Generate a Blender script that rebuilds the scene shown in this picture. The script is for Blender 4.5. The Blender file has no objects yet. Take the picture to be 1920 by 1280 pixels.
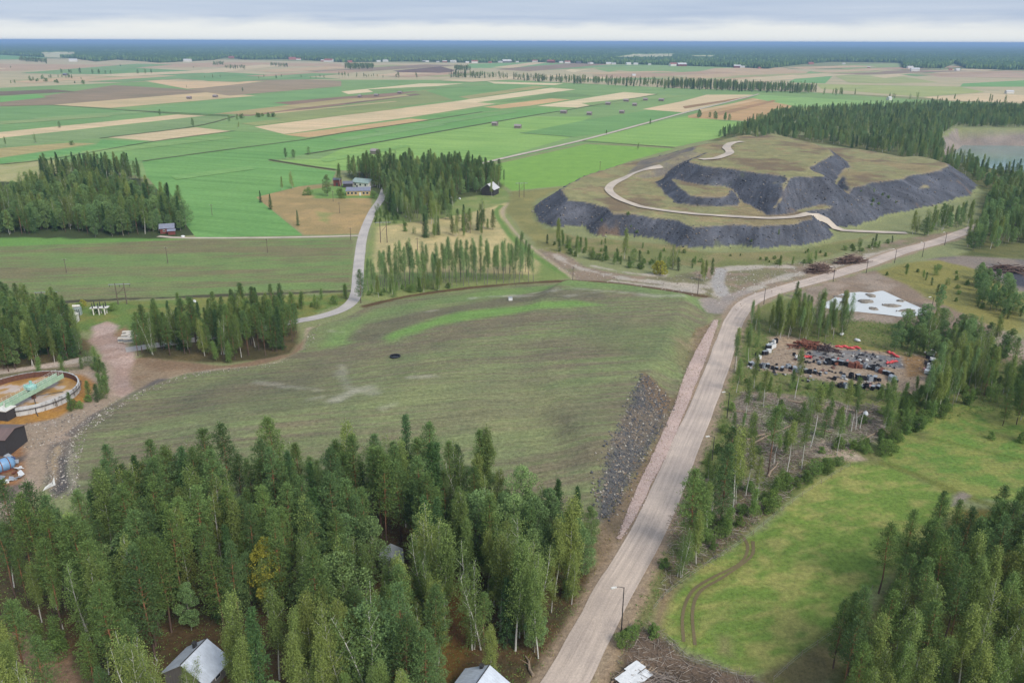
import bpy, math, random
import numpy as np
from mathutils import Matrix, Vector

# ------------------------------------------------------------------ camera, sky, sun, exposure
SC = bpy.context.scene
COL = SC.collection
CAM_H = 90.0
FPX = 1500.0                       # focal length in pixels of the 1920 wide photograph
PITCH = math.radians(20.55)
ROLL = math.radians(0.18)
cam_d = bpy.data.cameras.new('camera')
cam_d.sensor_width = 36.0
cam_d.lens = FPX / 1920 * 36.0
cam_d.clip_start = 1.0
cam_d.clip_end = 200000.0
cam = bpy.data.objects.new('camera', cam_d)
COL.objects.link(cam)
CROT = Matrix.Rotation(math.pi / 2 - PITCH, 3, 'X') @ Matrix.Rotation(ROLL, 3, 'Z')
cam.matrix_world = Matrix.Translation((0, 0, CAM_H)) @ CROT.to_4x4()
SC.camera = cam

SUN_EL, SUN_AZ = math.radians(42), math.radians(140)     # azimuth from +Y towards +X
world = bpy.data.worlds.new('World')
SC.world = world
world.use_nodes = True

def build_world():
    nt = world.node_tree
    N, L = nt.nodes, nt.links
    N.clear()
    out = N.new('ShaderNodeOutputWorld')
    bg = N.new('ShaderNodeBackground')
    bg.inputs['Strength'].default_value = 0.1
    sky = N.new('ShaderNodeTexSky')
    sky.sky_type = 'NISHITA'
    sky.sun_disc = False
    sky.sun_elevation = SUN_EL
    sky.sun_rotation = SUN_AZ
    tc = N.new('ShaderNodeTexCoord')
    sep = N.new('ShaderNodeSeparateXYZ')
    L.new(tc.outputs['Generated'], sep.inputs[0])
    # project the view direction on a flat cloud deck
    add = N.new('ShaderNodeMath'); add.operation = 'ABSOLUTE'
    L.new(sep.outputs['Z'], add.inputs[0])
    add2 = N.new('ShaderNodeMath'); add2.operation = 'ADD'; add2.inputs[1].default_value = 0.012
    L.new(add.outputs[0], add2.inputs[0])
    dx = N.new('ShaderNodeMath'); dx.operation = 'DIVIDE'
    dy = N.new('ShaderNodeMath'); dy.operation = 'DIVIDE'
    L.new(sep.outputs['X'], dx.inputs[0]); L.new(add2.outputs[0], dx.inputs[1])
    L.new(sep.outputs['Y'], dy.inputs[0]); L.new(add2.outputs[0], dy.inputs[1])
    cmb = N.new('ShaderNodeCombineXYZ')
    L.new(dx.outputs[0], cmb.inputs[0]); L.new(dy.outputs[0], cmb.inputs[1])
    n1 = N.new('ShaderNodeTexNoise'); n1.inputs['Scale'].default_value = 0.16
    n1.inputs['Detail'].default_value = 6; n1.inputs['Roughness'].default_value = 0.55
    L.new(cmb.outputs[0], n1.inputs['Vector'])
    r1 = N.new('ShaderNodeValToRGB')
    e = r1.color_ramp.elements
    e[0].position = 0.3; e[0].color = (3.2, 3.95, 5.3, 1)
    e[1].position = 0.75; e[1].color = (4.4, 5.0, 6.0, 1)
    L.new(n1.outputs['Fac'], r1.inputs['Fac'])
    # brighter gap under the deck towards the horizon, with a broken upper edge
    n2 = N.new('ShaderNodeTexNoise'); n2.inputs['Scale'].default_value = 9.0
    n2.inputs['Detail'].default_value = 5
    mp = N.new('ShaderNodeMapping'); mp.inputs['Scale'].default_value = (1, 1, 6)
    L.new(tc.outputs['Generated'], mp.inputs[0]); L.new(mp.outputs[0], n2.inputs['Vector'])
    m2 = N.new('ShaderNodeMath'); m2.operation = 'MULTIPLY_ADD'
    m2.inputs[1].default_value = 0.03; m2.inputs[2].default_value = -0.015
    L.new(n2.outputs['Fac'], m2.inputs[0])
    s2 = N.new('ShaderNodeMath'); s2.operation = 'ADD'
    L.new(add.outputs[0], s2.inputs[0]); L.new(m2.outputs[0], s2.inputs[1])
    r2 = N.new('ShaderNodeMapRange'); r2.interpolation_type = 'SMOOTHSTEP'
    r2.inputs['From Min'].default_value = 0.010; r2.inputs['From Max'].default_value = 0.028
    r2.inputs['To Min'].default_value = 1.0; r2.inputs['To Max'].default_value = 0.0
    L.new(s2.outputs[0], r2.inputs['Value'])
    mx = N.new('ShaderNodeMixRGB')
    L.new(r2.outputs[0], mx.inputs['Fac']); L.new(r1.outputs[0], mx.inputs[1])
    mx.inputs[2].default_value = (6.4, 6.6, 6.6, 1)
    mx2 = N.new('ShaderNodeMixRGB'); mx2.inputs['Fac'].default_value = 0.9
    L.new(sky.outputs[0], mx2.inputs[1]); L.new(mx.outputs[0], mx2.inputs[2])
    L.new(mx2.outputs[0], bg.inputs['Color'])
    L.new(bg.outputs[0], out.inputs['Surface'])
build_world()

sun_d = bpy.data.lights.new('sun', 'SUN')
sun_d.energy = 2.5
sun_d.angle = math.radians(30)
sun_d.color = (1.0, 0.96, 0.9)
sun = bpy.data.objects.new('sun', sun_d)
COL.objects.link(sun)
sdir = Vector((math.sin(SUN_AZ) * math.cos(SUN_EL), math.cos(SUN_AZ) * math.cos(SUN_EL), math.sin(SUN_EL)))
sun.rotation_euler = sdir.to_track_quat('Z', 'Y').to_euler()
sun.location = (0, 0, 300)

vs = SC.view_settings
vs.view_transform = 'Standard'; vs.look = 'None'; vs.gamma = 1.0
vs.use_curve_mapping = False
vs.exposure = 0.45
SC.cycles.use_denoising = True
SC.cycles.max_bounces = 6
SC.cycles.diffuse_bounces = 2
SC.cycles.transmission_bounces = 3
SC.cycles.volume_bounces = 0
SC.cycles.transparent_max_bounces = 8
SC.cycles.caustics_reflective = False
SC.cycles.caustics_refractive = False

# ------------------------------------------------------------------ helpers
R3 = np.array(CROT)
rng = np.random.default_rng(7)
random.seed(7)
ALB = 0.90                                   # picture brightness -> surface reflectance

def lin(c):
    c = np.asarray(c, float) / 255.0
    return np.where(c <= 0.04045, c / 12.92, ((c + 0.055) / 1.055) ** 2.4)

def alb(c, k=1.0):
    v = lin(c) * ALB * k
    return (float(v[0]), float(v[1]), float(v[2]), 1.0)

def P(px, py, z=0.0):
    """point of the place at height z that the photograph shows at this pixel"""
    d = R3 @ np.array([px - 960.0, 640.0 - py, -FPX])
    t = (z - CAM_H) / d[2]
    return np.array([d[0] * t, d[1] * t])

def PW(pts, z=0.0):
    return np.array([P(p[0], p[1], p[2] if len(p) > 2 else z) for p in pts])

def to_px(x, y, z):
    v = R3.T @ np.array([x, y, z - CAM_H])
    return 960 + FPX * v[0] / -v[2], 640 - FPX * v[1] / -v[2], -v[2]

def vnoise(x, y, seed=0):
    x = np.asarray(x, float); y = np.asarray(y, float)
    xi = np.floor(x).astype(np.int64); yi = np.floor(y).astype(np.int64)
    fx = x - xi; fy = y - yi
    fx = fx * fx * (3 - 2 * fx); fy = fy * fy * (3 - 2 * fy)
    def h(a, b):
        n = (a * 374761393 + b * 668265263 + seed * 974711) & 0xffffffff
        n = ((n ^ (n >> 13)) * 1274126177) & 0xffffffff
        return ((n ^ (n >> 16)) & 0xffff) / 65535.0
    a = h(xi, yi); b = h(xi + 1, yi); c = h(xi, yi + 1); d = h(xi + 1, yi + 1)
    return (a * (1 - fx) + b * fx) * (1 - fy) + (c * (1 - fx) + d * fx) * fy

def fbm(x, y, s, seed=0, o=4):
    v = 0; a = 1.0; t = 0
    for i in range(o):
        v = v + a * vnoise(x / s, y / s, seed + i * 17); t += a
        a *= 0.5; s *= 0.5
    return v / t - 0.5

def sdist(x, y, poly):
    """signed distance to a polygon, positive inside"""
    x = np.asarray(x, float); y = np.asarray(y, float)
    d2 = np.full(x.shape, 1e18); ins = np.zeros(x.shape, bool)
    n = len(poly)
    for i in range(n):
        ax, ay = poly[i]; bx, by = poly[(i + 1) % n]
        ex, ey = bx - ax, by - ay
        wx, wy = x - ax, y - ay
        t = np.clip((wx * ex + wy * ey) / (ex * ex + ey * ey + 1e-9), 0, 1)
        dx = wx - ex * t; dy = wy - ey * t
        d2 = np.minimum(d2, dx * dx + dy * dy)
        c = ((ay > y) != (by > y))
        with np.errstate(divide='ignore', invalid='ignore'):
            xc = ex * (y - ay) / (by - ay if by != ay else 1e-12) + ax
        ins ^= c & (x < xc)
    d = np.sqrt(d2)
    return np.where(ins, d, -d)

def ldist(x, y, line):
    d2 = np.full(np.shape(x), 1e18)
    for i in range(len(line) - 1):
        ax, ay = line[i]; bx, by = line[i + 1]
        ex, ey = bx - ax, by - ay
        wx, wy = x - ax, y - ay
        t = np.clip((wx * ex + wy * ey) / (ex * ex + ey * ey + 1e-9), 0, 1)
        d2 = np.minimum(d2, (wx - ex * t) ** 2 + (wy - ey * t) ** 2)
    return np.sqrt(d2)

def sstep(v, a, b):
    t = np.clip((v - a) / (b - a), 0, 1)
    return t * t * (3 - 2 * t)

def smooth(pts, step):
    """Catmull-Rom through the points, resampled"""
    p = np.asarray(pts, float)
    q = np.vstack([2 * p[0] - p[1], p, 2 * p[-1] - p[-2]])
    out = []
    for i in range(1, len(q) - 2):
        L = np.linalg.norm(q[i + 1] - q[i]); n = max(2, int(L / step))
        for k in range(n):
            t = k / n
            out.append(0.5 * (2 * q[i] + (q[i + 1] - q[i - 1]) * t + (2 * q[i - 1] - 5 * q[i] + 4 * q[i + 1] - q[i + 2]) * t * t
                              + (3 * q[i] - q[i - 1] - 3 * q[i + 1] + q[i + 2]) * t ** 3))
    out.append(p[-1])
    return np.array(out)

# ---- mesh building
def np_mesh(name, V, F, mat=None, smooth_shade=False, mats=None, midx=None):
    """F: (n,k) array, or a list of such arrays"""
    Fs = F if isinstance(F, list) else [F]
    Fs = [np.asarray(f, np.int32) for f in Fs if len(f)]
    me = bpy.data.meshes.new(name)
    V = np.asarray(V, np.float32)
    me.vertices.add(len(V)); me.vertices.foreach_set('co', V.ravel())
    tot = np.concatenate([np.full(len(f), f.shape[1], np.int32) for f in Fs])
    idx = np.concatenate([f.ravel() for f in Fs])
    st = np.concatenate([[0], np.cumsum(tot)[:-1]]).astype(np.int32)
    me.loops.add(len(idx)); me.loops.foreach_set('vertex_index', idx)
    me.polygons.add(len(tot)); me.polygons.foreach_set('loop_start', st)
    if mats:
        for m in mats: me.materials.append(m)
        me.polygons.foreach_set('material_index', np.asarray(midx, np.int32))
    elif mat:
        me.materials.append(mat)
    if smooth_shade:
        me.polygons.foreach_set('use_smooth', np.ones(len(tot), bool))
    me.update(calc_edges=True)
    return me

class MB:
    """collects boxes, tubes and polygons into one mesh"""
    def __init__(s): s.v = []; s.f = []
    def poly(s, pts):
        b = len(s.v); s.v += [tuple(map(float, p)) for p in pts]; s.f.append(list(range(b, b + len(pts))))
        return s
    def box(s, c, d, rz=0.0, tilt=None, jit=0.0):
        b = len(s.v); M = Matrix.Rotation(rz, 3, 'Z')
        if tilt: M = M @ Matrix.Rotation(tilt[0], 3, 'X') @ Matrix.Rotation(tilt[1], 3, 'Y')
        for sx in (-1, 1):
            for sy in (-1, 1):
                for sz in (-1, 1):
                    p = M @ Vector((sx * d[0] / 2 * (1 + random.uniform(-jit, jit)), sy * d[1] / 2 * (1 + random.uniform(-jit, jit)), sz * d[2] / 2 * (1 + random.uniform(-jit, jit))))
                    s.v.append((p.x + c[0], p.y + c[1], p.z + c[2]))
        for q in ((0, 1, 3, 2), (4, 6, 7, 5), (0, 4, 5, 1), (2, 3, 7, 6), (0, 2, 6, 4), (1, 5, 7, 3)):
            s.f.append([b + i for i in q])
        return s
    def tube(s, pts, rad, n=6, cap=True):
        pts = [Vector(p) for p in pts]
        if not hasattr(rad, '__len__'): rad = [rad] * len(pts)
        b = len(s.v)
        for i, p in enumerate(pts):
            t = (pts[min(i + 1, len(pts) - 1)] - pts[max(i - 1, 0)]).normalized()
            a = t.cross(Vector((0, 0, 1)))
            if a.length < 1e-3: a = t.cross(Vector((0, 1, 0)))
            a.normalize(); c = t.cross(a)
            for k in range(n):
                w = 2 * math.pi * k / n
                q = p + (a * math.cos(w) + c * math.sin(w)) * rad[i]
                s.v.append(tuple(q))
        for i in range(len(pts) - 1):
            for k in range(n):
                k2 = (k + 1) % n
                s.f.append([b + i * n + k, b + i * n + k2, b + (i + 1) * n + k2, b + (i + 1) * n + k])
        if cap:
            s.f.append([b + k for k in range(n)][::-1]); s.f.append([b + (len(pts) - 1) * n + k for k in range(n)])
        return s
    def blob(s, c, r, seed=0, nu=7, nv=5, jit=0.25):
        rr = random.Random(seed); b = len(s.v)
        s.v.append((c[0], c[1], c[2] - r[2]))
        for j in range(1, nv):
            ph = -math.pi / 2 + math.pi * j / nv
            for i in range(nu):
                th = 2 * math.pi * (i + 0.5 * (j % 2)) / nu; k = 1 + rr.uniform(-jit, jit)
                s.v.append((c[0] + r[0] * k * math.cos(ph) * math.cos(th), c[1] + r[1] * k * math.cos(ph) * math.sin(th), c[2] + r[2] * k * math.sin(ph)))
        s.v.append((c[0], c[1], c[2] + r[2])); t = len(s.v) - 1
        for i in range(nu):
            s.f.append([b, b + 1 + (i + 1) % nu, b + 1 + i])
            s.f.append([t, b + 1 + (nv - 2) * nu + i, b + 1 + (nv - 2) * nu + (i + 1) % nu])
        for j in range(nv - 2):
            for i in range(nu):
                o = b + 1 + j * nu; o2 = o + nu
                s.f.append([o + i, o + (i + 1) % nu, o2 + (i + 1) % nu, o2 + i])
        return s
    def mesh(s, name, mat, shade=False):
        me = bpy.data.meshes.new(name); me.from_pydata(s.v, [], s.f)
        if mat: me.materials.append(mat)
        if shade: me.polygons.foreach_set('use_smooth', np.ones(len(me.polygons), bool))
        me.update(); return me
    def build(s, name, mat, parent=None, shade=False):
        return obj(name, s.mesh(name, mat, shade), parent)

def obj(name, me, parent=None, loc=None, rz=None):
    o = bpy.data.objects.new(name, me); COL.objects.link(o)
    if parent: o.parent = parent
    if loc is not None: o.location = loc
    if rz is not None: o.rotation_euler = (0, 0, rz)
    return o

def tag(o, label=None, cat=None, group=None, kind=None):
    if label: o['label'] = label
    if cat: o['category'] = cat
    if group: o['group'] = group
    if kind: o['kind'] = kind
    return o

def thing(name, label, cat, loc, rz=0.0, group=None):
    o = obj(name, None, loc=loc, rz=rz)
    o.empty_display_size = 0.1
    return tag(o, label, cat, group)

# ---- materials
def nodes_of(name):
    m = bpy.data.materials.new(name); m.use_nodes = True
    nt = m.node_tree; b = nt.nodes['Principled BSDF']
    return m, nt, nt.nodes, nt.links, b

def mixc(N, L, fac, a, b, mode='MIX'):
    m = N.new('ShaderNodeMixRGB'); m.blend_type = mode
    for i, v in ((0, fac), (1, a), (2, b)):
        if isinstance(v, (int, float)): m.inputs[i].default_value = v
        elif isinstance(v, tuple): m.inputs[i].default_value = v
        else: L.new(v, m.inputs[i])
    return m.outputs[0]

def noise(N, L, vec, scale, detail=4, rough=0.55, stretch=None, rot=0.0):
    if stretch or rot:
        mp = N.new('ShaderNodeMapping'); mp.inputs['Scale'].default_value = stretch or (1, 1, 1)
        mp.vector_type = 'POINT'
        mr = N.new('ShaderNodeVectorRotate'); mr.rotation_type = 'Z_AXIS'; mr.inputs['Angle'].default_value = rot
        L.new(vec, mr.inputs['Vector']); L.new(mr.outputs[0], mp.inputs[0]); vec = mp.outputs[0]
    n = N.new('ShaderNodeTexNoise'); n.inputs['Scale'].default_value = scale
    n.inputs['Detail'].default_value = detail; n.inputs['Roughness'].default_value = rough
    L.new(vec, n.inputs['Vector'])
    return n.outputs['Fac']

def ramp(N, L, fac, stops):
    r = N.new('ShaderNodeValToRGB'); e = r.color_ramp.elements
    while len(e) < len(stops): e.new(0.5)
    for i, (p, c) in enumerate(stops): e[i].position = p; e[i].color = c
    L.new(fac, r.inputs['Fac']); return r.outputs[0]

def grey(v): return (v, v, v, 1)

def bump(N, L, b, h, dist, strength=1.0):
    bp = N.new('ShaderNodeBump'); bp.inputs['Distance'].default_value = dist; bp.inputs['Strength'].default_value = strength
    L.new(h, bp.inputs['Height']); L.new(bp.outputs[0], b.inputs['Normal'])

def mat_plain(name, c, rough=0.8, var=0.25, scale=3.0, metal=0.0, spec=0.3, k=1.0, space='Object'):
    m, nt, N, L, b = nodes_of(name)
    tc = N.new('ShaderNodeTexCoord')
    n = noise(N, L, tc.outputs[space], scale, 5)
    f = ramp(N, L, n, [(0.3, grey(1 - var)), (0.7, grey(1 + var))])
    L.new(mixc(N, L, 1.0, alb(c, k), f, 'MULTIPLY'), b.inputs['Base Color'])
    b.inputs['Roughness'].default_value = rough; b.inputs['Metallic'].default_value = metal
    b.inputs['Specular IOR Level'].default_value = spec
    return m

def mat_ground():
    m, nt, N, L, b = nodes_of('ground_cover')
    at = N.new('ShaderNodeAttribute'); at.attribute_name = 'cover'
    ge = N.new('ShaderNodeNewGeometry')
    pos = ge.outputs['Position']
    n1 = noise(N, L, pos, 1.1, 6, 0.7); n2 = noise(N, L, pos, 0.09, 4, 0.6); n3 = noise(N, L, pos, 5.0, 3, 0.6)
    f1 = ramp(N, L, n1, [(0.25, grey(0.6)), (0.75, grey(1.4))])
    f2 = ramp(N, L, n2, [(0.25, (0.85, 0.88, 0.9, 1)), (0.75, (1.15, 1.1, 1.05, 1))])
    f3 = ramp(N, L, n3, [(0.25, grey(0.75)), (0.75, grey(1.25))])
    c = mixc(N, L, 1.0, at.outputs['Color'], f1, 'MULTIPLY')
    c = mixc(N, L, 1.0, c, f2, 'MULTIPLY'); c = mixc(N, L, 1.0, c, f3, 'MULTIPLY')
    # drill rows where the ground is ploughed
    rw = N.new('ShaderNodeAttribute'); rw.attribute_name = 'rows'
    n4 = noise(N, L, pos, 1.6, 4, 0.65, (0.05, 1, 1), math.radians(-9)); n5 = noise(N, L, pos, 0.5, 4, 0.65, (0.06, 1, 1), math.radians(-12))
    f4 = ramp(N, L, n4, [(0.3, (0.8, 0.82, 0.82, 1)), (0.7, (1.2, 1.18, 1.17, 1))]); f5 = ramp(N, L, n5, [(0.3, (0.9, 0.92, 0.89, 1)), (0.7, (1.1, 1.09, 1.09, 1))])
    c = mixc(N, L, rw.outputs['Fac'], c, mixc(N, L, 1.0, mixc(N, L, 1.0, c, f4, 'MULTIPLY'), f5, 'MULTIPLY'))
    L.new(c, b.inputs['Base Color'])
    b.inputs['Roughness'].default_value = 0.95; b.inputs['Specular IOR Level'].default_value = 0.15
    bump(N, L, b, n1, 0.6, 0.6)
    return m

def mat_field():
    m, nt, N, L, b = nodes_of('crop_field')
    oi = N.new('ShaderNodeObjectInfo')
    ge = N.new('ShaderNodeNewGeometry'); pos = ge.outputs['Position']
    a = math.radians(-20)
    n1 = noise(N, L, pos, 0.12, 5, 0.65, (0.04, 1, 1), -a); n2 = noise(N, L, pos, 0.012, 4, 0.6)
    n3 = noise(N, L, pos, 0.4, 3, 0.6)
    f1 = ramp(N, L, n1, [(0.3, (0.8, 0.82, 0.78, 1)), (0.7, (1.18, 1.14, 1.16, 1))])
    f2 = ramp(N, L, n2, [(0.3, (0.86, 0.9, 0.88, 1)), (0.7, (1.14, 1.08, 1.08, 1))])
    f3 = ramp(N, L, n3, [(0.3, grey(0.88)), (0.7, grey(1.12))])
    hs = N.new('ShaderNodeHueSaturation'); hs.inputs['Saturation'].default_value = 0.94; L.new(oi.outputs['Color'], hs.inputs['Color'])
    c = mixc(N, L, 1.0, mixc(N, L, 1.0, hs.outputs[0], (1.06, 1.0, 0.88, 1), 'MULTIPLY'), f1, 'MULTIPLY')
    c = mixc(N, L, 1.0, c, f2, 'MULTIPLY'); c = mixc(N, L, 1.0, c, f3, 'MULTIPLY')
    L.new(c, b.inputs['Base Color'])
    b.inputs['Roughness'].default_value = 0.95; b.inputs['Specular IOR Level'].default_value = 0.1
    return m

def mat_gravel(name, c, tracks=0.0):
    m, nt, N, L, b = nodes_of(name)
    ge = N.new('ShaderNodeNewGeometry'); pos = ge.outputs['Position']
    n1 = noise(N, L, pos, 3.0, 5, 0.7); n2 = noise(N, L, pos, 0.12, 4, 0.6)
    f1 = ramp(N, L, n1, [(0.3, grey(0.84)), (0.7, grey(1.14))])
    f2 = ramp(N, L, n2, [(0.3, (0.8, 0.8, 0.82, 1)), (0.7, (1.12, 1.11, 1.09, 1))])
    c = mixc(N, L, 1.0, alb(c), f1, 'MULTIPLY'); c = mixc(N, L, 1.0, c, f2, 'MULTIPLY')
    if tracks:
        at = N.new('ShaderNodeAttribute'); at.attribute_name = 'lane'
        nv = N.new('ShaderNodeCombineXYZ')
        sp = N.new('ShaderNodeSeparateXYZ'); L.new(at.outputs['Vector'], sp.inputs[0])
        L.new(sp.outputs[0], nv.inputs[0])
        sc = N.new('ShaderNodeMath'); sc.operation = 'MULTIPLY'; sc.inputs[1].default_value = 0.02
        L.new(sp.outputs[1], sc.inputs[0]); L.new(sc.outputs[0], nv.inputs[1])
        n3 = noise(N, L, nv.outputs[0], 9.0, 5, 0.7)
        f3 = ramp(N, L, n3, [(0.3, grey(1 - tracks)), (0.7, grey(1 + tracks))])
        c = mixc(N, L, 1.0, c, f3, 'MULTIPLY')
    L.new(c, b.inputs['Base Color'])
    b.inputs['Roughness'].default_value = 0.9; b.inputs['Specular IOR Level'].default_value = 0.25
    bump(N, L, b, n1, 0.15, 0.5)
    return m

def mat_leaf(name, c, c2, var=0.3, trans=0.25, hue=0.04):
    m, nt, N, L, b = nodes_of(name)
    out = N['Material Output']
    at = N.new('ShaderNodeAttribute'); at.attribute_name = 'tint'
    oi = N.new('ShaderNodeObjectInfo')
    base = mixc(N, L, oi.outputs['Random'], alb(c), alb(c2))
    f = ramp(N, L, at.outputs['Fac'], [(0.0, grey(1 - var)), (1.0, (1 + var * 1.1, 1 + var, 1 + var * 0.6, 1))])
    col = mixc(N, L, 1.0, base, f, 'MULTIPLY')
    m2 = N.new('ShaderNodeMath'); m2.operation = 'MULTIPLY'; m2.inputs[1].default_value = 7.31
    fr = N.new('ShaderNodeMath'); fr.operation = 'FRACT'
    L.new(oi.outputs['Random'], m2.inputs[0]); L.new(m2.outputs[0], fr.inputs[0])
    g = ramp(N, L, fr.outputs[0], [(0.0, grey(0.75)), (1.0, grey(1.25))])
    col = mixc(N, L, 1.0, col, g, 'MULTIPLY')
    L.new(col, b.inputs['Base Color'])
    b.inputs['Roughness'].default_value = 0.8; b.inputs['Specular IOR Level'].default_value = 0.06
    tr = N.new('ShaderNodeBsdfTranslucent'); L.new(col, tr.inputs['Color'])
    ms = N.new('ShaderNodeMixShader'); ms.inputs[0].default_value = trans
    L.new(b.outputs[0], ms.inputs[1]); L.new(tr.outputs[0], ms.inputs[2]); L.new(ms.outputs[0], out.inputs['Surface'])
    return m

def mat_bark(name, low, high, split=0.45, birch=False):
    m, nt, N, L, b = nodes_of(name)
    tc = N.new('ShaderNodeTexCoord'); sp = N.new('ShaderNodeSeparateXYZ')
    L.new(tc.outputs['Object'], sp.inputs[0])
    mr = N.new('ShaderNodeMapRange'); mr.inputs['From Min'].default_value = 3; mr.inputs['From Max'].default_value = 9
    L.new(sp.outputs['Z'], mr.inputs['Value'])
    c = mixc(N, L, mr.outputs[0], alb(low), alb(high))
    n = noise(N, L, tc.outputs['Object'], 2.0, 5, 0.7, (1, 1, 2.5) if birch else (3, 3, 0.6))
    if birch: f = ramp(N, L, n, [(0.36, grey(0.25)), (0.44, grey(1.0))])
    else: f = ramp(N, L, n, [(0.3, grey(0.65)), (0.7, grey(1.3))])
    L.new(mixc(N, L, 1.0, c, f, 'MULTIPLY'), b.inputs['Base Color'])
    b.inputs['Roughness'].default_value = 0.9; b.inputs['Specular IOR Level'].default_value = 0.15
    return m

def mat_metal_roof(name, c, rough=0.45, seam=2.2, k=1.0, rust=0.0):
    m, nt, N, L, b = nodes_of(name)
    tc = N.new('ShaderNodeTexCoord')
    n = noise(N, L, tc.outputs['Object'], 1.2, 5, 0.65, (1, 0.3, 1))
    f = ramp(N, L, n, [(0.3, grey(0.8)), (0.7, grey(1.12))])
    col = mixc(N, L, 1.0, alb(c, k), f, 'MULTIPLY')
    if rust:
        n2 = noise(N, L, tc.outputs['Object'], 0.9, 5, 0.7)
        fr = ramp(N, L, n2, [(0.62, grey(0)), (0.72, grey(rust))])
        col = mixc(N, L, fr, col, alb((110, 75, 60)))
    L.new(col, b.inputs['Base Color'])
    b.inputs['Roughness'].default_value = rough; b.inputs['Metallic'].default_value = 0.0
    b.inputs['Specular IOR Level'].default_value = 0.5
    return m

def mat_water(name, c, rough=0.06, k=1.0):
    m, nt, N, L, b = nodes_of(name)
    ge = N.new('ShaderNodeNewGeometry')
    n = noise(N, L, ge.outputs['Position'], 0.05, 3)
    f = ramp(N, L, n, [(0.3, grey(0.88)), (0.7, grey(1.1))])
    L.new(mixc(N, L, 1.0, alb(c, k), f, 'MULTIPLY'), b.inputs['Base Color'])
    b.inputs['Roughness'].default_value = rough; b.inputs['IOR'].default_value = 1.33
    n2 = noise(N, L, ge.outputs['Position'], 0.6, 3)
    bump(N, L, b, n2, 0.02, 0.3)
    return m

M = {}
M['ground'] = mat_ground()
M['field'] = mat_field()
M['road'] = mat_gravel('road_gravel', (196, 179, 164), 0.22)
M['track'] = mat_gravel('track_gravel', (200, 186, 168), 0.08)
M['lane'] = mat_gravel('pale_lane', (190, 182, 174), 0.05)
M['pinkgravel'] = mat_gravel('pink_gravel', (196, 172, 160))
M['ditch'] = mat_gravel('ditch_growth', (98, 96, 66))

# ------------------------------------------------------------------ terrain
# central ploughed field on its low mound
FIELD_PX = [(684, 576), (722, 563), (800, 552), (900, 540), (1000, 533), (1070, 531), (1180, 540), (1322, 562), (1330, 590), (1312, 640), (1292, 690),
            (1270, 738), (1250, 795), (1205, 868), (1150, 962), (1112, 985), (1040, 1010), (940, 960), (700, 950), (400, 960), (240, 975), (150, 930), (134, 880), (140, 820),
            (185, 775), (262, 732), (350, 700), (440, 690), (520, 680), (566, 655), (580, 618), (606, 607), (650, 594)]
FIELD = PW(FIELD_PX)
T1 = PW([(997, 390), (1010, 420), (1035, 429), (1092, 427), (1102, 442), (1125, 447), (1185, 444), (1235, 452), (1265, 466), (1322, 469), (1385, 464), (1435, 470),
         (1465, 466), (1502, 465), (1545, 457), (1572, 447), (1556, 433), (1600, 424, 1), (1640, 413), (1675, 405), (1747, 390), (1817, 369), (1838, 350),
         (1780, 318, 3), (1640, 285, 6), (1480, 262, 9), (1330, 262, 8), (1262, 289, 5), (1150, 313, 4), (1060, 350, 1)])
T2 = PW([(1243, 366, 8), (1272, 386, 8), (1310, 390, 8), (1350, 391, 8), (1385, 390, 8), (1395, 372, 9), (1380, 335, 12), (1300, 322, 12), (1225, 340, 9)])
T3 = PW([(1240, 336, 12), (1285, 348, 12), (1345, 360, 11), (1385, 380, 8), (1440, 407, 8), (1490, 413, 6), (1545, 414, 3), (1600, 424, 1), (1650, 402, 3), (1608, 352, 12), (1648, 322, 13),
         (1640, 305, 14), (1560, 285, 12), (1480, 262, 14), (1400, 258, 14), (1330, 285, 12), (1262, 315, 12)])
T2R = PW([(1548, 422, 2), (1630, 416), (1675, 406), (1692, 398), (1747, 391), (1760, 381), (1817, 370), (1836, 352), (1790, 322, 4), (1700, 296, 9), (1600, 298, 12), (1518, 308, 12), (1518, 350, 12)])
TG = PW([(1165, 335, 9), (1245, 330, 10), (1300, 345, 13), (1480, 330, 13), (1560, 300, 13), (1480, 264, 14), (1345, 263, 12), (1285, 280, 9), (1200, 303, 8)])
PIT = PW([(1776, 292), (1800, 303), (1880, 318), (2150, 340), (2300, 258), (1990, 243), (1790, 241), (1762, 258)], 0.0)
PIT_Z = -17.0
POND_PX = [(1540, 573), (1565, 552), (1607, 546), (1630, 549), (1655, 545), (1700, 566), (1738, 582), (1722, 590), (1690, 592), (1655, 588), (1610, 582), (1575, 580)]
POND = PW(POND_PX)

def tier(x, y, poly, slope, cap, base=0.0):
    s = sdist(x, y, poly) + 3.2 * fbm(x, y, 22, 5) + 2.4 * fbm(x, y, 7, 6, 3)
    v = np.clip(s * slope, 0, cap)
    return np.where(s > 0, base + v, 0.0)

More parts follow.
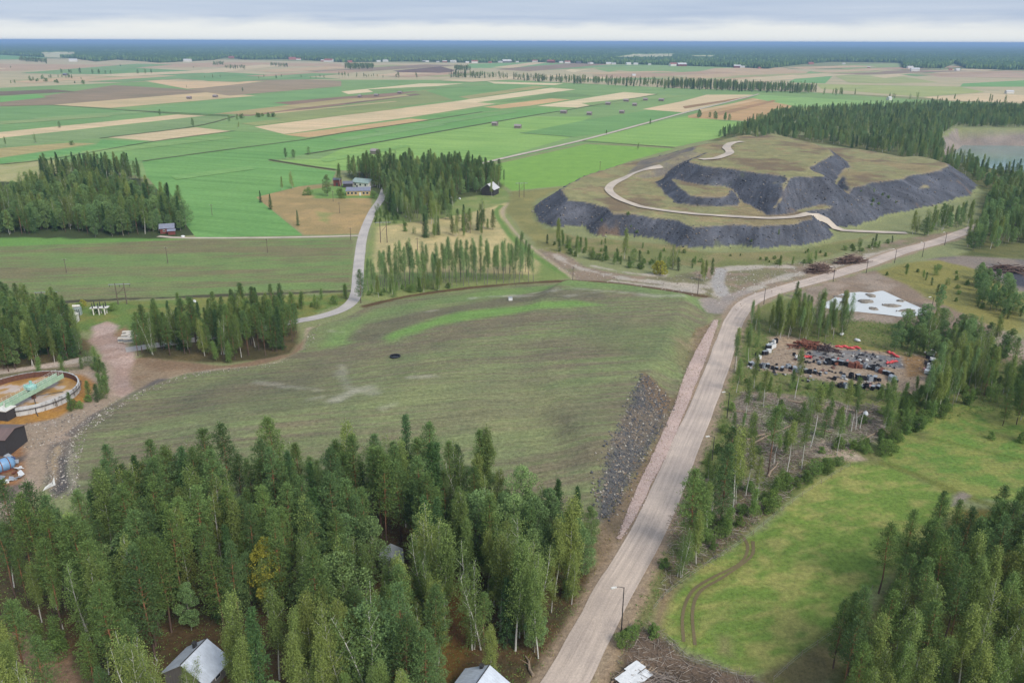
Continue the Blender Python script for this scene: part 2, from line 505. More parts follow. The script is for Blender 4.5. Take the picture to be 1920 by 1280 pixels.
def height(x, y):
    x = np.asarray(x, float); y = np.asarray(y, float)
    shp = x.shape
    x = x.ravel(); y = y.ravel()
    h = 0.7 * fbm(x, y, 60, 3, 2) * sstep(340 - np.hypot(x, y), 0, 90)
    m = (x > -160) & (x < 120) & (y > 80) & (y < 340)
    if m.any():
        s = sdist(x[m], y[m], FIELD)
        w = 60 + (10 - 60) * sstep(x[m], 0, 22)
        h[m] += 4.0 * sstep(s / w, 0, 1)
    m = (x > -20) & (x < 480) & (y > 320) & (y < 800)
    if m.any():
        xx, yy = x[m], y[m]
        t1 = tier(xx, yy, T1, 0.72, 8.6 + 4.0 * sstep(70 - xx, 0, 60))
        t2 = tier(xx, yy, T2, 0.62, 4.6, 8.4)
        s3 = sdist(xx, yy, T3) + 2.4 * fbm(xx, yy, 22, 5) + 2.4 * fbm(xx, yy, 7, 6, 3)
        # the upper tier starts from the terrace it stands on
        t3 = np.where(s3 > 0, np.minimum(np.interp(xx, [92, 110, 122, 132, 140, 152, 168], [12, 11, 8.2, 8.0, 6, 3, 1]) + s3 * 0.76, 22.0), 0)
        tr = tier(xx, yy, T2R, 0.74, 14.5)
        tg = np.where(sdist(xx, yy, TG) > 0, np.minimum(8.6 + sdist(xx, yy, TG) * 0.32, 21.6), 0)
        hh = np.maximum.reduce([t1, t2, t3, tr, tg])
        h[m] += hh + np.where(hh > 1, 0.9 * fbm(xx, yy, 14, 9, 3), 0)
    m = (x > 330) & (x < 900) & (y > 500) & (y < 1000)
    if m.any():
        s = sdist(x[m], y[m], PIT) + 3 * fbm(x[m], y[m], 18, 11)
        h[m] += np.clip(-s * 1.5, -21, 0) * (s > 0)
    m = (x > 60) & (x < 200) & (y > 220) & (y < 340)
    if m.any():
        s = sdist(x[m], y[m], POND)
        h[m] = h[m] * (1 - sstep(s, -10, 0)) - 0.9 * sstep(s, -2.5, 3)
    return h.reshape(shp)

ypos = [45.0]
while ypos[-1] < 900: ypos.append(ypos[-1] + max(0.7, min(3.6, (ypos[-1] - 40) * 0.0045)))
d = 6.0
while ypos[-1] < 70000: ypos.append(ypos[-1] + d); d *= 1.2
ys = np.array([-70000, -20000, -5000, -1500, -500, -200, -80, -20, 15, 30] + ypos)
xp = [0.0]
while xp[-1] < 520: xp.append(xp[-1] + max(0.75, min(3.2, xp[-1] * 0.0062)))
d = 6.0
while xp[-1] < 70000: xp.append(xp[-1] + d); d *= 1.25
xp = np.array(xp)
xs = np.concatenate([-xp[:0:-1], xp])
GX, GY = np.meshgrid(xs, ys)
NX, NY = len(xs), len(ys)
gx, gy = GX.ravel(), GY.ravel()
gz = height(gx, gy)
GZ = gz.reshape(NY, NX)
jy = np.where((ys > 322) & (ys < 800))[0]; jx = np.where((xs > -18) & (xs < 478))[0]
sub = GZ[jy[0]:jy[-1] + 1, jx[0]:jx[-1] + 1].copy()
for _ in range(3):
    pd = np.pad(sub, 1, 'edge')
    sub = 0.4 * sub + 0.15 * (pd[:-2, 1:-1] + pd[2:, 1:-1] + pd[1:-1, :-2] + pd[1:-1, 2:])
GZ[jy[0]:jy[-1] + 1, jx[0]:jx[-1] + 1] = sub
gz = GZ.ravel()

def HV(x, y):
    """height of the built ground sheet"""
    x = np.asarray(x, float); y = np.asarray(y, float)
    i = np.clip(np.searchsorted(xs, x) - 1, 0, NX - 2); j = np.clip(np.searchsorted(ys, y) - 1, 0, NY - 2)
    u = (x - xs[i]) / (xs[i + 1] - xs[i]); v = (y - ys[j]) / (ys[j + 1] - ys[j])
    return (GZ[j, i] * (1 - u) + GZ[j, i + 1] * u) * (1 - v) + (GZ[j + 1, i] * (1 - u) + GZ[j + 1, i + 1] * u) * v

def H(x, y): return float(HV(x, y))

def D(px, py):
    """the spot on the ground that the photograph shows at this pixel"""
    z = 0.0
    for _ in range(14):
        p = P(px, py, z); z = 0.5 * z + 0.5 * H(p[0], p[1])
    p = P(px, py, z)
    return np.array([p[0], p[1]]), H(p[0], p[1])


# ---- what covers the ground: base, then patches traced from the photograph
cov = np.zeros((len(gx), 3)); cov[:] = lin((138, 142, 98)) * ALB
far = np.hypot(gx, gy) > 900
near = ~far & (gy > 40)
ni = np.where(near)[0]
nx_, ny_ = gx[ni], gy[ni]
nc = cov[ni]
n_a = fbm(nx_, ny_, 16, 21); n_b = fbm(nx_, ny_, 5, 22, 3); n_c = fbm(nx_, ny_, 45, 23, 3)

def paint(poly_px, c, feather=1.5, rough=3.0, op=1.0, c2=None, patch=None, z=0.0, world=None, c2k=4.0):
    """cover a patch; c2 breaks it up with a second colour"""
    global nc
    pol = PW(poly_px, z) if world is None else world
    mg = feather + rough * 1.5 + 2
    m = (nx_ > pol[:, 0].min() - mg) & (nx_ < pol[:, 0].max() + mg) & (ny_ > pol[:, 1].min() - mg) & (ny_ < pol[:, 1].max() + mg)
    if not m.any(): return
    s = sdist(nx_[m], ny_[m], pol) + rough * (1.2 * n_a[m] + 0.9 * n_b[m])
    w = sstep(s, -feather, feather) * op
    col = np.broadcast_to(lin(c) * ALB, (m.sum(), 3))
    if c2 is not None:
        q = sstep((n_a[m] + 0.6 * n_b[m]) * c2k, -0.5, 0.5)[:, None] if patch is None else patch[m][:, None]
        col = col * (1 - q) + lin(c2) * ALB * q
    nc[m] = nc[m] * (1 - w[:, None]) + col * w[:, None]

def stroke(line_px, width, c, feather=0.6, rough=1.0, op=1.0, z=0.0):
    ln = smooth(PW(line_px, z), 6)
    m = (nx_ > ln[:, 0].min() - width - 6) & (nx_ < ln[:, 0].max() + width + 6) & (ny_ > ln[:, 1].min() - width - 6) & (ny_ < ln[:, 1].max() + width + 6)
    if not m.any(): return
    s = width / 2 - ldist(nx_[m], ny_[m], ln) + rough * (n_a[m] + n_b[m])
    w = (sstep(s, -feather, feather) * op)[:, None]
    nc[m] = nc[m] * (1 - w) + lin(c) * ALB * w

def streak(ang, sx, sy, seed):
    u = nx_ * math.cos(ang) + ny_ * math.sin(ang); v = -nx_ * math.sin(ang) + ny_ * math.cos(ang)
    return fbm(u / sx, v / sy, 1.0, seed, 4)

# left side
paint([(-300, 300), (110, 297), (118, 330), (60, 350), (-300, 420)], (160, 160, 105), 2, 3, c2=(172, 166, 118))
paint([(-300, 448), (60, 440), (150, 432), (310, 447), (360, 449), (150, 458), (-300, 474)], (112, 150, 78), 1.5, 2)
paint([(-300, 345), (60, 340), (260, 335), (350, 380), (368, 440), (300, 448), (0, 446), (-300, 455)], (70, 80, 48), 2, 4)
st1 = streak(math.radians(6), 26, 1.6, 31)
st1b = streak(math.radians(6), 60, 9, 32)
OLIVE_PX = [(-320, 478), (0, 462), (150, 457), (360, 449), (655, 447), (664, 452), (657, 520), (652, 546), (420, 554), (200, 561), (0, 573), (-320, 600)]
q = sstep(st1 * 2.2 + st1b * 3.2, -0.75, 0.75)
paint(OLIVE_PX, (126, 120, 88), 1.0, 0.6, c2=(118, 140, 84), patch=q)
stroke([(0, 574), (200, 562), (420, 554), (655, 545)], 2.5, (78, 74, 58), 0.8, 2.5)
paint([(-200, 580), (0, 578), (200, 566), (420, 558), (660, 549), (650, 568), (560, 598), (400, 606), (250, 640), (150, 620), (-200, 640)], (106, 128, 66), 1.5, 3, c2=(128, 130, 70))
# pinewoods' floor
for w in ([(-300, 590), (60, 588), (120, 606), (168, 645), (176, 670), (100, 686), (-300, 730)], [(250, 640), (330, 622), (460, 600), (552, 600), (562, 640), (550, 662), (500, 676), (420, 684), (330, 676), (256, 672)]):
    paint(w, (84, 78, 52), 1.5, 3, c2=(104, 92, 62))
# mine yard on the left
paint([(-200, 702), (100, 686), (172, 672), (250, 655), (262, 690), (250, 735), (190, 775), (140, 812), (120, 860), (90, 905), (30, 965), (-60, 1020), (-300, 1100), (-300, 800)], (160, 142, 122), 1.5, 2, c2=(172, 152, 134))
paint([(170, 612), (200, 602), (226, 610), (215, 625), (252, 655), (268, 690), (262, 720), (228, 748), (210, 728), (222, 700), (196, 672), (172, 640)], (186, 162, 150), 1.0, 2, c2=(170, 144, 130))
paint([(236, 608), (250, 640), (215, 628)], (150, 122, 92), 1, 2)
paint([(252, 668), (420, 684), (540, 664), (572, 632), (588, 612), (602, 606), (590, 640), (565, 662), (480, 688), (360, 703), (262, 738), (244, 716)], (140, 116, 92), 1.0, 2, c2=(150, 130, 106))
stroke([(225, 770), (262, 738), (355, 702), (440, 692), (520, 682), (567, 660), (578, 640), (582, 616)], 3.0, (176, 158, 138), 0.8, 1.2)
stroke([(140, 812), (180, 780), (258, 738), (300, 716)], 3.5, (110, 102, 96), 0.8, 1.5)
paint([(95, 835), (128, 825), (136, 870), (140, 915), (100, 935), (80, 905)], (92, 88, 86), 1, 2.2, c2=(126, 114, 102))
stroke([(110, 838), (100, 862), (103, 890), (95, 912)], 1.6, (170, 150, 122), 0.5, 1.0)
paint([(128, 835), (150, 800), (165, 800), (146, 850), (150, 925), (128, 930)], (158, 148, 134), 0.8, 1.5, c2=(118, 108, 96))
paint([(-150, 735), (60, 702), (150, 702), (178, 722), (170, 748), (110, 785), (30, 800), (-150, 830)], (176, 130, 66), 1.0, 1.5, c2=(160, 118, 70))
paint([(-60, 800), (40, 805), (48, 845), (50, 880), (30, 930), (-60, 960)], (150, 110, 76), 1.0, 2, c2=(112, 100, 92))
stroke([(-150, 730), (0, 700), (60, 690), (165, 672)], 4.5, (186, 170, 156), 0.8, 0.5)
stroke([(-150, 725), (60, 696), (150, 690)], 3, (120, 112, 84), 0.8, 1.2)
# central field
st2 = streak(math.radians(10), 30, 1.0, 41); st3 = streak(math.radians(28), 60, 12, 42)
q = sstep(st2 * 2.6 + st3 * 2.6 + n_c * 1.2, -0.8, 0.9)
paint(FIELD_PX, (122, 114, 92), 0.8, 0.8, c2=(126, 136, 92), patch=q)
gm = sstep(n_c * 3 + st2 * 1.5 + 0.1, -0.4, 0.5)
paint([(620, 620), (700, 580), (900, 545), (1070, 534), (1180, 543), (1318, 563), (1322, 585), (1150, 562), (990, 552), (820, 575), (690, 600), (650, 650), (600, 655)], (122, 150, 86), 3, 3, 0.75, c2=(120, 140, 88), patch=gm)
paint([(720, 636), (860, 596), (960, 586), (1080, 583), (1130, 592), (980, 604), (840, 622), (730, 650)], (122, 158, 82), 3, 2, 0.85)
paint([(650, 640), (680, 610), (850, 578), (990, 556), (1130, 566), (1140, 578), (980, 580), (860, 592), (740, 630), (700, 648)], (114, 108, 88), 2.0, 2.5, 0.8)
paint([(1060, 640), (1290, 620), (1285, 690), (1200, 702)], (112, 126, 82), 8, 6, 0.5)
paint([(560, 730), (900, 700), (1120, 760), (1060, 860), (700, 800)], (136, 140, 98), 12, 8, 0.45)
paint([(200, 790), (420, 700), (600, 690), (640, 760), (400, 800)], (108, 102, 84), 10, 8, 0.5)
for pts, w, op in (([(640, 690), (655, 740), (700, 760)], 3, .6), ([(632, 770), (668, 752), (692, 745)], 4, .8), ([(770, 730), (820, 728)], 2, .9), ([(885, 562), (960, 558), (1010, 565), (1060, 562)], 3, .9),
                   ([(1000, 556), (1100, 562), (1200, 570)], 2.2, .9), ([(1060, 575), (1140, 566), (1230, 575), (1280, 574)], 2, .8), ([(1085, 538), (1130, 540)], 2, .8), ([(1160, 546), (1180, 549)], 2, .9),
                   ([(480, 720), (520, 728), (600, 745)], 2.2, .6), ([(620, 622), (640, 624)], 2, .8), ([(700, 610), (712, 608)], 1.6, .8), ([(805, 590), (830, 586)], 1.6, .9), ([(720, 785), (740, 780)], 1.6, .6), ([(580, 765), (600, 762)], 1.5, .6), ([(670, 620), (676, 626)], 1.2, .8), ([(470, 640), (490, 655)], 1.5, .4)):
    stroke(pts, w * 0.55, (180, 174, 158), 1.6, 3.6, op * 0.62)
paint([(1030, 800), (1080, 800), (1090, 830), (1050, 840)], (100, 94, 78), 4, 3, 0.7)
# slope of broken rock below the field and the verge of the road
paint([(1300, 620), (1340, 600), (1350, 640), (1262, 850), (1180, 1015), (1120, 1120), (1060, 1230), (1010, 1300), (930, 1330), (1040, 1180), (1110, 1080), (1120, 985), (1200, 870), (1262, 760), (1290, 690)], (142, 122, 98), 1.0, 1.6, c2=(118, 104, 84))
ROCKS_PX = [(1204, 712), (1254, 738), (1244, 782), (1200, 858), (1152, 948), (1120, 962), (1116, 915), (1144, 842), (1174, 790), (1192, 740)]
paint(ROCKS_PX, (98, 97, 96), 1.3, 2.6, c2=(116, 106, 94), z=2.0)
paint([(1200, 704), (1262, 738), (1240, 775), (1195, 730)], (118, 98, 76), 1.0, 2, 0.8, z=2.0)
paint([(1262, 650), (1310, 630), (1296, 690), (1275, 700)], (150, 132, 106), 2, 3, 0.7, c2=(122, 116, 86))
# near wood's floor
WOODFLOOR_PX = [(0, 990), (130, 965), (300, 945), (520, 938), (860, 934), (960, 965), (1040, 1030), (1112, 1000), (1108, 1090), (1060, 1180), (1000, 1270), (960, 1420), (-200, 1500), (-200, 1120)]
paint(WOODFLOOR_PX, (78, 70, 48), 1.5, 2.5, c2=(94, 76, 52))
paint([(690, 1110), (870, 1090), (890, 1190), (840, 1290), (690, 1260)], (112, 82, 56), 2, 2, c2=(120, 92, 50))
paint([(620, 1230), (760, 1225), (820, 1300), (600, 1330)], (118, 56, 50), 1.5, 2.5, 0.9, c2=(96, 74, 46))
paint([(40, 1180), (120, 1215), (180, 1290), (200, 1420), (60, 1420), (30, 1260), (-60, 1200)], (152, 124, 100), 1, 1.5)
# right of the road: verge, clear-cut, yard, meadows
paint([(1372, 600), (1400, 575), (1480, 560), (1560, 590), (1700, 600), (1920, 640), (2200, 700), (2200, 1000), (1700, 900), (1560, 880), (1400, 1000), (1240, 1140), (1160, 1300), (1100, 1330), (1170, 1150), (1262, 960), (1310, 850), (1345, 740)], (122, 122, 76), 1.5, 2, c2=(112, 118, 68))
paint([(1312, 850), (1320, 850), (1270, 960), (1240, 1060), (1200, 1160), (1140, 1300), (1090, 1340), (1140, 1200), (1200, 1080), (1262, 955)], (164, 142, 116), 1.0, 1.5, c2=(146, 122, 98))
CUT_PX = [(1390, 735), (1480, 742), (1560, 752), (1656, 778), (1662, 806), (1640, 830), (1560, 850), (1480, 880), (1420, 900), (1380, 830), (1374, 770)]
paint(CUT_PX, (116, 104, 86), 1.2, 3.0, c2=(142, 128, 112))
paint([(1430, 760), (1470, 760), (1540, 800), (1500, 840), (1440, 830)], (112, 132, 66), 2, 4, 0.8)
paint([(1510, 800), (1600, 810), (1640, 830), (1560, 850), (1500, 830)], (104, 124, 64), 2, 5, 0.7)
paint([(1508, 832), (1545, 824), (1595, 843), (1624, 862), (1600, 866), (1560, 860), (1530, 856)], (196, 180, 158), 0.8, 2.0, c2=(164, 144, 124))
stroke([(1395, 738), (1480, 746), (1560, 762), (1656, 782)], 2.2, (168, 148, 126), 0.7, 1.2)
stroke([(1560, 778), (1656, 800)], 3.0, (170, 154, 136), 0.7, 2)
paint([(1260, 960), (1330, 890), (1400, 900), (1480, 880), (1560, 860), (1420, 980), (1340, 1050), (1280, 1080), (1240, 1120)], (120, 104, 80), 1.5, 3, c2=(104, 112, 66))
paint([(1180, 1170), (1240, 1180), (1290, 1225), (1430, 1275), (1420, 1330), (1130, 1330)], (118, 100, 84), 1.2, 2, c2=(96, 82, 68))
paint([(1230, 1120), (1290, 1085), (1240, 1200), (1215, 1190)], (140, 122, 94), 1, 2)
MEADOW_PX = [(1236, 1190), (1240, 1150), (1280, 1085), (1340, 1045), (1400, 1010), (1500, 930), (1570, 885), (1600, 868), (1650, 870), (1700, 885), (1780, 925), (1800, 945), (1740, 1010), (1640, 1120), (1560, 1200), (1470, 1258), (1420, 1268), (1300, 1235)]
gq = sstep(n_b * 2.6 + n_a * 1.6 + streak(0.3, 5, 1.2, 77) * 2.2 + fbm(nx_, ny_, 1.8, 79, 2) * 1.6, -0.7, 0.8)
paint(MEADOW_PX, (112, 136, 62), 1.2, 3.0, c2=(150, 150, 86), patch=gq)
MEADOW2_PX = [(1655, 868), (1648, 850), (1700, 805), (1760, 770), (1795, 757), (1920, 772), (2150, 800), (2150, 1000), (1900, 945), (1800, 930), (1720, 890)]
paint(MEADOW2_PX, (106, 134, 62), 1.2, 3.0, c2=(138, 142, 78), patch=gq)
stroke([(1655, 868), (1720, 890), (1800, 926), (1860, 946), (1920, 960)], 2.2, (110, 116, 56), 0.8, 0.8, 0.8)
stroke([(1690, 810), (1780, 828), (1870, 850), (1960, 872)], 1.6, (98, 116, 52), 0.8, 0.8, 0.8)
paint([(1705, 800), (1745, 808), (1730, 825)], (110, 108, 74), 2, 2, .7)
paint([(1790, 930), (1806, 924), (1816, 928), (1800, 946), (1785, 948)], (150, 138, 124), .8, 1)
for tr in ([(1396, 1012), (1404, 1030), (1390, 1058), (1340, 1084), (1300, 1110), (1282, 1150), (1284, 1200)], [(1412, 1018), (1408, 1044), (1360, 1082), (1310, 1112), (1298, 1150), (1304, 1206)]):
    stroke(tr, 2.0, (112, 122, 60), 0.8, 0.8, 0.5)
paint([(1340, 1185), (1370, 1190), (1375, 1230), (1345, 1225)], (146, 126, 98), 2, 2.5, .8)
paint([(1420, 1265), (1470, 1240), (1540, 1195), (1600, 1140), (1580, 1260), (1500, 1330), (1400, 1330)], (112, 104, 70), 1, 2, c2=(104, 112, 58))
paint([(1560, 1260), (1640, 1120), (1720, 1030), (1800, 960), (1900, 955), (2200, 960), (2300, 1500), (1500, 1500)], (88, 88, 46), 1.5, 3, c2=(122, 112, 56))
# scrap yard
YARD_PX = [(1440, 632), (1470, 626), (1520, 640), (1600, 652), (1700, 660), (1745, 668), (1748, 700), (1720, 740), (1690, 735), (1600, 722), (1500, 705), (1400, 690), (1412, 672), (1450, 660)]
paint(YARD_PX, (172, 150, 126), 1.0, 1.5, c2=(158, 140, 120))
paint([(1520, 655), (1600, 655), (1690, 668), (1700, 690), (1600, 684), (1510, 672)], (122, 122, 124), 1.2, 1.5, c2=(142, 136, 130))
paint([(1690, 662), (1740, 668), (1745, 700), (1700, 706)], (150, 120, 84), 1, 2, c2=(136, 110, 80))
stroke([(1580, 642), (1650, 655), (1700, 664)], 4, (136, 128, 72), 1, 2, .8)
# mud round the pond and along the hill foot
paint([(1480, 552), (1560, 526), (1640, 505), (1700, 520), (1760, 560), (1840, 600), (1920, 640), (2200, 700), (2200, 740), (1880, 680), (1760, 625), (1700, 606), (1600, 602), (1520, 590)], (142, 124, 106), 1.5, 3, c2=(158, 142, 126))
paint([(1640, 508), (1700, 492), (1780, 482), (1860, 510), (1920, 560), (1920, 630), (1840, 605), (1740, 560), (1700, 535)], (140, 134, 76), 2, 4, c2=(126, 124, 72))
paint([(1720, 488), (1810, 478), (1960, 490), (2100, 500), (2100, 560), (1900, 545), (1830, 505), (1760, 488)], (140, 128, 116), 1.5, 2, c2=(120, 112, 106))
paint([(1880, 510), (1990, 520), (1990, 550), (1890, 532)], (78, 78, 84), 1.5, 2)
paint([(1000, 470), (1040, 462), (1100, 500), (1180, 515), (1260, 520), (1330, 500), (1420, 500), (1540, 490), (1680, 450), (1790, 432), (1795, 445), (1540, 525), (1420, 556), (1370, 590), (1340, 600), (1330, 560), (1180, 535), (1075, 525)], (148, 130, 110), 1.5, 3, c2=(128, 124, 92))
paint([(1030, 430), (1100, 445), (1240, 456), (1330, 474), (1500, 470), (1580, 450), (1640, 440), (1560, 480), (1400, 500), (1300, 500), (1180, 490), (1080, 470), (1010, 440)], (140, 132, 90), 2, 4, c2=(122, 126, 78))
for s_ in ([(1040, 478), (1080, 500), (1160, 520), (1250, 532), (1320, 538)], [(1110, 498), (1180, 512), (1240, 516)], [(1360, 505), (1420, 500), (1480, 500)], [(1340, 530), (1352, 548), (1370, 570)], [(1150, 530), (1250, 540), (1310, 546)], [(1540, 505), (1600, 490), (1680, 468)], [(1400, 545), (1470, 520), (1560, 500)]):
    stroke(s_, 4.0, (188, 176, 162), 1.2, 5.0, 0.85)
stroke([(1352, 505), (1346, 530), (1356, 552)], 5, (170, 164, 158), 0.8, 1.0)
stroke([(1330, 565), (1345, 580), (1365, 570), (1400, 550)], 8, (160, 148, 138), 1.0, 3.0)
# farm in the middle
paint([(470, 368), (540, 350), (620, 346), (696, 372), (704, 400), (680, 438), (570, 440), (520, 400)], (176, 150, 104), 1.5, 2.5, c2=(160, 140, 96))
paint([(590, 395), (625, 400), (615, 420), (600, 415)], (142, 150, 90), 2, 3, .7)
paint([(575, 358), (640, 345), (720, 345), (715, 372), (640, 372), (590, 372)], (118, 148, 80), 2, 3)
paint([(700, 372), (800, 340), (930, 340), (960, 372), (950, 400), (1000, 470), (1070, 520), (900, 538), (700, 566), (672, 560), (690, 470)], (142, 148, 92), 1.5, 2, c2=(126, 142, 82))
paint([(706, 425), (790, 415), (880, 400), (950, 380), (942, 420), (960, 455), (1010, 490), (1000, 515), (860, 510), (700, 510)], (196, 178, 128), 2, 3, c2=(176, 164, 116))
paint([(645, 330), (690, 318), (900, 325), (945, 345), (925, 362), (860, 372), (800, 402), (725, 398), (716, 368)], (84, 92, 54), 2, 3)
stroke([(940, 385), (930, 398), (945, 425), (965, 450), (1010, 485), (1070, 520)], 3.0, (112, 138, 72), 1, 1)
stroke([(955, 380), (942, 398), (958, 425), (985, 455), (1040, 495), (1075, 522)], 1.8, (176, 160, 132), .8, 1)
stroke([(684, 574), (760, 556), (900, 538), (1070, 527), (1180, 535), (1320, 556)], 3.0, (98, 78, 56), 0.8, 1.4)
paint([(960, 360), (1050, 352), (1000, 380), (1000, 410), (1040, 450), (1080, 480), (1020, 470), (975, 430), (950, 395)], (146, 140, 88), 2, 3, c2=(132, 130, 82))
paint([(920, 310), (1100, 270), (1265, 279), (1180, 302), (1090, 345), (960, 358), (935, 340)], (128, 166, 78), 2, 1)
# big wood on the right
paint([(1330, 265), (1400, 232), (1470, 212), (1760, 200), (2300, 215), (2300, 500), (1800, 480), (1830, 430), (1838, 360), (1780, 320), (1640, 285), (1480, 262)], (92, 98, 60), 3, 5, c2=(112, 112, 70))
stroke([(930, 1460), (1058, 1280), (1102, 1200), (1140, 1125), (1185, 1050), (1231, 965), (1282, 845), (1318, 760), (1345, 690), (1362, 640), (1380, 595), (1408, 565), (1461, 544), (1551, 519), (1624, 496), (1690, 472), (1752, 455), (1800, 438)], 9.6, (160, 140, 118), 0.9, 2.6, 0.9)
cov[ni] = nc

# slopes of tipped rock: dark where steep, thin dry grass where flat
hm = np.where((gx > -20) & (gx < 480) & (gy > 320) & (gy < 800) & (gz > 0.9))[0]
sy_, sx_ = np.gradient(GZ, ys, xs)
slope = np.hypot(sx_, sy_).ravel()[hm]
hx, hy = gx[hm], gy[hm]
top = np.where((fbm(hx, hy, 26, 61) + 0.5 * fbm(hx, hy, 5, 62))[:, None] > 0.04, lin((148, 134, 98)), lin((144, 140, 98))) * ALB * (1 + 0.5 * fbm(hx, hy, 4, 72, 3)[:, None])
b_ = sstep(fbm(hx, hy, 18, 65), 0.02, 0.22)[:, None]
top = top * (1 - b_) + lin((126, 110, 86)) * ALB * b_
ro = lin((86, 88, 95)) * ALB * (1 + 0.9 * fbm(hx, hy, 9, 63)[:, None])
th = np.arctan2(hy - 470, hx - 150)
ro = ro * (1 + 1.0 * fbm(th * 75, gz[hm] * 0.16, 1, 74, 3)[:, None])
br = sstep(fbm(hx, hy, 24, 64) + 0.4 * fbm(hx, hy, 4, 66), 0.2, 0.4)[:, None]
ro = ro * (1 - br * 0.75) + lin((120, 98, 76)) * ALB * br * 0.75
gr = sstep(fbm(hx, hy, 30, 67) + 0.5 * fbm(hx, hy, 5, 68), 0.24, 0.42)[:, None]
ro = ro * (1 - gr * 0.5) + lin((110, 118, 74)) * ALB * gr * 0.5
w = sstep(slope + 0.34 * fbm(hx, hy, 5, 69, 4), 0.20, 0.40)[:, None]
cov[hm] = top * (1 - w) + ro * w
cr = (sstep(slope, 0.16, 0.26) * (1 - sstep(slope, 0.30, 0.42)) * 0.5)[:, None]
cov[hm] = cov[hm] * (1 - cr) + lin((158, 144, 120)) * ALB * cr
pm = np.where((gx > 330) & (gx < 900) & (gy > 500) & (gy < 1000) & (gz < -0.8))[0]
cov[pm] = lin((146, 134, 124)) * ALB * (1 + 0.7 * fbm(gx[pm], gz[pm] * 9 + gy[pm] * .2, 14, 71)[:, None])

# ---- one sheet of ground, its named stretches kept as objects of their own
fx = 0.25 * (GX[:-1, :-1] + GX[1:, :-1] + GX[:-1, 1:] + GX[1:, 1:]).ravel()
fy = 0.25 * (GY[:-1, :-1] + GY[1:, :-1] + GY[:-1, 1:] + GY[1:, 1:]).ravel()
ii, jj = np.meshgrid(np.arange(NX - 1), np.arange(NY - 1))
q0 = (jj * NX + ii).ravel()
quads = np.stack([q0, q0 + 1, q0 + NX + 1, q0 + NX], 1)
owner = np.zeros(len(fx), int)
REG = [('field', FIELD, 'wide brown and green ploughed field behind the near wood', 'field'),
       ('field', PW(OLIVE_PX), 'olive green sown field beside the pale lane', 'field'),
       ('meadow', PW(MEADOW_PX), 'grass meadow with curved tyre ruts below the clear-cut', 'meadow'),
       ('meadow', PW(MEADOW2_PX), 'smaller green meadow behind the rutted one', 'meadow'),
       ('waste_rock_hill', None, 'terraced dark waste rock hill with a winding track', 'hill'),
       ('scrap_yard_ground', PW(YARD_PX), 'pale dirt ground of the scrap yard', 'yard'),
       ('pit_wall', PIT, 'steep reddish rock wall of the flooded pit', 'pit')]
for k, (nm, pol, lb, ct) in enumerate(REG):
    if pol is None:
        fz = gz[quads].mean(1); mm = (fx > -20) & (fx < 480) & (fy > 320) & (fy < 800) & (fz > 0.6)
    else:
        mm = (np.abs(fx) < 900) & (fy < 1000) & (fy > 40)
        idx = np.where(mm)[0]; mm[idx] = sdist(fx[idx], fy[idx], pol) > 0
    owner[mm] = k + 1
GV = np.stack([gx, gy, gz], 1)
for k in range(len(REG) + 1):
    F = quads[owner == k]
    u, inv = np.unique(F, return_inverse=True)
    nm = 'ground' if k == 0 else REG[k - 1][0]
    me = np_mesh(nm, GV[u], inv.reshape(F.shape), M['ground'], True)
    a = me.attributes.new('cover', 'FLOAT_COLOR', 'POINT')
    a.data.foreach_set('color', np.concatenate([np.clip(cov[u], 0, 1), np.ones((len(u), 1))], 1).astype(np.float32).ravel())
    a = me.attributes.new('rows', 'FLOAT', 'POINT'); a.data.foreach_set('value', np.full(len(u), 1.0 if k in (1, 2) else 0.0, np.float32))
    o = obj(nm, me)
    if k == 0: tag(o, 'rough ground of grass, mud and stubble across the plain', None, None, 'structure')
    else: tag(o, REG[k - 1][2], None, None, 'structure')

# ---- water
def sheet(name, pts, z, mat, label, kind='structure', color=None):
    me = bpy.data.meshes.new(name)
    me.from_pydata([(p[0], p[1], z) for p in pts], [], [list(range(len(pts)))])
    me.materials.append(mat); me.update()
    if len(me.polygons) and me.polygons[0].normal.z < 0: me.flip_normals()
    o = obj(name, me); tag(o, label, None, None, kind)
    if color: o.color = color
    return o
sheet('pit_lake', PIT, PIT_Z, mat_water('pit_water', (118, 146, 136), 0.12), 'green water of the flooded pit under a rock wall')
pond_o = MB()
pc = smooth(np.vstack([POND, POND[:1]]), 2.0)[:-1]
pc = pc + np.stack([5.0 * fbm(pc[:, 0], pc[:, 1], 12, 81), 4.0 * fbm(pc[:, 0], pc[:, 1], 12, 82)], 1)
POND_Z = -0.22
sheet('pond', pc, POND_Z, mat_water('sky_white_water', (212, 213, 208), 0.1), 'white pond with mud islets below the gravel road')  # white of the mirrored sky is put into the water's base colour

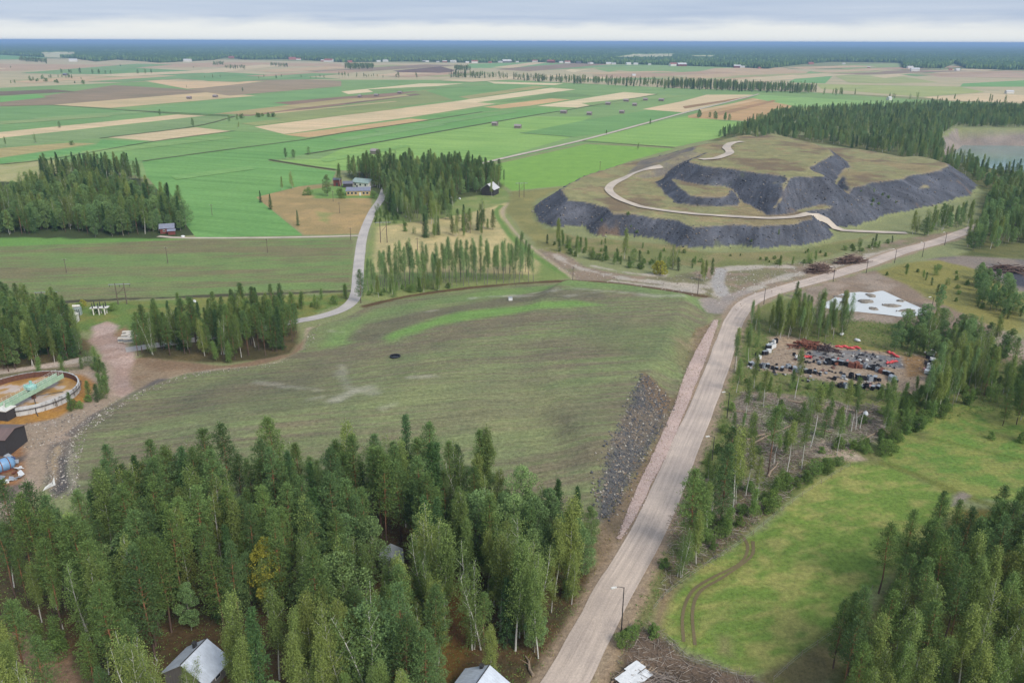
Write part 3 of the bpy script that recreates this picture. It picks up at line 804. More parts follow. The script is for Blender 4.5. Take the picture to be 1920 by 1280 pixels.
# ---- far fields, traced and laid on the flat plain
GREEN, GREEN2, LIME = (116, 164, 96), (130, 164, 104), (138, 180, 98)
TAN, PALE, BROWN, OLIVE, DULL = (212, 194, 160), (220, 206, 172), (146, 128, 108), (146, 160, 108), (150, 138, 112)
FF = [
 ([(-500, 122), (0, 110), (420, 112), (640, 117), (1000, 119), (1280, 125), (1500, 130), (1920, 134), (2400, 140), (2400, 196), (1920, 192), (1500, 172), (1280, 166), (950, 150), (640, 150), (300, 152), (0, 165), (-500, 190)], (188, 180, 148)),
 ([(-500, 190), (0, 165), (300, 152), (640, 150), (950, 150), (1280, 166), (1500, 172), (1920, 200), (1460, 215), (1397, 232), (1280, 274), (1100, 268), (900, 310), (690, 320), (628, 320), (505, 300), (480, 372), (567, 442), (368, 446), (280, 335), (110, 300), (-500, 330)], GREEN2),
 ([(0, 203), (80, 198), (187, 203), (330, 213), (0, 247), (-400, 300), (-400, 240)], (120, 162, 102)),
 ([(-400, 300), (0, 248), (333, 215), (387, 217), (0, 259), (-400, 314)], TAN),
 ([(-400, 316), (0, 260), (387, 218), (447, 220), (363, 238), (187, 259), (0, 277), (-400, 335)], (132, 160, 110)),
 ([(200, 258), (367, 239), (433, 246), (293, 265)], TAN),
 ([(-300, 316), (0, 278), (127, 268), (180, 269), (0, 296), (-300, 340)], (176, 166, 118)),
 ([(-300, 343), (0, 297), (180, 272), (190, 262), (287, 266), (0, 308), (-300, 356)], (110, 165, 96)),
 ([(0, 309), (287, 266), (440, 246), (530, 250), (573, 261), (267, 302), (110, 297)], (122, 166, 98)),
 ([(267, 303), (573, 262), (640, 251), (803, 227), (900, 213), (1010, 202), (1080, 205), (993, 217), (750, 259), (640, 277), (520, 299), (500, 301), (630, 322), (620, 342), (560, 350), (480, 370), (567, 441), (368, 446), (275, 330)], (114, 166, 94)),
 ([(600, 298), (640, 280), (993, 219), (1110, 219), (1090, 228), (973, 250), (1072, 257), (905, 305), (690, 320), (632, 319), (512, 301)], LIME),
 ([(975, 250), (1100, 225), (1233, 204), (1278, 212), (1132, 250), (1076, 257)], (116, 162, 98)),
 ([(1092, 264), (1250, 225), (1285, 218), (1397, 231), (1350, 258), (1265, 276)], LIME),
 ([(1205, 205), (1280, 190), (1325, 178), (1413, 178), (1280, 211)], TAN),
 ([(1290, 217), (1427, 180), (1503, 192), (1440, 220), (1407, 228), (1290, 221)], (190, 160, 118)),
 ([(1410, 184), (1423, 178), (1760, 197), (1760, 203), (1493, 200)], (142, 182, 112)),
 ([(477, 238), (640, 217), (857, 190), (930, 195), (770, 220), (640, 237), (533, 252)], TAN),
 ([(533, 253), (640, 240), (770, 223), (803, 225), (640, 250), (577, 258)], (200, 172, 130)),
 ([(770, 222), (907, 202), (940, 205), (803, 224)], GREEN),
 ([(853, 190), (1033, 165), (1080, 168), (890, 193)], PALE),
 ([(907, 201), (967, 193), (1033, 185), (1070, 187), (990, 199), (940, 204)], (206, 176, 132)),
 ([(1008, 199), (1170, 173), (1233, 177), (1083, 202)], PALE),
 ([(933, 193), (1047, 172), (1117, 180), (1030, 185)], (120, 152, 98)),
 ([(640, 172), (787, 157), (870, 157), (653, 177)], PALE),
 ([(513, 193), (640, 182), (780, 171), (800, 172), (640, 198), (467, 218), (437, 217), (567, 200)], (148, 126, 110)),
 ([(500, 217), (640, 200), (800, 168), (1000, 158), (870, 185), (640, 214), (530, 225)], (142, 156, 104)),
 ([(797, 170), (953, 152), (1053, 157), (1033, 163), (857, 190)], (122, 162, 100)),
 ([(913, 153), (1057, 157), (1040, 160), (927, 157)], PALE),
 ([(233, 207), (410, 187), (640, 163), (640, 180), (513, 193), (573, 200), (433, 217)], (124, 166, 106)),
 ([(100, 197), (393, 173), (480, 180), (207, 203)], (202, 184, 146)),
 ([(-400, 230), (20, 190), (213, 160), (333, 167), (393, 173), (100, 197), (0, 200), (-400, 260)], (150, 136, 114)),
 ([(223, 143), (333, 152), (500, 152), (410, 163), (350, 167)], (214, 188, 152)),
 ([(333, 150), (520, 147), (640, 152), (640, 162), (430, 180), (350, 168), (500, 153)], (160, 146, 122)),
 ([(0, 182), (67, 177), (87, 183), (0, 192)], (116, 176, 96)),
 ([(40, 138), (210, 131), (240, 127), (500, 140), (640, 148), (400, 152), (200, 140)], (122, 162, 108)),
 ([(-300, 140), (0, 120), (220, 122), (440, 117), (640, 120), (640, 124), (200, 128), (0, 134)], (190, 166, 140)),
 ([(0, 100), (100, 106), (60, 112), (0, 112)], (120, 166, 106)),
 ([(1280, 145), (1340, 128), (1467, 127), (1520, 137), (1433, 155)], (196, 174, 144)),
 ([(1477, 155), (1520, 133), (1567, 137), (1547, 157)], (122, 170, 108)),
 ([(1560, 140), (1690, 143), (1760, 155), (1640, 157), (1590, 155)], (166, 176, 122)),
 ([(1530, 158), (1800, 163), (1847, 173), (1730, 182), (1540, 167)], (166, 178, 118)),
 ([(1730, 183), (1847, 175), (1980, 182), (1980, 196), (1780, 189)], TAN),
 ([(1805, 157), (1980, 148), (1980, 163), (1800, 163)], (124, 172, 108)),
 ([(1570, 122), (1690, 119), (1690, 127), (1640, 134), (1580, 130)], (150, 170, 116)),
 ([(1700, 130), (1980, 140), (1980, 147), (1760, 145)], (188, 166, 146)),
 ([(737, 133), (827, 125), (853, 132), (830, 143), (753, 137)], (122, 104, 96)),
 ([(700, 142), (830, 143), (820, 137), (745, 136)], (204, 184, 156)),
 ([(880, 120), (1000, 117), (1060, 120), (960, 128), (870, 128)], (128, 170, 112)),
 ([(920, 127), (1000, 117), (1025, 118), (960, 128)], (206, 190, 156)),
 ([(1100, 126), (1170, 119), (1450, 127), (1340, 128), (1280, 140), (1140, 135)], (140, 172, 112)),
 ([(1060, 133), (1110, 120), (1150, 121), (1075, 136)], PALE),
 ([(1160, 132), (1280, 145), (1430, 156), (1280, 155), (1120, 140)], (176, 170, 130)),
 ([(640, 124), (740, 120), (840, 122), (720, 131), (640, 133)], (198, 180, 148)),
]
for i, (pp, c) in enumerate(FF):
    pw = PW(pp)
    sheet('field', pw, 0.02 + 0.004 * i, M['field'], None, color=alb(c, 0.92))
# strips inside the wide fields
STR = [([(400, 214), (640, 186), (700, 184), (470, 216)], (176, 164, 120)), ([(60, 222), (280, 206), (300, 209), (80, 228)], (136, 168, 112)), ([(450, 232), (700, 204), (760, 203), (480, 236)], (150, 164, 108)), ([(150, 284), (420, 256), (440, 259), (170, 291)], (132, 170, 104)), ([(620, 262), (820, 232), (840, 234), (640, 266)], (126, 168, 108)),
       ([(860, 182), (1000, 162), (1030, 163), (880, 186)], (168, 166, 116)), ([(690, 168), (900, 158), (920, 160), (700, 173)], (132, 162, 104)), ([(1090, 194), (1250, 178), (1290, 180), (1110, 199)], (140, 168, 108)), ([(1280, 200), (1400, 182), (1404, 184), (1284, 204)], (160, 132, 100)), ([(1310, 206), (1420, 186), (1424, 188), (1316, 211)], (206, 180, 140)),
       ([(1340, 212), (1450, 188), (1456, 190), (1350, 217)], (170, 140, 106)), ([(640, 191), (780, 176), (790, 178), (650, 196)], (132, 116, 104)), ([(0, 228), (200, 216), (210, 219), (0, 234)], (142, 166, 112)), ([(-100, 176), (100, 168), (140, 172), (-80, 184)], (128, 116, 100)), ([(500, 206), (760, 178), (768, 180), (510, 209)], (180, 170, 128)), ([(510, 212), (740, 190), (746, 191), (516, 214)], (186, 176, 134)),
       ([(1450, 204), (1700, 199), (1720, 203), (1460, 209)], (150, 164, 108)), ([(600, 300), (760, 272), (770, 275), (610, 305)], (130, 174, 98)), ([(320, 330), (470, 312), (478, 318), (330, 338)], (124, 172, 100)), ([(700, 246), (960, 208), (975, 210), (720, 250)], (124, 166, 104))]
for i, (pp, c) in enumerate(STR): sheet('field', PW(pp), 0.235 + 0.003 * i, M['field'], None, color=alb(c, 0.92))
# narrow strips that break up the farthest fields
for i in range(46):
    px = rng.uniform(-150, 1950); py = rng.uniform(121, 149)
    c = [(200, 178, 146), (130, 164, 112), (168, 172, 126), (184, 160, 136), (152, 136, 118), (206, 192, 160)][rng.integers(6)]
    w_ = rng.uniform(40, 150); hgt = rng.uniform(1.4, 4.0); sl = -rng.uniform(0.02, 0.07)
    sheet('field', PW([(px - w_, py - sl * w_), (px + w_ * 0.6, py + sl * w_), (px + w_ * 1.1, py + sl * w_ + hgt * .6), (px - w_ * 0.5, py - sl * w_ + hgt)]), 0.30 + 0.003 * i, M['field'], None, color=alb(c, 0.92))

# ------------------------------------------------------------------ roads, lanes, ditches
def ribbon(name, line, width, mat, off=0.07, label=None, step=2.0, cols=6, wob=0.25, kind='structure', z0=None):
    c = smooth(line, step)
    t = np.gradient(c, axis=0); t /= np.linalg.norm(t, axis=1)[:, None] + 1e-9
    n = np.stack([-t[:, 1], t[:, 0]], 1)
    s = np.concatenate([[0], np.cumsum(np.linalg.norm(np.diff(c, axis=0), axis=1))])
    u = np.linspace(-0.5, 0.5, cols + 1)
    wl = width * (1 + wob * fbm(s, s * 0 + 3, 9, 91)); wr = width * (1 + wob * fbm(s, s * 0 + 9, 9, 92))
    V = []; lane = []
    for k in u:
        ww = np.where(k < 0, wl, wr)
        p = c + n * (k * ww)[:, None]
        z = HV(p[:, 0], p[:, 1]) + off
        V.append(np.stack([p[:, 0], p[:, 1], z], 1)); lane.append(np.stack([s * 0 + k, s / width, s * 0], 1))
    V = np.stack(V, 1).reshape(-1, 3); lane = np.stack(lane, 1).reshape(-1, 3)
    nR, nC = len(c), cols + 1
    a, b = np.meshgrid(np.arange(nC - 1), np.arange(nR - 1))
    q = (b * nC + a).ravel()
    me = np_mesh(name, V, np.stack([q, q + nC, q + nC + 1, q + 1], 1)[:, ::-1], mat, True)
    at = me.attributes.new('lane', 'FLOAT_VECTOR', 'POINT'); at.data.foreach_set('vector', lane.astype(np.float32).ravel())
    o = obj(name, me); tag(o, label, None, None, kind)
    return o

MAIN_PX = [(930, 1460), (1058, 1280), (1102, 1200), (1140, 1125), (1185, 1050), (1231, 965), (1282, 845), (1318, 760), (1345, 690), (1362, 640), (1380, 595), (1408, 565), (1461, 544), (1551, 519), (1624, 496), (1690, 472), (1752, 455), (1800, 438), (1835, 424), (1880, 405)]
ribbon('road', PW(MAIN_PX), 6.6, M['road'], 0.09, 'wide gravel road curving from the bottom edge to the waste rock hill', cols=12, wob=0.14)
ribbon('lane', PW([(722, 352), (715, 372), (697, 400), (681, 440), (674, 485), (671, 520), (668, 550), (656, 570), (632, 584), (590, 596), (555, 602), (480, 618), (380, 634), (300, 646), (236, 656)]), 4.6, M['lane'], 0.09, 'pale lane running down from the farm past the sown field', wob=0.1)
ribbon('track', PW([(297, 443), (345, 446), (480, 446), (600, 444), (676, 442)]), 2.8, M['track'], 0.10, 'narrow dirt track along the top of the sown field', step=4)
ribbon('track', PW([(893, 310), (960, 294), (1040, 276), (1137, 252), (1280, 213), (1360, 193), (1423, 177)]), 5.0, M['track'], 0.50, 'straight farm track between the bright green fields', step=20)
ribbon('path', PW([(505, 300), (530, 304), (580, 312), (630, 319)]), 3.0, M['ditch'], 0.49, 'dark field path by three small trees', step=8)
hp = [(1700, 438), (1640, 436), (1580, 433), (1535, 428)]
pts = [P(*p) for p in hp] + [P(p[0], p[1], z) for p, z in (((1480, 420), 5.5), ((1400, 409), 8.6), ((1300, 402), 8.6), ((1220, 392), 8.6), ((1165, 377), 8.6), ((1142, 360), 8.8), ((1150, 345), 9.0), ((1185, 329), 9.4), ((1240, 320), 11)) ]
ribbon('track', np.array(pts), 5.0, M['track'], 0.45, 'pale haul track winding up the lower terrace of the waste rock hill', step=3, wob=0.1)
pts = [P(p[0], p[1], z) for p, z in (((1312, 308), 19.5), ((1345, 300), 21), ((1368, 289), 21.5), ((1362, 278), 21.5), ((1372, 270), 21.5), ((1392, 267), 21.5))]
ribbon('track', np.array(pts), 5.6, M['track'], 0.5, 'short bend of haul track on the grassy top of the hill', step=3, wob=0.1)
for ln, w_, o_, lb in (([(267, 303), (420, 282), (573, 262), (640, 250), (803, 226), (905, 210)], 2.2, 0.46, 'long weedy ditch between the upper green fields'), ([(572, 290), (640, 279), (750, 260), (993, 218), (1080, 204), (1233, 177)], 2.8, 0.47, 'long weedy ditch past the field barns'),
                   ([(0, 309), (110, 297), (287, 266), (440, 246)], 2.2, 0.46, 'weedy ditch below the yellow field'), ([(187, 260), (363, 238), (440, 219)], 2.6, 0.48, 'weedy ditch beside the tan diamond field'), ([(1092, 265), (1180, 271), (1265, 277)], 2.4, 0.49, 'dark ditch crossing the bright green fields'),
                   ([(975, 250), (1072, 257)], 1.8, 0.49, 'short dark ditch near the field barns'), ([(0, 200), (100, 198), (330, 214), (440, 219)], 2.6, 0.48, 'ditch along the brown field'), ([(0, 260), (187, 259)], 0.1, 0.3, None), ([(233, 207), (430, 217)], 2.6, 0.48, 'ditch between far green fields')):
    if lb: ribbon('ditch', PW(ln), w_, M['ditch'], o_, lb, step=25, wob=0.5, cols=2)
M['rut'] = mat_gravel('rut_earth', (116, 104, 74))
for i, tr in enumerate(([(1394, 1008), (1402, 1028), (1388, 1056), (1338, 1082), (1298, 1108), (1280, 1150), (1283, 1202)], [(1412, 1016), (1408, 1044), (1360, 1080), (1312, 1110), (1298, 1150), (1304, 1208)])):
    ribbon('tyre_rut', PW(tr), 0.6, M['rut'], 0.05, ['outer curved tyre rut in the meadow', 'inner curved tyre rut in the meadow', 'faint tyre rut along the meadow fringe'][i], step=0.8, cols=2, wob=1.1)
# strip of pink crushed stone beside the road
PINK_L = [(1160, 1008), (1174, 964), (1200, 905), (1227, 847), (1265, 760), (1286, 697), (1315, 639), (1338, 600)]
PINK_R = [(1163, 1009), (1192, 968), (1223, 905), (1253, 847), (1295, 745), (1325, 669), (1345, 609), (1347, 600)]
pl, pr = smooth(PW(PINK_L), 2), smooth(PW(PINK_R), 2)
nn = 120
pl = pl[np.linspace(0, len(pl) - 1, nn).astype(int)]; pr = pr[np.linspace(0, len(pr) - 1, nn).astype(int)]
V = []
for k in np.linspace(0, 1, 7):
    p = pl * (1 - k) + pr * k
    p = p + np.stack([0.5 * fbm(p[:, 0], p[:, 1], 3, 95), p[:, 0] * 0], 1)
    V.append(np.stack([p[:, 0], p[:, 1], HV(p[:, 0], p[:, 1]) + 0.10 + 0.08 * (1 - (2 * k - 1) ** 2)], 1))
V = np.stack(V, 1).reshape(-1, 3)
a, b = np.meshgrid(np.arange(6), np.arange(nn - 1)); q = (b * 7 + a).ravel()
o = obj('gravel_bed', np_mesh('gravel_bed', V, np.stack([q, q + 1, q + 8, q + 7], 1), M['pinkgravel'], True))
tag(o, 'pink crushed stone bed running beside the gravel road', None, None, 'structure')

# ------------------------------------------------------------------ tree kinds
def unit(v): return v / (np.linalg.norm(v, axis=-1, keepdims=True) + 1e-9)

def leaf_mesh(name, C, Dr, Ln, Wd, mat, g, flat=None):
    """kite shaped leaf sprays: base point, direction, length, width"""
    n = len(C); Dr = unit(Dr)
    r = unit(g.normal(size=(n, 3))) if flat is None else unit(flat + 0.5 * g.normal(size=(n, 3)))
    sd = unit(np.cross(Dr, r)); Ln = np.broadcast_to(Ln, n)[:, None]; Wd = np.broadcast_to(Wd, n)[:, None]
    mid = C + Dr * Ln * 0.5
    V = np.stack([C, mid + sd * Wd / 2, C + Dr * Ln, mid - sd * Wd / 2], 1).reshape(-1, 3)
    F = np.arange(n * 4).reshape(n, 4)
    me = np_mesh(name, V, F, mat)
    a = me.attributes.new('tint', 'FLOAT', 'POINT')
    a.data.foreach_set('value', np.repeat(g.random(n), 4).astype(np.float32))
    return me

def trunk_mesh(name, stems, limbs, mat, ns=6):
    b = MB()
    for pts, rad in stems: b.tube(pts, rad, ns, cap=False)
    for p0, p1, r0 in limbs: b.tube([p0, p1], [r0, r0 * 0.3], 3, cap=False)
    return b.mesh(name, mat, True)

def tufts(anchors, outd, per, g, spread, ln, wd, up=0.3):
    """clumps of sprays at the anchor points"""
    n = len(anchors)
    C = np.repeat(anchors, per, 0) + g.normal(size=(n * per, 3)) * spread
    Dr = np.repeat(outd, per, 0) * 0.6 + unit(g.normal(size=(n * per, 3))) + np.array([0, 0, up])
    return C, Dr, ln * g.uniform(0.6, 1.25, n * per), wd * g.uniform(0.7, 1.2, n * per)

def pine(seed, Ht=17.0, Rm=2.1, cb=0.38):
    g = np.random.default_rng(seed)
    lean = g.normal(size=2) * 0.25
    def ax(z): t = z / Ht; return np.array([lean[0] * t * t + 0.12 * math.sin(z * 0.5 + seed), lean[1] * t * t, z])
    zs = np.linspace(0, Ht * 0.98, 9)
    stem = [([ax(z) for z in zs], [max(0.02, 0.19 * (1 - z / Ht) ** 0.8) for z in zs])]
    A, O, limbs = [], [], []
    z = Ht * cb; a0 = g.uniform(0, 6)
    lop = g.uniform(0, 6.28)
    while z < Ht - 0.3:
        t = (z - Ht * cb) / (Ht * (1 - cb))
        k = g.integers(4, 6)
        for i in range(k):
            a = a0 + i * 2 * math.pi / k + g.normal() * 0.25
            Lb = Rm * (0.1 + 0.92 * max(0.0, 1 - t ** 1.5) ** 0.8) * (0.6 + 0.4 * min(1, t / 0.3)) * g.uniform(0.6, 1.2) * (1 + 0.18 * math.cos(a - lop))
            el = math.radians(4 + 42 * t + g.normal() * 8)
            dv = np.array([math.cos(a) * math.cos(el), math.sin(a) * math.cos(el), math.sin(el)])
            p0 = ax(z)
            if g.random() < 0.6: limbs.append((p0, p0 + dv * Lb * 0.8, 0.045 * (1 - 0.6 * t)))
            m = max(2, int(Lb / 0.42))
            for s in np.linspace(0.38, 1.0, m):
                side = np.array([-dv[1], dv[0], 0]) * g.normal() * 0.28 * Lb * s
                A.append(p0 + dv * Lb * s + side + np.array([0, 0, 0.1 * Lb * s * s])); O.append(dv)
        a0 += 0.7; z += g.uniform(0.42, 0.6) * (1 - 0.25 * t)
    A.append(ax(Ht * 0.98)); O.append(np.array([0, 0, 1.0]))
    C, Dr, ln, wd = tufts(np.array(A), np.array(O), 13, g, 0.19, 0.42, 0.105, 0.4)
    return trunk_mesh('trunk', stem, limbs, M['pine_bark']), leaf_mesh('crown', C, Dr, ln, wd, M['pine_leaf'], g)

def spruce(seed, Ht=17.0, Rm=2.0, cb=0.05):
    g = np.random.default_rng(seed)
    zs = np.linspace(0, Ht, 8)
    stem = [([(0, 0, z) for z in zs], [max(0.02, 0.2 * (1 - z / Ht)) for z in zs])]
    A, O, limbs = [], [], []
    z = Ht * cb
    while z < Ht - 0.2:
        t = (z - Ht * cb) / (Ht * (1 - cb))
        k = 6
        for i in range(k):
            a = g.uniform(0, 6.28)
            Lb = (Rm * (1 - t) ** 0.85 + 0.12) * g.uniform(0.7, 1.12)
            el = math.radians(-22 + 45 * t + g.normal() * 5)
            dv = np.array([math.cos(a) * math.cos(el), math.sin(a) * math.cos(el), math.sin(el)])
            if g.random() < 0.3: limbs.append((np.array([0, 0, z]), np.array([0, 0, z]) + dv * Lb * 0.8, 0.03))
            m = max(2, int(Lb / 0.4))
            for s in np.linspace(0.3, 1.0, m):
                A.append(np.array([0, 0, z]) + dv * Lb * s + np.array([-dv[1], dv[0], 0]) * g.normal() * 0.12 * Lb + np.array([0, 0, 0.12 * Lb * s * s])); O.append(dv)
        z += 0.45 - 0.12 * t
    A.append(np.array([0, 0, Ht - 0.4])); O.append(np.array([0, 0, 1.0]))
    C, Dr, ln, wd = tufts(np.array(A), np.array(O), 9, g, 0.14, 0.4, 0.12, -0.35)
    return trunk_mesh('trunk', stem, limbs, M['spruce_bark']), leaf_mesh('crown', C, Dr, ln, wd, M['spruce_leaf'], g)

def birch(seed, Ht=17.0, Rm=2.3, cb=0.25, n_leaf=7500, leaf=0.23, stems=1, mat='birch_leaf', bark='birch_bark', top=0.55, dense=1.0):
    g = np.random.default_rng(seed)
    ST, A, O, limbs = [], [], [], []
    for s_ in range(stems):
        ln_ = g.normal(size=2) * (0.5 if stems == 1 else 1.3); off = g.normal(size=2) * (0.0 if stems == 1 else 0.5)
        Hs = Ht * (1 if s_ == 0 else g.uniform(0.75, 0.98))
        def ax(z): t = z / Hs; return np.array([off[0] + ln_[0] * t + 0.2 * math.sin(z * 0.4 + seed), off[1] + ln_[1] * t + 0.15 * math.cos(z * 0.35), z])
        zs = np.linspace(0, Hs * 0.97, 9)
        ST.append(([ax(z) for z in zs], [max(0.02, 0.15 * (Hs / 17) * (1 - z / Hs) ** 0.9) for z in zs]))
        nb = int(46 * dense / stems ** 0.4)
        for i in range(nb):
            t = (i + g.uniform(-.4, .4)) / nb; t = min(max(t, 0), 1)
            z = Hs * (cb + (1 - cb) * t * 0.97)
            prof = math.sqrt(max(0.02, 1 - (abs(t - 0.36) / (0.66 if t > 0.36 else 0.52)) ** 2))
            Lb = Rm * max(0.12, prof) * g.uniform(0.55, 1.15)
            a = i * 2.4 + g.normal() * 0.5; el = math.radians(38 + 25 * t)
            dv = np.array([math.cos(a) * math.cos(el), math.sin(a) * math.cos(el), math.sin(el)])
            p0 = ax(z)
            if g.random() < 0.5: limbs.append((p0, p0 + dv * Lb * 0.8, 0.035))
            for s in np.linspace(0.3, 1.0, max(2, int(Lb / 0.45))):
                droop = -0.75 * Lb * s * s
                A.append(p0 + dv * Lb * s + np.array([0, 0, droop]) + g.normal(size=3) * 0.18); O.append(np.array([dv[0] * .4, dv[1] * .4, -0.8]))
    A.append(ax(Hs * 0.98)); O.append(np.array([0, 0, 0.4]))
    A = np.array(A); O = np.array(O)
    per = max(3, n_leaf // len(A))
    C = np.repeat(A, per, 0) + g.normal(size=(len(A) * per, 3)) * np.array([0.26, 0.26, 0.42])
    Dr = np.repeat(O, per, 0) * 0.7 + unit(g.normal(size=(len(A) * per, 3)))
    return trunk_mesh('trunk', ST, limbs, M[bark], 5), leaf_mesh('crown', C, Dr, leaf * g.uniform(0.6, 1.2, len(C)), leaf * 0.62 * g.uniform(0.7, 1.2, len(C)), M[mat], g)

def broad(seed, Ht=14.0, Rm=3.2, cb=0.2, n_leaf=7500, leaf=0.28, mat='aspen_leaf', lobes=16, bark='grey_bark'):
    """rounded broadleaf: uneven leaf masses carried on forking limbs"""
    g = np.random.default_rng(seed)
    stem = [([(0, 0, 0), (0.1, 0, Ht * 0.3), (g.normal() * .2, g.normal() * .2, Ht * 0.6), (0, 0, Ht * 0.9)], [0.2 * Ht / 14, 0.15 * Ht / 14, 0.09, 0.03])]
    L_, limbs = [], []
    for i in range(lobes):
        t = (i + 0.5) / lobes; z = Ht * (cb + (0.93 - cb) * t)
        pr = math.sin(math.pi * min(0.98, 0.18 + 0.8 * t)) ** 0.7
        a = i * 2.4 + g.normal() * .4; rr = Rm * pr * g.uniform(0.35, 0.85)
        c = np.array([math.cos(a) * rr, math.sin(a) * rr, z]); L_.append((c, g.uniform(0.28, 0.5) * Rm * (0.6 + 0.5 * pr)))
        limbs.append((np.array([0, 0, z * 0.72]), c, 0.06))
    Cs, Ds = [], []
    per = n_leaf // lobes
    for c, r in L_:
        d = unit(g.normal(size=(per, 3))); q = g.uniform(0.45, 1.08, per) ** 0.6
        Cs.append(c + d * (r * q)[:, None] * np.array([1, 1, 0.85])); Ds.append(d * 0.8 + unit(g.normal(size=(per, 3))))
    C = np.concatenate(Cs); Dr = np.concatenate(Ds); C[:, 2] = np.maximum(C[:, 2], 0.1)
    return trunk_mesh('trunk', stem, limbs, M[bark], 5), leaf_mesh('crown', C, Dr, leaf * g.uniform(0.6, 1.2, len(C)), leaf * 0.7 * g.uniform(0.7, 1.2, len(C)), M[mat], g)

M['pine_leaf'] = mat_leaf('pine_needles', (118, 142, 80), (98, 124, 80), 0.34, 0.2)
M['spruce_leaf'] = mat_leaf('spruce_needles', (78, 106, 62), (86, 114, 74), 0.3, 0.15)
M['birch_leaf'] = mat_leaf('birch_leaves', (150, 162, 92), (124, 148, 88), 0.3, 0.3)
M['birch_yellow'] = mat_leaf('yellowing_leaves', (174, 170, 76), (160, 158, 80), 0.35, 0.3)
M['aspen_leaf'] = mat_leaf('aspen_leaves', (138, 162, 104), (122, 152, 102), 0.38, 0.25)
M['shrub_leaf'] = mat_leaf('willow_leaves', (128, 152, 84), (114, 142, 82), 0.4, 0.25)
M['pine_bark'] = mat_bark('pine_bark', (104, 86, 76), (168, 118, 86))
M['spruce_bark'] = mat_bark('spruce_bark', (92, 82, 74), (96, 84, 74))
M['birch_bark'] = mat_bark('birch_bark', (206, 202, 192), (214, 210, 200), birch=True)
M['grey_bark'] = mat_bark('grey_bark', (136, 132, 118), (150, 146, 130))

KIND = {   # kind: (list of (trunk mesh, crown mesh, model height), object name)
 'pine': [pine(100 + i, 17, [2.6, 2.2, 2.9, 2.4, 2.8, 2.1, 2.5][i], [.36, .45, .3, .4, .22, .5, .12][i]) + (17.0,) for i in range(7)],
 'spruce': [spruce(200 + i, 17, [2.1, 1.8, 2.4][i]) + (17.0,) for i in range(3)],
 'birch': [birch(300 + i, 17, [2.7, 2.2, 3.0, 2.4, 2.0, 2.8][i], [.2, .3, .15, .36, .25, .1][i], stems=[1, 1, 2, 1, 1, 3][i], top=[.55, .6, .5, .6, .6, .55][i]) + (17.0,) for i in range(6)],
 'yellow_birch': [broad(350, 15, 3.4, .3, 7500, 0.27, 'birch_yellow', 18, 'birch_bark') + (15.0,)],
 'aspen': [birch(400 + i, 16, [1.5, 1.2, 1.7, 1.4][i], [.36, .44, .3, .5][i], 2400, 0.26, 1, 'aspen_leaf', 'grey_bark', 0.6, 1.0) + (16.0,) for i in range(4)],
 'broadleaf': [broad(500 + i, 14, [3.2, 2.7, 3.6][i], [.15, .2, .12][i]) + (14.0,) for i in range(3)],
 'pole_birch': [birch(680 + i, 15, [1.5, 1.2, 1.7][i], [.5, .6, .45][i], 2600, 0.24, 1, 'birch_leaf', 'birch_bark', 0.6, 0.7) + (15.0,) for i in range(3)],
 'sapling': [birch(600 + i, 7, [1.3, 1.0, 1.6][i], [.12, .2, .08][i], 2600, 0.22, [1, 1, 3][i], 'shrub_leaf', 'grey_bark', 0.6, 0.8) + (7.0,) for i in range(3)],
 'young_pine': [pine(650 + i, 7, [1.3, 1.1][i], .06) + (7.0,) for i in range(2)],
 'shrub': [broad(700 + i, 3.2, [1.8, 2.2, 1.5][i], .05, 2200, 0.22, 'shrub_leaf', 8) + (3.2,) for i in range(3)],
 'yellow_shrub': [broad(750, 3.2, 1.9, .05, 2200, 0.22, 'birch_yellow', 8) + (3.2,)],
}
ONAME = {'pole_birch': 'birch_tree', 'pine': 'pine_tree', 'spruce': 'spruce_tree', 'birch': 'birch_tree', 'yellow_birch': 'birch_tree', 'aspen': 'aspen_tree', 'broadleaf': 'broadleaf_tree',
         'sapling': 'birch_sapling', 'young_pine': 'young_pine', 'shrub': 'willow_shrub', 'yellow_shrub': 'willow_shrub'}
WORD = {'pole_birch': 'spindly birch', 'pine': 'pine', 'spruce': 'spruce', 'birch': 'birch', 'yellow_birch': 'yellowing birch', 'aspen': 'aspen', 'broadleaf': 'rounded broadleaf',
        'sapling': 'young birch', 'young_pine': 'young pine', 'shrub': 'bushy willow', 'yellow_shrub': 'yellowish willow bush'}
TREES = []    # (kind, x, y, height, where, label or None)
KEEPOUT = []  # (x, y, radius) kept clear for buildings

def free(x, y):
    return all((x - a) ** 2 + (y - b) ** 2 > r * r for a, b, r in KEEPOUT)

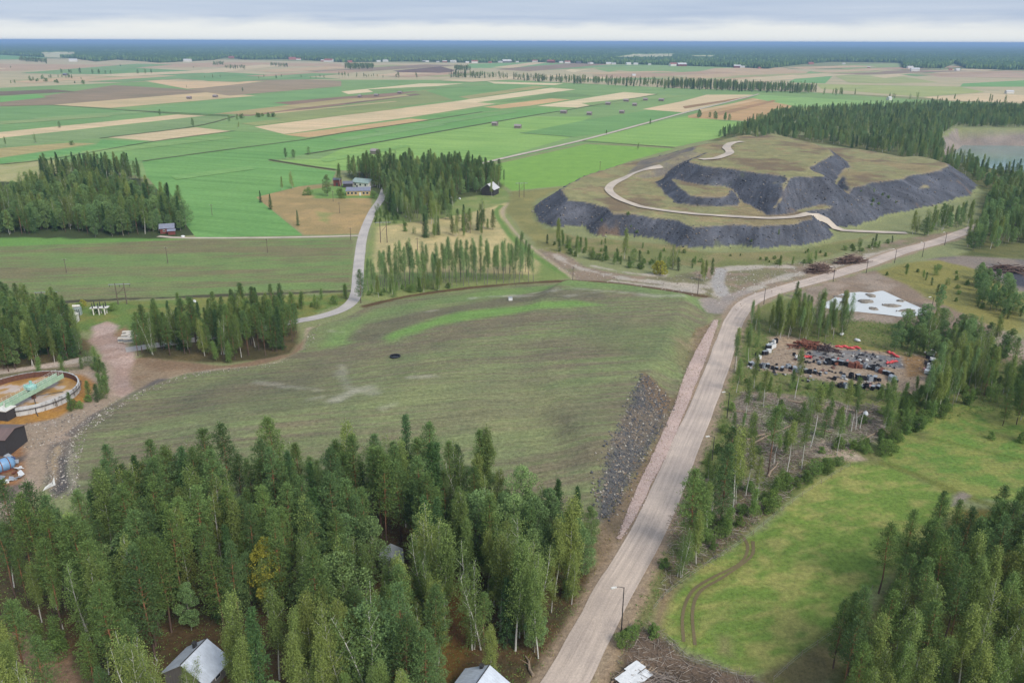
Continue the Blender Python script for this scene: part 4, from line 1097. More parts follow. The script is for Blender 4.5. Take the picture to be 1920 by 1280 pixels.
def wood(poly, spc, mix, where, hs=(14, 19), holes=(), seed=0, jitter=0.35, terrain=False, grad=None):
    pol = np.array([D(*p)[0] for p in poly]) if terrain else PW(poly)
    hol = [PW(h) for h in holes]
    g = np.random.default_rng(1000 + seed)
    x0, y0 = pol.min(0); x1, y1 = pol.max(0)
    kinds = list(mix); wts = np.array([mix[k] for k in kinds], float); wts /= wts.sum()
    X, Y = [], []
    r = 0
    yy = y0
    while yy < y1:
        xx = x0 + (r % 2) * spc / 2
        while xx < x1:
            X.append(xx + g.normal() * spc * jitter); Y.append(yy + g.normal() * spc * jitter); xx += spc
        yy += spc * 0.87; r += 1
    X = np.array(X); Y = np.array(Y)
    ok = sdist(X, Y, pol) > 0
    for h in hol: ok &= sdist(X, Y, h) < 0
    n = 0
    for x, y in zip(X[ok], Y[ok]):
        if not free(x, y): continue
        w = wts if grad is None else grad(x, y, kinds)
        k = kinds[g.choice(len(kinds), p=w)]
        sc = {'sapling': 0.42, 'young_pine': 0.42, 'shrub': 0.2, 'yellow_shrub': 0.2, 'broadleaf': 0.82}.get(k, 1.0)
        TREES.append((k, x, y, g.uniform(*hs) * sc, where, None)); n += 1
    return n

def one(kind, px, py, top=None, label=None, where=None, h=None):
    """a single tree at a pixel, its height from the pixel of its top"""
    p, z = D(px, py)
    if top is not None:
        d = math.hypot(p[0], p[1]); dr = R3 @ np.array([px - 960.0, 640.0 - top, -FPX])
        h = CAM_H + dr[2] * d / math.hypot(dr[0], dr[1]) - z
    TREES.append((kind, p[0], p[1], h, where, label))

# ------------------------------------------------------------------ where the trees stand
for px, py, r in ((366, 1262, 7.5), (735, 1062, 4.5), (918, 1285, 7.5), (308, 440, 7), (480, 1262, 2), (672, 362, 10), (705, 342, 10), (920, 364, 7)):
    p = P(px, py); KEEPOUT.append((p[0], p[1], r))

# near wood: pines behind, birches towards the houses, broadleaves at the right end
CLEAR = [(704, 1068), (768, 1062), (774, 1175), (698, 1180)]; CLEAR2 = [(838, 1120), (890, 1105), (892, 1200), (838, 1240)]
def gnear(x, y, kinds):
    px, py, _ = to_px(x, y, 0)
    b = float(np.clip((py - 1120) / 130, 0, 1)) * (0.25 + 0.75 * float(np.clip((px - 300) / 200, 0, 1)))
    b = max(b, float(np.clip((px - 560) / 150, 0, 1)) * float(np.clip((py - 1040) / 70, 0, 1)))
    br = float(np.clip((px - 830) / 100, 0, 1)) * float(np.clip((1110 - py) / 60, 0, 1))
    w = dict(pine=0.72, spruce=0.09, birch=0.13, broadleaf=0.06)
    w = {k: w[k] * (1 - b) + dict(pine=0.08, spruce=0.06, birch=0.80, broadleaf=0.06)[k] * b for k in w}
    w = {k: w[k] * (1 - br) + dict(pine=0.12, spruce=0.08, birch=0.25, broadleaf=0.55)[k] * br for k in w}
    v = np.array([w[k] for k in kinds]); return v / v.sum()
wood([(14, 1075), (90, 1075), (150, 1050), (205, 1000), (300, 952), (500, 942), (700, 936), (850, 938), (950, 965), (1040, 1035), (1092, 1050), (1100, 1095), (1065, 1165), (1010, 1245), (955, 1330), (700, 1400), (420, 1400), (200, 1400), (175, 1290), (150, 1215), (60, 1185), (14, 1120)],
     3.75, dict(pine=1, spruce=1, birch=1, broadleaf=1), 'in the near wood', (10.5, 20.5), [CLEAR, CLEAR2, [(308, 1195), (425, 1190), (430, 1420), (310, 1420), (300, 1260)], [(862, 1240), (985, 1235), (990, 1440), (850, 1440)], [(468, 1160), (562, 1160), (565, 1270), (465, 1270)]], 1, 0.28, grad=gnear)
wood([(14, 1130), (60, 1190), (140, 1225), (120, 1240), (60, 1230), (0, 1215)], 3.2, dict(shrub=3, young_pine=1, sapling=2), 'on the bank left of the near wood', (12, 18), seed=2)
wood([(-80, 1260), (40, 1260), (90, 1300), (130, 1400), (-80, 1400)], 4.0, dict(birch=3, pine=1, spruce=1), 'in the bottom left corner', (13, 17), seed=3)
wood([(690, 1120), (850, 1110), (860, 1200), (800, 1290), (700, 1260)], 6.0, dict(shrub=3, sapling=2, young_pine=2), 'in the brown clearing', (8, 14), seed=4)
wood([(560, 1210), (720, 1210), (760, 1290), (600, 1330)], 4.5, dict(shrub=3, sapling=1), 'by the red undergrowth', (7, 12), seed=5)
wood([(1050, 1060), (1112, 1010), (1108, 1095), (1068, 1170)], 3.2, dict(birch=2, shrub=1, sapling=2, broadleaf=1), 'on the wood edge by the road', (9, 14), seed=6)
one('yellow_birch', 515, 1150, 1000, 'broad yellowing birch standing out among the green near wood')
one('birch', 590, 1120, 925, 'tall thin birch rising above the pines of the near wood')
one('birch', 968, 1218, 1010, 'tall birch with a bare white trunk in front of the road')
one('spruce', 1043, 1035, 897, 'dark pointed spruce, left of a pair at the wood corner')
one('spruce', 1078, 1045, 910, 'dark pointed spruce, right of a pair at the wood corner')
one('pine', 30, 1120, 962, 'leaning pine with a bare red trunk at the left edge')
one('pine', 228, 985, 826, 'pine with a long bare trunk standing out over the ploughed field')
one('birch', 118, 1178, 1025, 'forked white-stemmed birch at the left end of the near wood')
one('birch', 925, 1290, 1172, 'slim birch in front of the bottom metal-roofed house')
one('birch', 360, 1330, 1225, 'small green birch in front of the left metal-roofed house')

# lower right wood
def gright(x, y, kinds):
    px, py, _ = to_px(x, y, 0)
    b = float(np.clip((px + py - 2880) / 140, 0, 1))
    w = dict(pine=0.94 * (1 - b) + 0.12 * b, spruce=0.03, birch=0.03 * (1 - b) + 0.85 * b)
    v = np.array([w[k] for k in kinds]); return v / v.sum()
wood([(1575, 1300), (1600, 1225), (1650, 1165), (1720, 1100), (1800, 1040), (1870, 1010), (2050, 990), (2100, 1400), (1560, 1420)], 4.4, dict(pine=1, spruce=1, birch=1), 'in the lower right wood', (13, 17), seed=7, grad=gright)
for px, py, t in ((1562, 1252, 1120), (1582, 1225, 1105), (1648, 1112, 975), (1690, 1080, 950), (1745, 1035, 915)): one('pine', px, py, t, None, 'at the meadow edge, lower right')
# left and middle woods
wood([(-140, 585), (0, 596), (60, 592), (116, 612), (158, 645), (168, 668), (100, 682), (0, 702), (-140, 720)], 3.6, dict(pine=6, birch=3, spruce=1, broadleaf=1), 'in the wood behind the settling tank', (10, 14.5), seed=8)
wood([(255, 650), (330, 634), (450, 606), (545, 602), (558, 625), (552, 652), (500, 668), (420, 678), (330, 666), (256, 668)], 3.6, dict(pine=8, birch=2, spruce=1), 'in the pine stand below the lane', (10, 15.5), seed=9)
wood([(-120, 405), (0, 392), (60, 370), (130, 358), (235, 362), (290, 392), (345, 408), (360, 436), (300, 440), (180, 445), (150, 436), (80, 438), (-120, 450)], 5.0, dict(pine=4, birch=4, spruce=1, broadleaf=7), 'in the left wood', (10, 19), [[(235, 345), (300, 350), (292, 372), (262, 366)]], 10)
wood([(70, 339), (150, 337), (266, 339), (262, 329), (160, 326), (80, 329)], 5.0, dict(pine=4, birch=4, spruce=5), 'in the small far left wood', (11, 17), seed=11)
wood([(652, 328), (690, 322), (760, 318), (900, 326), (938, 342), (925, 358), (862, 366), (800, 378), (735, 382), (716, 362), (690, 345)], 5.2, dict(pine=8, spruce=1, birch=3, broadleaf=3), 'in the farm wood', (11, 17), seed=12)
wood([(722, 372), (800, 372), (860, 372), (850, 410), (800, 425), (735, 415)], 5.5, dict(birch=6, aspen=4, spruce=1, broadleaf=1), 'in the birch grove by the lane', (11, 16), seed=13)
wood([(690, 395), (735, 400), (780, 440), (702, 420)], 6.5, dict(sapling=3, shrub=2), 'in the lane thicket', (8, 14), seed=14)
wood([(780, 440), (930, 425), (935, 440), (800, 448)], 5.5, dict(birch=3, spruce=2, pine=2, sapling=2), 'on the pale meadow', (9, 16), seed=15)
WORDN = ['first', 'second', 'third', 'fourth', 'fifth', 'sixth', 'seventh', 'eighth', 'ninth', 'tenth', 'eleventh', 'twelfth', 'thirteenth', 'fourteenth', 'fifteenth', 'sixteenth', 'seventeenth', 'eighteenth', 'nineteenth', 'twentieth', 'twenty-first', 'twenty-second', 'twenty-third', 'twenty-fourth', 'twenty-fifth', 'twenty-sixth', 'last']
for r_, (a, b) in enumerate((((692, 548), (1000, 528)), ((700, 538), (990, 520)), ((720, 530), (985, 510)))):
    for k in range(27):
        t = (k + rng.uniform(-.3, .3)) / 26
        one('aspen', a[0] + (b[0] - a[0]) * t, a[1] + (b[1] - a[1]) * t, None, 'slender aspen, %s from the lane in the %s planted row' % (WORDN[k], ['front', 'middle', 'back'][r_]), 'in the planted rows', rng.uniform(11, 17.5))
wood([(688, 560), (690, 545), (800, 538), (860, 540), (800, 550), (720, 560)], 4.0, dict(shrub=2, sapling=3, birch=1), 'in the brush below the aspens', (8, 14), seed=16)
one('pine', 677, 568, 506, 'slim lone pine beside the bend of the pale lane')
for px, py, t, k, lb in ((489, 380, 357, 'spruce', 'upper left of three small spruces on the field edge'), (508, 393, 363, 'spruce', 'middle of three small spruces on the field edge'), (559, 423, 393, 'spruce', 'lowest of three small spruces on the field edge'),
                         (536, 298, 276, 'broadleaf', 'left of three round trees by the field path'), (551, 297, 279, 'broadleaf', 'middle of three round trees by the field path'), (579, 290, 274, 'broadleaf', 'right one of three round trees by the field path'),
                         (529, 357, 330, 'birch', 'leafy birch left of a bare one above the tan meadow'), (549, 354, 320, 'birch', 'pale open birch above the tan meadow'), (614, 368, 325, 'broadleaf', 'big round tree left of the farmhouse'), (638, 350, 306, 'birch', 'tall birch above the red farm shed'),
                         (1137, 252, 243, 'broadleaf', 'lone small tree on the straight farm track'), (1219, 233, 223, 'young_pine', 'second lone tree up the straight farm track'), (935, 350, 312, 'birch', 'tall birch at the right end of the farm wood'), (945, 350, 318, 'aspen', 'slim aspen at the right end of the farm wood'),
                         (922, 370, 338, 'birch', 'birch partly hiding the black barn'), (1760, 580, 530, 'broadleaf', 'round dark tree alone on the mud by the pond'), (1492, 558, 528, 'young_pine', 'narrow young pine on the verge above the yard'), (47, 330, 322, 'shrub', 'small bush at the edge of the yellow field'), (135, 272, 264, 'shrub', None)):
    one(k, px, py, t, lb, 'on the fields')
for px, py in ((638, 366), (578, 366), (640, 372), (700, 372)): one('shrub', px, py, None, None, 'in the farmhouse garden', rng.uniform(3, 5))
wood([(240, 640), (330, 615), (560, 565), (650, 555), (655, 570), (560, 596), (400, 608), (300, 630)], 7.0, dict(sapling=4, shrub=3, young_pine=2, yellow_shrub=1), 'in the lane scrub', (8, 17), seed=17)
wood([(-60, 575), (160, 572), (220, 580), (160, 600), (60, 588), (-60, 588)], 6.0, dict(shrub=3, sapling=2, yellow_shrub=1), 'in the scrub by the switchyard', (9, 14), seed=18)
wood([(150, 690), (196, 690), (214, 735), (190, 757), (150, 770), (110, 780), (160, 752), (184, 730), (168, 702)], 2.7, dict(young_pine=4, shrub=2, sapling=1), 'on the settling tank bank', (9, 13), seed=19)
for px, py, t in ((76, 708, 668), (118, 700, 665), (130, 706, 690), (178, 680, 650), (165, 688, 655), (430, 680, 640), (405, 676, 640)): one('sapling', px, py, t, None, 'in the mine yard')
# hill foot
wood([(1018, 455), (1060, 452), (1130, 478), (1180, 487), (1300, 500), (1300, 506), (1240, 512), (1170, 502), (1110, 492), (1040, 470)], 4.6, dict(sapling=5, young_pine=3, shrub=3, birch=1), 'in the hill foot scrub', (9, 15), seed=20)
one('yellow_shrub', 1238, 516, 488, 'bright yellow-green bush at the end of the hill foot scrub')
wood([(1312, 525), (1342, 522), (1342, 527), (1314, 529)], 3.0, dict(birch=1), 'in the mud flat clump', (7, 9.5), seed=21)
wood([(1440, 498), (1540, 486), (1545, 495), (1450, 505)], 5.0, dict(sapling=3, shrub=2), 'by the log heaps', (9, 14), seed=22)
wood([(1560, 470), (1610, 462), (1690, 448), (1660, 462), (1600, 478)], 5.0, dict(sapling=1, shrub=5, young_pine=1), 'on the dark road bank', (8, 12), seed=23)
wood([(1705, 440), (1760, 420), (1810, 410), (1830, 425), (1780, 432), (1730, 446)], 5.0, dict(birch=3, aspen=2, sapling=2, broadleaf=1), 'in the grove below the hill', (9, 14), seed=24)
for i, pp in enumerate(([(1600, 352), (1690, 345), (1700, 385), (1640, 402)], [(1090, 400), (1200, 405), (1250, 425), (1120, 432)], [(1400, 440), (1520, 440), (1540, 455), (1420, 462)])):
    wood(pp, 8.0, dict(shrub=3, sapling=1), 'on the dark hill slope', (4, 9), (), 60 + i, .5, True)
wood([(1040, 440), (1130, 456), (1330, 478), (1500, 472), (1580, 455), (1560, 482), (1400, 500), (1300, 498), (1180, 486), (1080, 466)], 11.0, dict(shrub=4, sapling=1), 'on the rough below the hill', (5, 10), (), 64, .5)
# big wood right
wood([(1340, 258), (1405, 236), (1462, 214), (1600, 206), (1770, 200), (2150, 216), (2150, 240), (1990, 240), (1790, 239), (1760, 258), (1772, 292), (1800, 305), (1880, 320), (2150, 345), (2150, 420), (1900, 400), (1850, 360), (1838, 345), (1780, 316), (1640, 284), (1480, 260)], 7.0,
     dict(pine=5, birch=7, aspen=3, broadleaf=7, spruce=1), 'in the big wood', (8, 13.5), [[(1780, 286), (2150, 326), (2150, 340), (1880, 328), (1800, 308)]], 25, 0.42)
wood([(1800, 470), (1838, 430), (1850, 370), (2100, 410), (2100, 470), (1920, 458), (1850, 470)], 5.0, dict(birch=4, aspen=3, broadleaf=5, sapling=2), 'in the young wood, far right', (9, 15), seed=26)
wood([(1810, 540), (1840, 515), (1880, 545), (1920, 580), (1960, 610), (1880, 598), (1830, 572)], 4.2, dict(broadleaf=4, young_pine=2, sapling=1), 'in the clump, far right', (8, 12), seed=27)
wood([(1640, 520), (1700, 500), (1800, 500), (1850, 560), (1840, 590), (1760, 555)], 9.0, dict(shrub=4, young_pine=2, sapling=2), 'on the yellow rough', (7, 12), seed=28)
wood([(1650, 655), (1700, 618), (1760, 612), (1830, 640), (1900, 668), (1860, 690), (1800, 690), (1760, 672), (1700, 668)], 4.3, dict(broadleaf=5, birch=1, young_pine=2, sapling=1), 'in the dark grove', (9, 13.5), seed=29)
wood([(1440, 610), (1480, 600), (1592, 606), (1596, 632), (1560, 645), (1500, 640), (1440, 628)], 3.2, dict(aspen=3, birch=6, sapling=2, young_pine=1), 'in the stand above the yard', (9, 13), seed=30)
wood([(1410, 600), (1440, 605), (1440, 632), (1410, 668), (1396, 700), (1372, 745), (1366, 720), (1390, 660)], 4.4, dict(sapling=4, pole_birch=3, aspen=1, young_pine=1), 'in the roadside strip', (8, 13), seed=31)
wood([(1380, 738), (1396, 712), (1500, 722), (1600, 738), (1700, 745), (1690, 768), (1560, 748), (1480, 738)], 4.2, dict(sapling=5, birch=2, shrub=4, young_pine=1), 'in the brush before the yard', (7, 13), seed=32)
wood([(1660, 850), (1656, 780), (1690, 745), (1740, 735), (1770, 700), (1840, 690), (1880, 700), (1830, 740), (1780, 768), (1700, 815)], 3.0, dict(sapling=4, shrub=4, birch=3, aspen=2), 'in the meadow scrub belt', (8, 15), seed=33)
wood([(1850, 830), (1890, 760), (1930, 740), (2080, 760), (2080, 840), (1930, 850), (1890, 845)], 5.5, dict(pine=4, birch=2, spruce=1, shrub=1), 'by the small meadow, far right', (10, 15), seed=34)
wood([(1800, 700), (1900, 690), (2050, 720), (1980, 755), (1840, 755)], 7.0, dict(pine=2, sapling=3, birch=2), 'on the rough right edge', (8, 14), seed=35)
# clear-cut: survivors and the bushy edge of the rutted meadow
for px, py, t in ((1440, 890, 760), (1475, 885, 790), (1502, 880, 770), (1545, 820, 760), (1362, 935, 800), (1372, 960, 795), (1385, 900, 800), (1290, 1040, 875), (1308, 1035, 900), (1325, 1010, 905), (1350, 985, 830), (1400, 930, 820)): one('pole_birch' if px % 3 else 'pine', px, py, t, None, 'over the clear-cut')
wood([(1226, 1112), (1250, 1050), (1290, 1030), (1330, 1045), (1280, 1080), (1240, 1108)], 3.0, dict(birch=2, sapling=3, shrub=2, pine=1), 'in the meadow corner thicket', (8, 12), seed=36)
wood([(1300, 1060), (1345, 1030), (1400, 1000), (1480, 935), (1560, 880), (1600, 862), (1560, 868), (1470, 915), (1390, 960), (1320, 1010)], 2.6, dict(shrub=8, sapling=3), 'in the meadow fringe', (10, 19), seed=37)
wood([(1270, 1000), (1330, 880), (1400, 880), (1420, 950), (1340, 1010), (1280, 1050)], 4.8, dict(sapling=4, shrub=4, pole_birch=2), 'in the roadside scrub', (7, 13), seed=38)
wood([(1640, 856), (1600, 860), (1590, 845), (1660, 810), (1665, 830)], 3.2, dict(shrub=5, sapling=1), 'on the clear-cut edge', (8, 13), seed=39)
for px, py in ((1172, 1192), (1185, 1195), (1168, 1210), (1192, 1182), (1225, 1192), (1440, 800), (1490, 790), (1420, 850), (1540, 850), (1372, 770), (1358, 810), (1345, 850), (1322, 870)): one('shrub', px, py, None, None, 'on the road verge', rng.uniform(1.2, 3))
wood([(1390, 745), (1480, 745), (1650, 785), (1660, 820), (1560, 865), (1440, 905), (1390, 880)], 6.5, dict(pole_birch=5, sapling=4, shrub=3), 'on the clear-cut', (8, 16), seed=40, jitter=.5)
wood([(1345, 790), (1390, 740), (1400, 820), (1390, 900), (1300, 960), (1262, 1040), (1250, 1060), (1275, 970), (1322, 865)], 7.5, dict(pole_birch=4, sapling=4, shrub=4), 'on the roadside slope', (6, 12), seed=41, jitter=.45)
wood([(1690, 745), (1760, 700), (1800, 690), (1920, 690), (1960, 740), (1850, 760), (1780, 765), (1700, 800)], 4.5, dict(sapling=4, shrub=3, birch=2, young_pine=1), 'in the scrub beyond the yard', (8, 14), seed=42, jitter=.45)
wood([(1650, 866), (1655, 845), (1700, 800), (1790, 752), (1800, 760), (1710, 815), (1672, 850)], 2.6, dict(shrub=6, sapling=2), 'on the small meadow edge', (9, 18), seed=43)
# hedges and single trees on the plain
for ln, n_, hh, kk in (([(20, 158), (60, 152), (110, 146), (160, 150)], 16, (6, 12), 'broadleaf'), ([(60, 152), (160, 158)], 9, (4, 9), 'shrub'), ([(118, 137), (210, 139), (300, 138), (335, 138)], 12, (9, 16), 'broadleaf'), ([(360, 146), (450, 148), (560, 150), (610, 148)], 9, (6, 10), 'birch'),
                   ([(470, 222), (505, 219)], 7, (4, 6), 'shrub'), ([(640, 146), (700, 147), (780, 147)], 22, (8, 16), 'pine'), ([(1310, 222), (1330, 224), (1370, 227)], 9, (7, 12), 'broadleaf'), ([(1545, 178), (1590, 180)], 8, (12, 18), 'birch'), ([(1640, 184), (1700, 187), (1920, 198)], 12, (8, 16), 'birch'), ([(1700, 128), (1800, 134)], 6, (9, 14), 'birch')):
    c = smooth(PW(ln), 20)
    for k in range(n_):
        p = c[rng.integers(len(c))] + rng.normal(size=2) * 6
        TREES.append((kk, p[0], p[1], rng.uniform(*hh), 'on the far fields', None))
for px, py in ((67, 268), (12, 275), (362, 238), (430, 228), (445, 225), (447, 240), (455, 172), (300, 216), (350, 166), (495, 145), (518, 148), (528, 145), (565, 145), (600, 145), (112, 240), (20, 128), (226, 125), (363, 128), (1196, 280), (1246, 168), (1290, 130)):
    p = P(px, py); TREES.append((['birch', 'broadleaf', 'broadleaf'][rng.integers(3)], p[0], p[1], rng.uniform(6, 11), 'on the far fields', None))
# belts of trees across the plain
for i, (pp, sp, hh) in enumerate((([(840, 146), (945, 149), (1040, 156), (1250, 166), (1380, 170), (1525, 176), (1525, 172), (1380, 164), (1250, 160), (1040, 152), (850, 143)], 14, (11, 19)), ([(1245, 166), (1400, 173), (1530, 177), (1530, 170), (1400, 166), (1250, 158)], 12, (12, 19)), ([(645, 130), (700, 130), (702, 126), (650, 125)], 12, (12, 18)), ([(852, 133), (882, 133), (882, 130), (852, 130)], 12, (12, 17)),
                         ([(36, 115), (80, 118), (88, 121), (88, 116), (40, 111)], 16, (12, 18)), ([(422, 129), (460, 131), (460, 127), (424, 126)], 16, (8, 12)), ([(507, 124), (540, 127), (540, 123), (507, 121)], 16, (8, 12)), ([(400, 124), (420, 124), (420, 120), (400, 120)], 16, (9, 14)))):
    wood(pp, sp, dict(pine=3, birch=4, spruce=2, aspen=2), 'in a far tree belt', hh, (), 50 + i)

# ---- build: the 300 that show largest of every kind singly, the rest as woods
by = {}
for t in TREES:
    k, x, y, h, wh, lb = t
    z = H(x, y); px, py, dp = to_px(x, y, z)
    tx, ty, _ = to_px(x, y, z + h)
    if dp < 10 or px < -120 or px > 2040 or ty > 1300: continue
    by.setdefault(ONAME[k], []).append((-(1e6 if lb else 0) - h / dp, t, z))
LAND = [(n_, D(px, py)[0]) for n_, px, py in (('the left metal-roofed house', 366, 1240), ('the bottom metal-roofed house', 905, 1270), ('the log shed', 735, 1062), ('the yellowing birch', 520, 1165), ('the spruce pair', 1060, 1040), ('the black mine shed', 12, 850), ('the rock slope', 1135, 940), ('the dirt track', 90, 1225), ('the bottom street lamp', 1165, 1182),
        ('the settling tank', 52, 745), ('the switchgear', 187, 590), ('the white shelter', 126, 606), ('the red shed', 311, 438), ('the farmhouse', 671, 366), ('the black barn', 920, 365), ('the lane bend', 660, 565), ('the drain well', 741, 669), ('the road bend', 1400, 570), ('the white pond', 1630, 568), ('the rusty heap', 1515, 652), ('the log heaps', 1565, 502), ('the track junction', 1710, 455),
        ('the flooded pit', 1850, 290), ('the hill road', 1150, 365), ('the tyre ruts', 1300, 1110), ('the meadow gate', 1650, 868), ('the clear-cut mound', 1560, 845), ('the brown log heap', 1888, 510), ('the field barns', 950, 240), ('the far barn row', 1200, 195), ('the tan diamond field', 315, 250), ('the lone mud tree', 1760, 580), ('the field edge', 600, 945), ('the field corner', 250, 975), ('the bottom edge', 600, 1300), ('the right edge', 1915, 1150), ('the two barns on tan', 380, 184))]
SHAPE = {'pine': ['', 'sparse ', 'broad ', '', 'full ', 'bare-stemmed ', 'low-branched '], 'birch': ['', 'slim ', 'twin-stemmed ', 'tall-stemmed ', 'narrow ', 'clumped '], 'aspen': ['', 'thin ', 'full ', 'bare '], 'spruce': ['', 'narrow ', 'broad ']}
NTH = ['nearest', 'second nearest', 'third nearest', 'fourth nearest', 'fifth nearest', 'sixth nearest', 'seventh nearest', 'eighth nearest', 'ninth nearest', 'tenth nearest', 'eleventh nearest', 'twelfth nearest']
MID = {'pine': 17, 'spruce': 17, 'birch': 16.5, 'aspen': 14, 'broadleaf': 12}
COUNT = {}
def ordn(n): return '%d%s' % (n, 'th' if 10 < n % 100 < 20 else {1: 'st', 2: 'nd', 3: 'rd'}.get(n % 10, 'th'))
def plant_all(lst):
    """plant the trees of one kind; a label says which landmark a tree stands nearest to"""
    rows = []
    for _, t, z in lst:
        k, x, y, h, wh, lb = t
        vi = int(rng.integers(len(KIND[k])))
        dd = [math.hypot(x - q[0], y - q[1]) for _, q in LAND]; li = int(np.argmin(dd))
        rows.append((dd[li], t, z, vi, li))
    rows.sort(key=lambda r: r[0])
    for dst, (k, x, y, h, wh, lb), z, vi, li in rows:
        tm, cm, h0 = KIND[k][vi]; s = h / h0
        if not lb:
            size = ('tall ' if h > MID[k] + 1 else 'short ' if h < MID[k] - 1.5 else '') if k in MID else ''
            stem = size + (SHAPE[k][vi] if k in SHAPE else '') + WORD[k].split(' ', 0)[0]
            c = COUNT[(stem, li, wh)] = COUNT.get((stem, li, wh), 0) + 1
            lb2 = '%s %s, %s to %s' % (stem, wh, NTH[c - 1] if c <= 12 else ordn(c) + ' nearest', LAND[li][0])
        r = thing(ONAME[k], lb or lb2, 'shrub' if 'shrub' in ONAME[k] else 'tree', (x, y, z - 0.05), rng.uniform(0, 6.28), None if lb and 'planted row' not in lb else ONAME[k].replace('_', ' ') + 's ' + wh)
        wd = s * rng.uniform(0.88, 1.12); r.scale = (wd, wd, s)
        a = obj('trunk', tm, r); b = obj('crown', cm, r)
        SRC.setdefault((k, vi), (a, b))
SRC = {}
rest = []
for nm, lst in by.items():
    lst.sort(key=lambda q: q[0])
    plant_all(lst[:300])
    rest += lst[300:]
print('trees', {k: len(v) for k, v in by.items()}, 'rest', len(rest))

def gn_wood(name, items, label):
    """rest of a wood: points that carry copies of the standing trees' own meshes"""
    keys = sorted({(k, vi) for k, vi in SRC})
    pick = {}
    V, rot, scl, var = [], [], [], []
    for _, (k, x, y, h, wh, lb), z in items:
        ks = [q for q in keys if q[0] == k]; q = ks[rng.integers(len(ks))]
        s = h / KIND[k][q[1]][2]; wd = s * rng.uniform(0.88, 1.12)
        V.append((x, y, z - 0.05)); rot.append((0, 0, rng.uniform(0, 6.28))); scl.append((wd, wd, s)); var.append(keys.index(q))
    me = bpy.data.meshes.new(name); me.from_pydata(V, [], [])
    for an, dt, vals in (('rot', 'FLOAT_VECTOR', rot), ('scl', 'FLOAT_VECTOR', scl)):
        a = me.attributes.new(an, dt, 'POINT'); a.data.foreach_set('vector', np.array(vals, np.float32).ravel())
    a = me.attributes.new('var', 'INT', 'POINT'); a.data.foreach_set('value', np.array(var, np.int32))
    o = obj(name, me); tag(o, label, None, None, 'stuff')
    ng = bpy.data.node_groups.new(name, 'GeometryNodeTree')
    ng.interface.new_socket('Geometry', in_out='INPUT', socket_type='NodeSocketGeometry')
    ng.interface.new_socket('Geometry', in_out='OUTPUT', socket_type='NodeSocketGeometry')
    N, L = ng.nodes, ng.links
    gi, go = N.new('NodeGroupInput'), N.new('NodeGroupOutput'); jn = N.new('GeometryNodeJoinGeometry')
    def attr(nm, dt):
        n = N.new('GeometryNodeInputNamedAttribute'); n.data_type = dt; n.inputs['Name'].default_value = nm; return n.outputs[0]
    ar, as_, av = attr('rot', 'FLOAT_VECTOR'), attr('scl', 'FLOAT_VECTOR'), attr('var', 'INT')
    for vi in sorted(set(var)):
        tr, cr = SRC[keys[vi]]
        j2 = N.new('GeometryNodeJoinGeometry')
        for s in (tr, cr):
            oi = N.new('GeometryNodeObjectInfo'); oi.transform_space = 'ORIGINAL'; oi.inputs['Object'].default_value = s
            L.new(oi.outputs['Geometry'], j2.inputs[0])
        cmp_ = N.new('FunctionNodeCompare'); cmp_.data_type = 'INT'; cmp_.operation = 'EQUAL'
        L.new(av, cmp_.inputs[2]); cmp_.inputs[3].default_value = vi
        ip = N.new('GeometryNodeInstanceOnPoints')
        L.new(gi.outputs[0], ip.inputs['Points']); L.new(cmp_.outputs[0], ip.inputs['Selection'])
        L.new(j2.outputs[0], ip.inputs['Instance']); L.new(ar, ip.inputs['Rotation']); L.new(as_, ip.inputs['Scale'])
        L.new(ip.outputs[0], jn.inputs[0])
    L.new(jn.outputs[0], go.inputs[0])
    md = o.modifiers.new('wood', 'NODES'); md.node_group = ng
if rest: gn_wood('woods', rest, 'mixed woods beyond the nearer trees, behind the hill and across the plain')

# ------------------------------------------------------------------ loose stone
def mat_rock(name, stops):
    m, nt, N, L, b = nodes_of(name)
    at = N.new('ShaderNodeAttribute'); at.attribute_name = 'tint'
    L.new(ramp(N, L, at.outputs['Fac'], [(p, alb(c)) for p, c in stops]), b.inputs['Base Color'])
    b.inputs['Roughness'].default_value = 0.9
    return m

def stones(name, X, Y, Z, S, mat, label, seed=0):
    g = np.random.default_rng(seed); n = len(X)
    base = np.array([(1, 0, 0), (0, 1, 0), (-1, 0, 0), (0, -1, 0), (0, 0, 0.8), (0, 0, -0.6)], float)
    V = base[None] * g.uniform(0.6, 1.3, (n, 6, 1)) + g.normal(size=(n, 6, 3)) * 0.15
    a = g.uniform(0, 6.28, n); c, s = np.cos(a)[:, None], np.sin(a)[:, None]
    V = np.stack([V[..., 0] * c - V[..., 1] * s, V[..., 0] * s + V[..., 1] * c, V[..., 2]], -1) * (S * 0.5)[:, None, None]
    V += np.stack([X, Y, Z], 1)[:, None]
    T = np.array([(0, 1, 4), (1, 2, 4), (2, 3, 4), (3, 0, 4), (1, 0, 5), (2, 1, 5), (3, 2, 5), (0, 3, 5)])
    F = (T[None] + (np.arange(n) * 6)[:, None, None]).reshape(-1, 3)
    me = np_mesh(name, V.reshape(-1, 3), F, mat)
    at = me.attributes.new('tint', 'FLOAT', 'POINT'); at.data.foreach_set('value', np.repeat(g.random(n), 6).astype(np.float32))
    return tag(obj(name, me), label, None, None, 'stuff')

